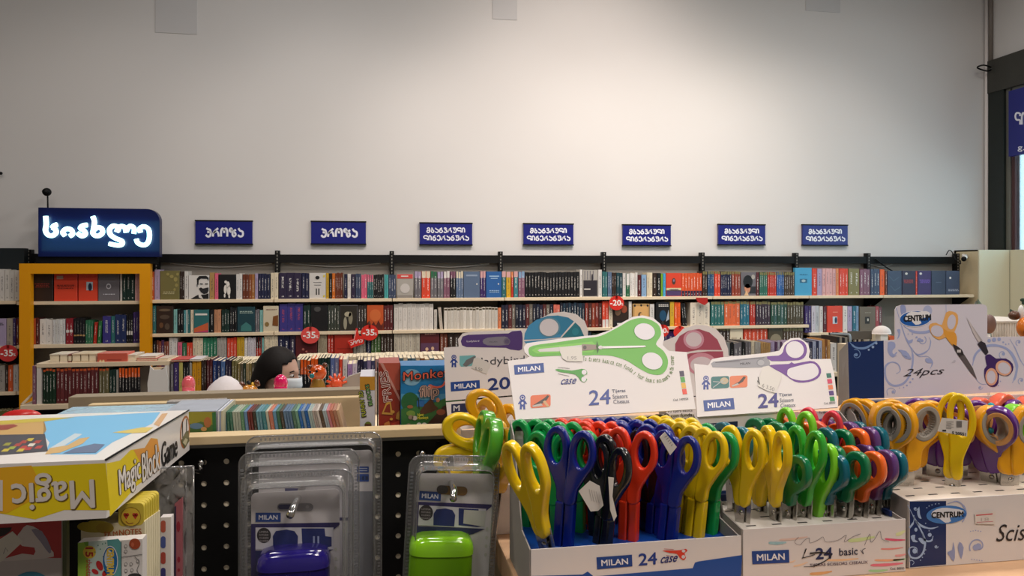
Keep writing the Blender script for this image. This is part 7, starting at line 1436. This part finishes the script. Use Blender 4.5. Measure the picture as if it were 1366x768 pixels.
pr.poly([(1017, 489.5), (1025, 488), (1043, 499), (1042, 506), (1034, 524.5), (1022, 521), (1010.5, 515), (1012, 506)], '#d5d1ca', 8); pr.text('6 3.50', (1016, 516.5), (1032, 522.5), (1017, 511.5), '#7a7672', 9, .0); pr.line([(1010, 508), (1013, 513), (1011, 503)], 1, '#1c1a1c', 9, 0)
pr.build('header_print', t2)
pb = Plane((0, CY + .76 - .0013, 1), (1, CY + .76 - .0013, 1), (0, CY + .76 - .0013, 2)); pr = Print(pb)
pr.poly([(941, 565), (984, 561.5), (984, 576), (941, 578)], '#14284c', 1); pr.text('MILAN', (945, 575), (972, 573), (945, 566.5), '#c8c8cc', 2, .035)
for k_, tx in enumerate(('Tu tijera básica', 'y funcional', 'Your basic')): pr.text(tx, (1092 + 7 * k_, 552.5 + 5 * k_), (1116, 550.8 + 5 * k_), (1092 + 7 * k_, 548.6 + 5 * k_), '#2a262a', 2, .015)
pr.rect(938, 656, 1108, 670, '#1c3468', 1, -12); pr.build('back_print', t2)
q = MB(); q.box((X20 + .003, CY + .748, ZR2 - .003), (X21 - .003, CY + .751, ZR2 + .004), mat('navy_strip', '#142a60', .5)); q.box((X21 - .006, CY + .67, ZR2 - .002), (X21 - .0035, CY + .745, ZR2 + .003), mat('navy_strip', '#142a60', .5)); q.build('deck_flap', t2)
# slots in the deck
def slots(t, X0, X1, D0, D1, z, nx, ny, off):
    q = MB()
    for i in range(nx):
        for j in range(ny):
            x = X0 + (X1 - X0) * (i + .5) / nx; y = CY + D0 + (D1 - D0) * (j + .5) / ny; q.box((x - .005, y - .0012, z - .0002), (x + .005, y + .0012, z + .0002), mat('slot_dark', '#2a2624', .9))
    o = q.build('slots', t); o['kind'] = 'stuff'
slots(t2, X20 + .004, X21 - .006, .66, .75, ZR2 - .003, 6, 4, 0)
pf = Plane((0, CY + .655 - .0001, 1), (1, CY + .655 - .0001, 1), (0, CY + .655 - .0001, 2)); pr = Print(pf)
c4 = lambda x, y: (950 + x / 3.693, 560 + y / 3.693)
for (a_, b_, c_, w_) in (((278, 605), (365, 603), '#9cc4cc', 4), ((330, 590), (470, 575), '#e0c4b8', 3), ((670, 595), (800, 575), '#cfe0a0', 5), ((850, 585), (950, 590), '#e05a7c', 3), ((830, 635), (940, 628), '#e89088', 2.2), ((800, 690), (945, 685), '#f0b088', 3), ((780, 715), (940, 705), '#e8788c', 4), ((770, 742), (865, 738), '#a8d8a0', 3.4), ((900, 668), (955, 660), '#e8a0a0', 3), ((560, 690), (720, 682), '#f0c8a0', 3), ((400, 720), (470, 700), '#f0d0b0', 2.5), ((480, 758), (590, 745), '#e8b078', 4), ((905, 565), (950, 545), '#dfe6b0', 5), ((890, 690), (955, 682), '#a8d8a0', 2.5), ((380, 700), (410, 690), '#f0d0b0', 2)):
    A_, B_ = c4(*a_), c4(*b_); mx_ = ((A_[0] + B_[0]) / 2, (A_[1] + B_[1]) / 2 + .8); pr.line([A_, mx_, B_], [w_ * .4, w_ * .9, w_, w_ * .8, w_ * .5], c_, 1)
mil(pr, [c4(195, 646), c4(378, 638), c4(380, 702), c4(198, 710)], 3)
pr.text('24', c4(510, 685), c4(590, 680), c4(511, 632), '#16285c', 3, .04); pr.text('basic', c4(626, 668), c4(716, 662), c4(626, 632), '#1c2444', 3, .015); pr.line([c4(730, 640), c4(745, 660), c4(740, 640), c4(755, 632)], .7, '#1c2444', 3); pr.text('TIJERAS SCISSORS CISEAUX', c4(480, 726), c4(766, 710), c4(480, 708), '#5a4a60', 3, .012); pr.text('Cod. 80050', c4(876, 738), c4(945, 735), c4(876, 726), '#5a5058', 3, .01)
pr.line([c4(462, 632), c4(452, 660), c4(445, 678)], [1.5, .9], '#141418', 5); pr.line([c4(440, 680), c4(470, 672), c4(505, 662)], 1.0, '#141418', 5); pr.line([c4(480, 655), c4(540, 652), c4(585, 662), c4(560, 690), c4(500, 718), c4(450, 722)], [1.9, 1.7, 1.3, .8], '#141418', 6)
pr.line([c4(425, 575), c4(405, 600), c4(430, 615), c4(455, 590), c4(478, 580), c4(480, 605), c4(520, 590), c4(545, 575), c4(560, 600), c4(620, 590), c4(660, 565), c4(650, 600), c4(690, 575), c4(730, 560)], .5, '#55505c', 5); pr.line([c4(750, 615), c4(775, 560), c4(780, 600), c4(800, 585), c4(825, 545), c4(835, 585), c4(870, 600)], .5, '#55505c', 5)
pr.build('front_print', t2)
W2 = 'in the display with purple scissors header'; G2 = 'uncovered scissors in the purple scissors display'; Zd2 = ZR2 - .003
L2 = [('teal', 977, 566, .735, -58, 0), ('dark green', 1022, 560, .77, -50, 0), ('dark green', 1041, 560, .77, -45, 0), ('orange', 1058, 560, .775, -50, 0), ('coral', 1074, 559, .775, -40, 0), ('pink-red', 1094, 545.5, .765, -40, 0), ('purple', 1117, 560, .775, -40, 0),
 ('lime', 1062, 546, .755, -55, 0), ('teal', 1090, 567, .735, -60, 2), ('dark green', 1110, 569, .73, -55, 2), ('orange', 1131, 568, .73, -58, 4), ('purple', 1146, 566, .732, -62, 5), ('teal', 1158, 565.5, .735, -64, 6),
 ('yellow', 1013, 574, .72, -60, 0), ('yellow', 990, 570, .682, -42, 0), ('yellow', 1034, 571, .682, -72, 0), ('dark green', 1054, 603, .685, -60, 3), ('light green', 1076, 571, .685, -60, 4), ('lime', 1094, 588, .69, -66, 6), ('teal', 1104, 602, .685, -62, 4), ('dark green', 1129, 598, .678, -55, 4), ('orange', 1150, 598, .678, -55, 5), ('purple', 1168, 596, .682, -62, 6), ('teal', 1181, 596, .684, -64, 7)]
for c_, px, py, D, yw, ln in L2:
    rnd_ = c_ in ('teal', 'dark green', 'orange', 'purple', 'coral'); scissors('round' if rnd_ else 'basic', c_, px, py, D, yw - 12, Zd2, W2, G2, lean=ln * .5, k=1.0 if rnd_ else .95)

# ---------------------------------------------------------------- display box 3: floral, large soft-grip scissors
X30 = at(1213, 670, .66).x; X31 = X30 + .27; ZR3 = at(1213, 668, .66).z; ZS3 = at(1133, 531.5, .765).z
t3, dk3 = display(X30, X31, .66, .767, ZR3, ZS3 - .002, None, 'white and navy floral display holding large soft-grip scissors, far right', mat('deck_cream', '#ddd2c4', .5), deckz=ZR3 - .002)
pl = Plane(at(1180, 531, .765), at(1360, 522, .765), at(1180, 454, .78))
c9 = lambda x, y: (1120 + x / 4.516, 390 + y / 4.516)
xr_ = 1470
outer = [(1133, 531.8), (1180, 530.7), (1366, 521.3), (xr_, 516), (xr_, 445), (1366, 448.5), (1317, 449.3), (1317, 411), (1315.5, 407.5), (1311, 405.5), (1202, 406.5), (1196.5, 408.5), (1194, 413), (1194, 452.8), (1178.7, 454.2), (1131, 456)]
header(t3, outer, plane=pl, m=mat('lavender_white_card', '#cfcbd6', .45)); pr = Print(pl)
pr.poly([(1131, 456), (1178.7, 454.2), (1179.6, 530.7), (1133, 531.8)], M_navycard, 1)
SW = '#9aa6d0'
def swirl(pts, w_, lay=2, f=c9, col=SW): pr.line([f(*p) for p in pts], w_, col, lay, 5)
def curl(cx_, cy_, r, turns, a0, w_, lay=2, f=c9, dirn=1, col=SW):
    pr.line([f(cx_ + r * (1 - .85 * i / 24) * math.cos(a0 + dirn * turns * 2 * PI * i / 24), cy_ + r * (1 - .85 * i / 24) * math.sin(a0 + dirn * turns * 2 * PI * i / 24)) for i in range(25)], w_, col, lay, 0); pr.ell(*f(cx_ + r * .05, cy_), r * .2 / 4.5 + .6, r * .2 / 4.5 + .6, col, lay)
swirl([(60, 300), (95, 330), (150, 335), (200, 310), (225, 292)], [1, 2.4, 3, 2.4, 1.4], col='#6f90c0'); curl(98, 375, 34, 1.0, -1.9, .9, col='#6f90c0')
for x_, y_, r_ in ((175, 345, 1.4), (200, 328, 1.8), (220, 306, 1.6)): pr.ell(*c9(x_, y_), r_, r_, '#8fa8cc', 3)
swirl([(340, 90), (370, 190), (400, 280), (435, 350), (440, 420), (420, 500), (380, 550), (320, 560), (280, 520), (275, 450), (310, 420), (350, 430), (365, 470), (340, 490)], [.8, 1.4, 2.6, 3, 2.6, 1.6, .8])
swirl([(290, 620), (285, 590), (310, 575), (335, 590), (330, 610)], [1, .8]); pr.ell(*c9(322, 598), 2, 2, SW, 3)
swirl([(300, 300), (300, 350), (320, 380), (345, 360)], [4, 5, 2]); pr.poly([c9(*p) for p in ((290, 300), (330, 300), (335, 330), (318, 350), (322, 375), (345, 380), (325, 385), (302, 360))], SW, 3, 2); pr.poly([c9(*p) for p in ((350, 345), (400, 352), (425, 385), (430, 400), (380, 380), (370, 362))], SW, 3, 2); pr.poly([c9(*p) for p in ((375, 378), (400, 382), (430, 405), (400, 400))], SW, 3)
swirl([(430, 330), (470, 375), (530, 350), (548, 300), (540, 270)], [.8, 2.2, 1.4, .6]); curl(495, 290, 30, .9, -1.0, 1.1); pr.ell(*c9(480, 285), 2.6, 2.6, SW, 3)
swirl([(385, 200), (440, 235), (510, 240), (560, 225), (600, 205)], [1, 3.4, 3.6, 1.4]); pr.poly([c9(*p) for p in ((515, 410), (520, 395), (545, 400), (562, 420), (545, 455), (555, 425), (530, 425))], SW, 3, 2); swirl([(440, 350), (480, 385), (530, 385), (562, 420), (545, 458)], [1, .7])
pr.poly([c9(*p) for p in ((400, 268), (415, 290), (440, 280), (435, 302), (410, 305))], SW, 3, 2); pr.poly([c9(*p) for p in ((345, 225), (365, 222), (362, 260), (345, 282), (355, 250))], SW, 3, 2)
for x_, y_, r_ in ((412, 250, .8), (438, 250, 1), (463, 270, 1.4), (468, 290, 1), (360, 575, .7), (385, 572, .9), (405, 560, 1.2), (425, 540, 1.4), (440, 520, 1.2)): pr.ell(*c9(x_, y_), r_, r_, SW, 3)
pr.poly([c9(*p) for p in ((365, 80), (395, 80), (400, 130), (375, 145))], '#8f9cc8', 2, 2); pr.ell(*c9(530, 110), 6, 7, '#a8b0d0', 2); pr.line([c9(640, 75), c9(642, 120)], .7, SW, 2, 0)
swirl([(800, 440), (820, 370), (880, 325), (950, 320), (1020, 350), (1065, 430), (1060, 500), (1040, 545)], [1.2, 3, 3.6, 3, 4, 3, 1]); curl(985, 370, 36, .8, 1.0, 1.0)
for x_, y_, r_ in ((900, 290, 2.4), (930, 285, 2.8), (960, 282, 2.4), (985, 300, 1.3), (1000, 312, 1), (1018, 310, .9), (968, 535, .9), (955, 560, .9)): pr.ell(*c9(x_, y_), r_, r_, SW, 3)
swirl([(1025, 280), (1060, 340), (1085, 400), (1110, 440)], [.6, 1.4, 1]); curl(1080, 300, 22, .8, 2, 1); curl(1095, 530, 24, .8, 2, 1); curl(845, 570, 18, .7, 0, .7); swirl([(820, 520), (850, 550), (890, 552)], .7)
# oval logo
pr.ell(*c9(455, 158), 21.5, 10.9, '#e6e8f0', 4, -3); pr.ell(*c9(455, 158), 20.6, 10.1, '#0f58a8', 5, -3); pr.poly([c9(*p) for p in ((400, 135), (430, 115), (470, 118), (520, 112), (545, 130), (520, 150), (480, 160), (492, 185), (455, 195), (430, 170), (395, 165))], '#e2e2e4', 6, 2)
pr.text('CENTRUM', c9(385, 176), c9(548, 166), c9(384, 142), '#16181c', 8, .06)
pr.text('24pcs', c9(380, 520), c9(625, 505), c9(388, 462), '#2a2830', 4, .0, .35)
OA, OB = '#d89a4a', '#e0a860'
pr.poly([c9(*p) for p in ((538, 215), (545, 190), (580, 182), (615, 195), (640, 120), (680, 115), (710, 135), (710, 190), (690, 240), (705, 265), (703, 318), (682, 322), (660, 300), (640, 270), (600, 285), (560, 262))], OB, 5, 2)
pr.poly([c9(*p) for p in ((622, 215), (650, 235), (690, 240), (703, 265), (703, 318), (682, 322), (645, 280), (628, 250))], '#dc9a38', 6, 2)
pr.ell(*c9(585, 232), 8.6, 7.4, '#c9c6d4', 7, 25); pr.ell(*c9(672, 178), 5.6, 10, '#c9c6d4', 7, 8)
pr.poly([c9(*p) for p in ((678, 310), (705, 322), (735, 345), (750, 380), (720, 390), (695, 350))], '#2a2628', 7); pr.poly([c9(*p) for p in ((715, 380), (750, 375), (800, 455), (826, 524), (790, 485))], '#5a5354', 7); pr.rect(*c9(705, 345), *c9(728, 362), '#c8c4c4', 8)
pr.poly([c9(*p) for p in ((762, 148), (800, 205), (860, 290), (845, 305), (815, 260))], '#a8a0a0', 6); pr.poly([c9(*p) for p in ((762, 148), (800, 212), (845, 290), (835, 300), (805, 250))], '#c4bcbc', 7); pr.poly([c9(*p) for p in ((828, 310), (850, 292), (875, 305), (895, 360), (880, 378), (860, 355))], '#2a2430', 7)
pr.poly([c9(*p) for p in ((875, 385), (905, 372), (940, 398), (1000, 398), (1040, 430), (1042, 470), (1015, 500), (985, 498), (960, 480), (955, 545), (930, 568), (895, 558), (872, 515), (870, 460), (885, 440))], '#3a1c60', 7, 2)
pr.ell(*c9(985, 455), 11.2, 9.6, '#d8a48a', 8, 35); pr.ell(*c9(988, 456), 8.6, 7.2, '#c9c6d4', 9, 35); pr.ell(*c9(912, 508), 8.2, 11.6, '#d8a48a', 8); pr.ell(*c9(910, 510), 5.8, 8.6, '#c9c6d4', 9)
pr.poly([c9(*p) for p in ((690, 405), (700, 410), (695, 422), (672, 425))], '#bcb8c4', 2)
pr.build('header_print', t3)
# left wing of the back panel: grey and navy
q = MB(); A = pl.hit(1133, 531.8); B_ = pl.hit(1131, 456); yb = A.y + .035
q.slab([A + Vector((-.0005, 0, 0)), B_ + Vector((-.0005, 0, 0)), B_ + Vector((-.003, .012, -.012)), A + Vector((-.006, .012, -.01))], (-1, 0, 0), .001, M_cardgrey); q.build('wing', t3)
q = MB(); xa_ = at(1180, 560, .757).x; q.box((X30 + .0013, CY + .757, ZR3), (xa_, CY + .7635, ZS3 - .003), M_navycard); q.build('corner_panel', t3)
slots(t3, X30 + .004, X31 - .004, .67, .757, ZR3 - .002, 10, 4, 0)
pf = Plane((0, CY + .66 - .0001, 1), (1, CY + .66 - .0001, 1), (0, CY + .66 - .0001, 2)); pr = Print(pf)
cA = lambda x, y: (1190 + x / 6.506, 650 + y / 6.506)
pr.poly([(1213.5, 668.6), (1262, 668), (1262, 752.6), (1214, 756.4)], M_navycard, 1)
W_ = '#9fb8dc'
def sw2(pts, w_, col=W_, lay=2): pr.line([cA(*p) for p in pts], w_, col, lay, 5)
sw2([(135, 150), (190, 260), (250, 370), (285, 460), (270, 560), (220, 610), (160, 600), (145, 540), (175, 515), (215, 530), (215, 570)], [.8, 2, 2.6, 2.4, 1.4, .8]); sw2([(150, 350), (185, 300), (190, 240)], [2.6, 1]); sw2([(195, 280), (250, 330), (330, 355), (400, 340)], [1, 3, 2, 1]); sw2([(150, 640), (170, 630), (190, 650), (175, 670)], [1, .7]); sw2([(260, 400), (290, 460), (340, 460), (355, 420)], [1, 2.4, 1])
pr.poly([cA(*p) for p in ((215, 210), (235, 165), (240, 230), (255, 270), (228, 260))], W_, 3, 2); pr.poly([cA(*p) for p in ((160, 420), (200, 410), (195, 450), (225, 470), (180, 470))], W_, 3, 2); pr.poly([cA(*p) for p in ((225, 440), (260, 440), (280, 490), (250, 480))], W_, 3, 2); pr.ell(*cA(195, 550), 3, 3.4, W_, 3); pr.ell(*cA(325, 410), 2.6, 2.6, W_, 3); pr.ell(*cA(205, 365), 2, 2.6, W_, 3)
curl(380, 510, 20, .8, 0, .9, f=cA, col=W_); curl(200, 180, 22, .8, 0, .9, f=cA, col=W_)
for x_, y_ in ((290, 310), (300, 345), (320, 375), (265, 395), (300, 175), (320, 160), (345, 150), (375, 142), (405, 140), (290, 540), (280, 575), (262, 605), (245, 630)): pr.ell(*cA(x_, y_), .8, .8, W_, 3, 0, 8)
sw2([(480, 140), (560, 120), (620, 160), (640, 230), (610, 300)], [.8, 1.6, 2.4, 1.4], '#9aa6d0'); curl(745, 510, 78, 1.05, 2.6, 1.6, f=cA, col='#9aa6d0'); pr.ell(*cA(725, 520), 4, 4, '#9aa6d0', 3)
pr.poly([cA(*p) for p in ((520, 540), (530, 470), (545, 560), (535, 640), (500, 600), (480, 560))], '#8f9ac4', 3, 2); pr.poly([cA(*p) for p in ((570, 520), (585, 470), (620, 520), (600, 620), (580, 570))], '#8f9ac4', 3, 2)
for x_ in range(5): pr.ell(*cA(680 + x_ * 22, 372 + abs(x_ - 2) * 4), .8, .8, '#9aa6d0', 3, 0, 8); pr.ell(*cA(690 + x_ * 22, 628 + (x_ - 2) * 3), .8, .8, '#9aa6d0', 3, 0, 8)
pr.ell(*cA(470, 235), 27, 12, '#3f7ac0', 4, -4); pr.poly([cA(*p) for p in ((350, 205), (430, 175), (520, 180), (620, 200), (600, 240), (500, 260), (510, 290), (460, 305), (410, 270), (340, 250))], '#dcdfe6', 5, 2)
pr.text('CENTRUM', cA(340, 262), cA(615, 252), cA(340, 215), '#14161a', 7, .06); pr.ell(*cA(622, 235), 1.6, 2, '#1c5ca8', 8)
pr.poly([cA(*p) for p in ((712, 218), (893, 202), (888, 318), (718, 312))], '#dcd6d0', 8); pr.line([cA(724, 240), cA(868, 226)], 1.4, '#c8404a', 9, 0); pr.line([cA(728, 300), cA(872, 292)], .6, '#c8606a', 9, 0); pr.text('18', cA(765, 290), cA(835, 286), cA(765, 262), '#b8b0ac', 9, .0)
pr.text('Scissors', cA(900, 470), (1412, 718), cA(905, 322), '#1c1a20', 4, .0, .3)
pr.build('front_print', t3)
W3 = 'in the floral display'; G3 = 'large scissors in the floral display'
L3 = [('salmon', 1320, 529, .80, 20, 0, 'ladybird', None), ('salmon', 1356, 527, .80, 10, 8, 'ladybird', None), ('violet', 1251, 533, .775, -40, 0, 'centrum', 'liner_tan'), ('violet', 1276, 532, .775, -35, 0, 'centrum', 'liner_tan'), ('violet', 1341, 538, .765, 30, -8, 'centrum', 'liner_tan'), ('lime', 1370, 538, .755, 10, 0, 'ladybird', None),
 ('amber', 1163, 534, .765, -62, -2, 'centrum', None), ('amber', 1176, 535, .75, -62, -2, 'centrum', None), ('amber', 1216, 533, .765, -20, 0, 'centrum', None),
 ('violet', 1300, 542, .715, -58, -16, 'centrum', 'liner_tan'), ('amber', 1207, 535, .725, -8, 0, 'centrum', None), ('amber', 1347, 540, .695, -8, 0, 'centrum', None)]
for c_, px, py, D, yw, ln, kd, li in L3: scissors(kd, c_, px, py, D, yw, ZR3, W3, G3, lean=ln, liner=li, k=1.0 if D > .73 else 1.0)
scissors('basic', 'yellow', 1276, 526, .71, -42, ZR3, W3, G3, lean=3, lab='bright yellow narrow scissors with a barcode tag through the ring in the floral display', k=1.12, open_=-9)
o, pr = price_tag([(1251, 575), (1257, 557), (1291, 561), (1290, 582), (1268, 578)], .672, 'white barcode tag looped through the bright yellow scissors', True)
for k_ in range(6): pr.line([(1262, 562 + k_ * 1.8), (1272 - (k_ % 2) * 3, 562.6 + k_ * 1.8)], .5, '#6a6664', 1, 0)
for k_ in range(7): pr.line([(1276 + k_ * 1.1, 561), (1276 + k_ * 1.1, 570)], .55, '#4a4644', 1, 0)
pr.text('5.20551', (1270, 579), (1288, 581), (1270, 575), '#1c1a1c', 1, .03); pr.rect(1257, 573, 1262, 575, '#1c1a1c', 1); pr.build('barcode', o)
for (px, py, D) in ((1322, 541, .70), (1321, 574, .70)):
    q = MB(); q.ball(at(px, py, D), .0035, mat('teal_bead', '#1c9aa8', .2), 10, 8); q.tube([at(px, py, D), at(px - 1, py + 8, D + .01)], .0018, mat('teal_bead', '#1c9aa8', .2), 6); tag(q.build('plastic_tie'), ('upper' if py < 560 else 'lower') + ' teal plastic tie between the violet and amber scissors', 'tie')

# ---------------------------------------------------------------- display box 4 (behind box 1, left): 20 kids scissors with capped blade
X40 = at(600, 575, .94).x + .001; X41 = X40 + .20; ZS4 = at(599, 575, .94).z
t4, dk4 = display(X40, X41, .825, .945, ZC + .055, ZS4, None, 'white cardboard display with purple and teal cut-out header, behind and left of the green one', mat('deck_white', '#c9c4bc', .5), deckz=ZC + .05)
pl = Plane(at(594.5, 534.5, .94), at(676, 527.5, .94), at(592, 463, .955))
outer = [(594.8, 534.5), (676, 527.5), (770, 519.5), (770, 449), (784, 448.6), (784.5, 440), (780, 428), (768, 418.5), (752, 415.5), (735, 417.5), (718, 426), (704, 437.5), (690, 440), (632, 442), (617, 444.5), (611, 452), (612, 462), (592, 463.5)]
header(t4, outer, plane=pl); pr = Print(pl)
pr.poly([c7(*p) for p in ((148, 235), (158, 208), (190, 198), (420, 190), (440, 178), (490, 174), (498, 190), (500, 215), (500, 250), (498, 280), (480, 288), (430, 282), (405, 272), (180, 268), (155, 258))], '#4c3272', 2, 1)
pr.poly([c7(*p) for p in ((272, 235), (300, 215), (400, 208), (420, 225), (420, 255), (300, 258))], '#7c7886', 3, 2); pr.ell(*c7(410, 236), 4.5, 4.5, '#6a6478', 4); pr.ell(*c7(412, 236), 3, 3, '#5a5070', 5); pr.text('Ladybird', c7(182, 243), c7(252, 241), c7(182, 230), '#d8d4dc', 4, .015); pr.text('MILAN', c7(310, 243), c7(355, 241), c7(310, 236), '#4a4854', 4, .0)
pr.poly([c7(*p) for p in ((508, 226), (512, 190), (535, 145), (580, 112), (640, 92), (700, 88), (760, 100), (792, 122), (720, 205), (715, 212), (620, 222))], '#3f8fbc', 2, 1); pr.poly([c7(*p) for p in ((580, 112), (640, 92), (700, 88), (760, 100), (792, 122), (730, 192), (640, 208), (680, 170), (690, 130), (640, 104))], '#2f7fa4', 3, 1)
pr.ell(*c7(652, 156), 14.6, 13.4, '#5a8aa0', 4, 0); pr.ell(*c7(650, 156), 12.6, 11.6, '#d6d2d6', 5)
pr.poly([c7(*p) for p in ((722, 214), (800, 128), (828, 155), (850, 205), (850, 208))], '#1f7484', 2); pr.ell(*c7(800, 180), 4.5, 5, '#2a8494', 3); pr.poly([c7(*p) for p in ((508, 236), (712, 220), (848, 210), (850, 216), (520, 248))], '#3f8fbc', 2)
person_icon(pr, 605.5, 482, .85); pr.poly([(613, 474.5), (633.5, 473.5), (635, 476), (629, 488), (615, 489), (613, 486)], '#6fb0b4', 2); pr.poly([(617, 487), (622, 480), (632, 475), (635, 475), (630, 484), (622, 489)], '#6a6a6c', 3)
pr.poly([(632, 478), (637, 476.5), (655, 485), (649, 499), (629, 491)], '#cfccc6', 6); pr.text('6.50', (633.5, 492.5), (643, 495.5), (634, 488.5), '#6a6862', 7, 0)
mil(pr, [(601, 509.5), (639.8, 506.8), (640.3, 518.8), (601.5, 522)]); pr.text('ladybird', (642, 490), (700, 487), (642, 477), '#3a3a44', 4, .0); pr.text('20', (651, 520.5), (680, 518), (651, 505), '#1c3070', 3, .04); pr.build('header_print', t4)
# crease band below the header
pl2 = Plane(at(595, 536, .941), at(676, 530, .941), at(598, 560, .935)); q = MB(); q.slab([pl2.hit(595, 536.5), pl2.hit(770, 521), pl2.hit(772, 560), pl2.hit(599, 574)], pl2.n, .0012, M_card); q.build('lower_header', t4)
pr = Print(pl2); pr.poly([(602, 539), (636, 536.5), (636, 549), (602, 551)], '#14204a', 1); pr.text('M', (605, 548), (613, 547.5), (605, 541), '#c8c8cc', 2, .04); pr.build('lower_print', t4)
W4 = 'in the display with purple and teal header'; G4 = 'kids scissors in the purple and teal display'
scissors('ladybird', 'gold', 613, 545, .885, -5, 0, W4, G4, lean=-58, lab='deep yellow kids scissors lying rearmost against the purple and teal header', k=1.0, open_=0)
scissors('ladybird', 'yellow', 584, 588, .845, -5, 0, W4, G4, lean=-76, lab='large yellow kids scissors hanging out at the left of the display', k=.98, open_=2)
scissors('ladybird', 'gold', 668, 535, .90, -50, 0, W4, G4, lean=8, lab='yellow kids scissors tucked beside the green scissors display')
scissors('ladybird', 'leaf green', 656, 553, .80, -84, 0, W4, G4, lean=10, lab='leaf green kids scissors seen edge-on left of the covered scissors', k=1.1)
scissors('ladybird', 'mustard', 672, 566, .80, -78, 0, W4, G4, lean=6, lab='amber kids scissors seen edge-on behind the leaf green pair', k=1.05)

# ---------------------------------------------------------------- display box 5 (behind boxes 1 and 2): pink cut-out
X50 = at(880, 560, .95).x; t5, dk5 = display(X50, X50 + .17, .835, .95, ZC + .05, at(900, 530, .95).z, None, 'display with pink half-round cut-out header, wedged behind the green and purple ones', mat('deck_white', '#c9c4bc', .5), deckz=ZC + .045)
pl = Plane(at(880, 530, .95), at(980, 520, .95), at(880, 470, .965))
outer = [(880, 530), (1040, 522), (1040, 474), (972, 474.5), (971.5, 466), (966, 450), (955, 438.5), (942, 433.5), (928, 433), (912, 438), (902, 448), (885, 455), (880, 462)]
header(t5, outer, plane=pl); pr = Print(pl)
pr.poly([c8(*p) for p in ((515, 300), (515, 250), (540, 205), (590, 175), (650, 165), (710, 185), (755, 225), (782, 285), (650, 284), (560, 300))], '#a04a5c', 2, 1); pr.poly([c8(*p) for p in ((560, 318), (600, 303), (700, 292), (787, 292), (790, 330), (520, 360))], '#a04a5c', 2); pr.ell(*c8(620, 225), 13.8, 12.6, '#c890a0', 4); pr.ell(*c8(620, 225), 10.6, 9.6, '#d0c4c8', 5); pr.ell(*c8(665, 365), 20, 15, '#c88a98', 4); pr.ell(*c8(665, 370), 15, 11, '#d0c4c8', 5); pr.build('header_print', t5)
# narrow grey display corner right of display 2, between it and the floral one
q = MB(); A = at(1122, 500, .84); q.slab([at(1122, 478, .80), at(1131, 460, .79), at(1134, 560, .77), at(1150, 600, .75), at(1190, 640, .70), at(1192, 660, .70), at(1150, 660, .77)], (0, -1, 0), .001, M_cardgrey); 
o = q.build('side_flap', t3)
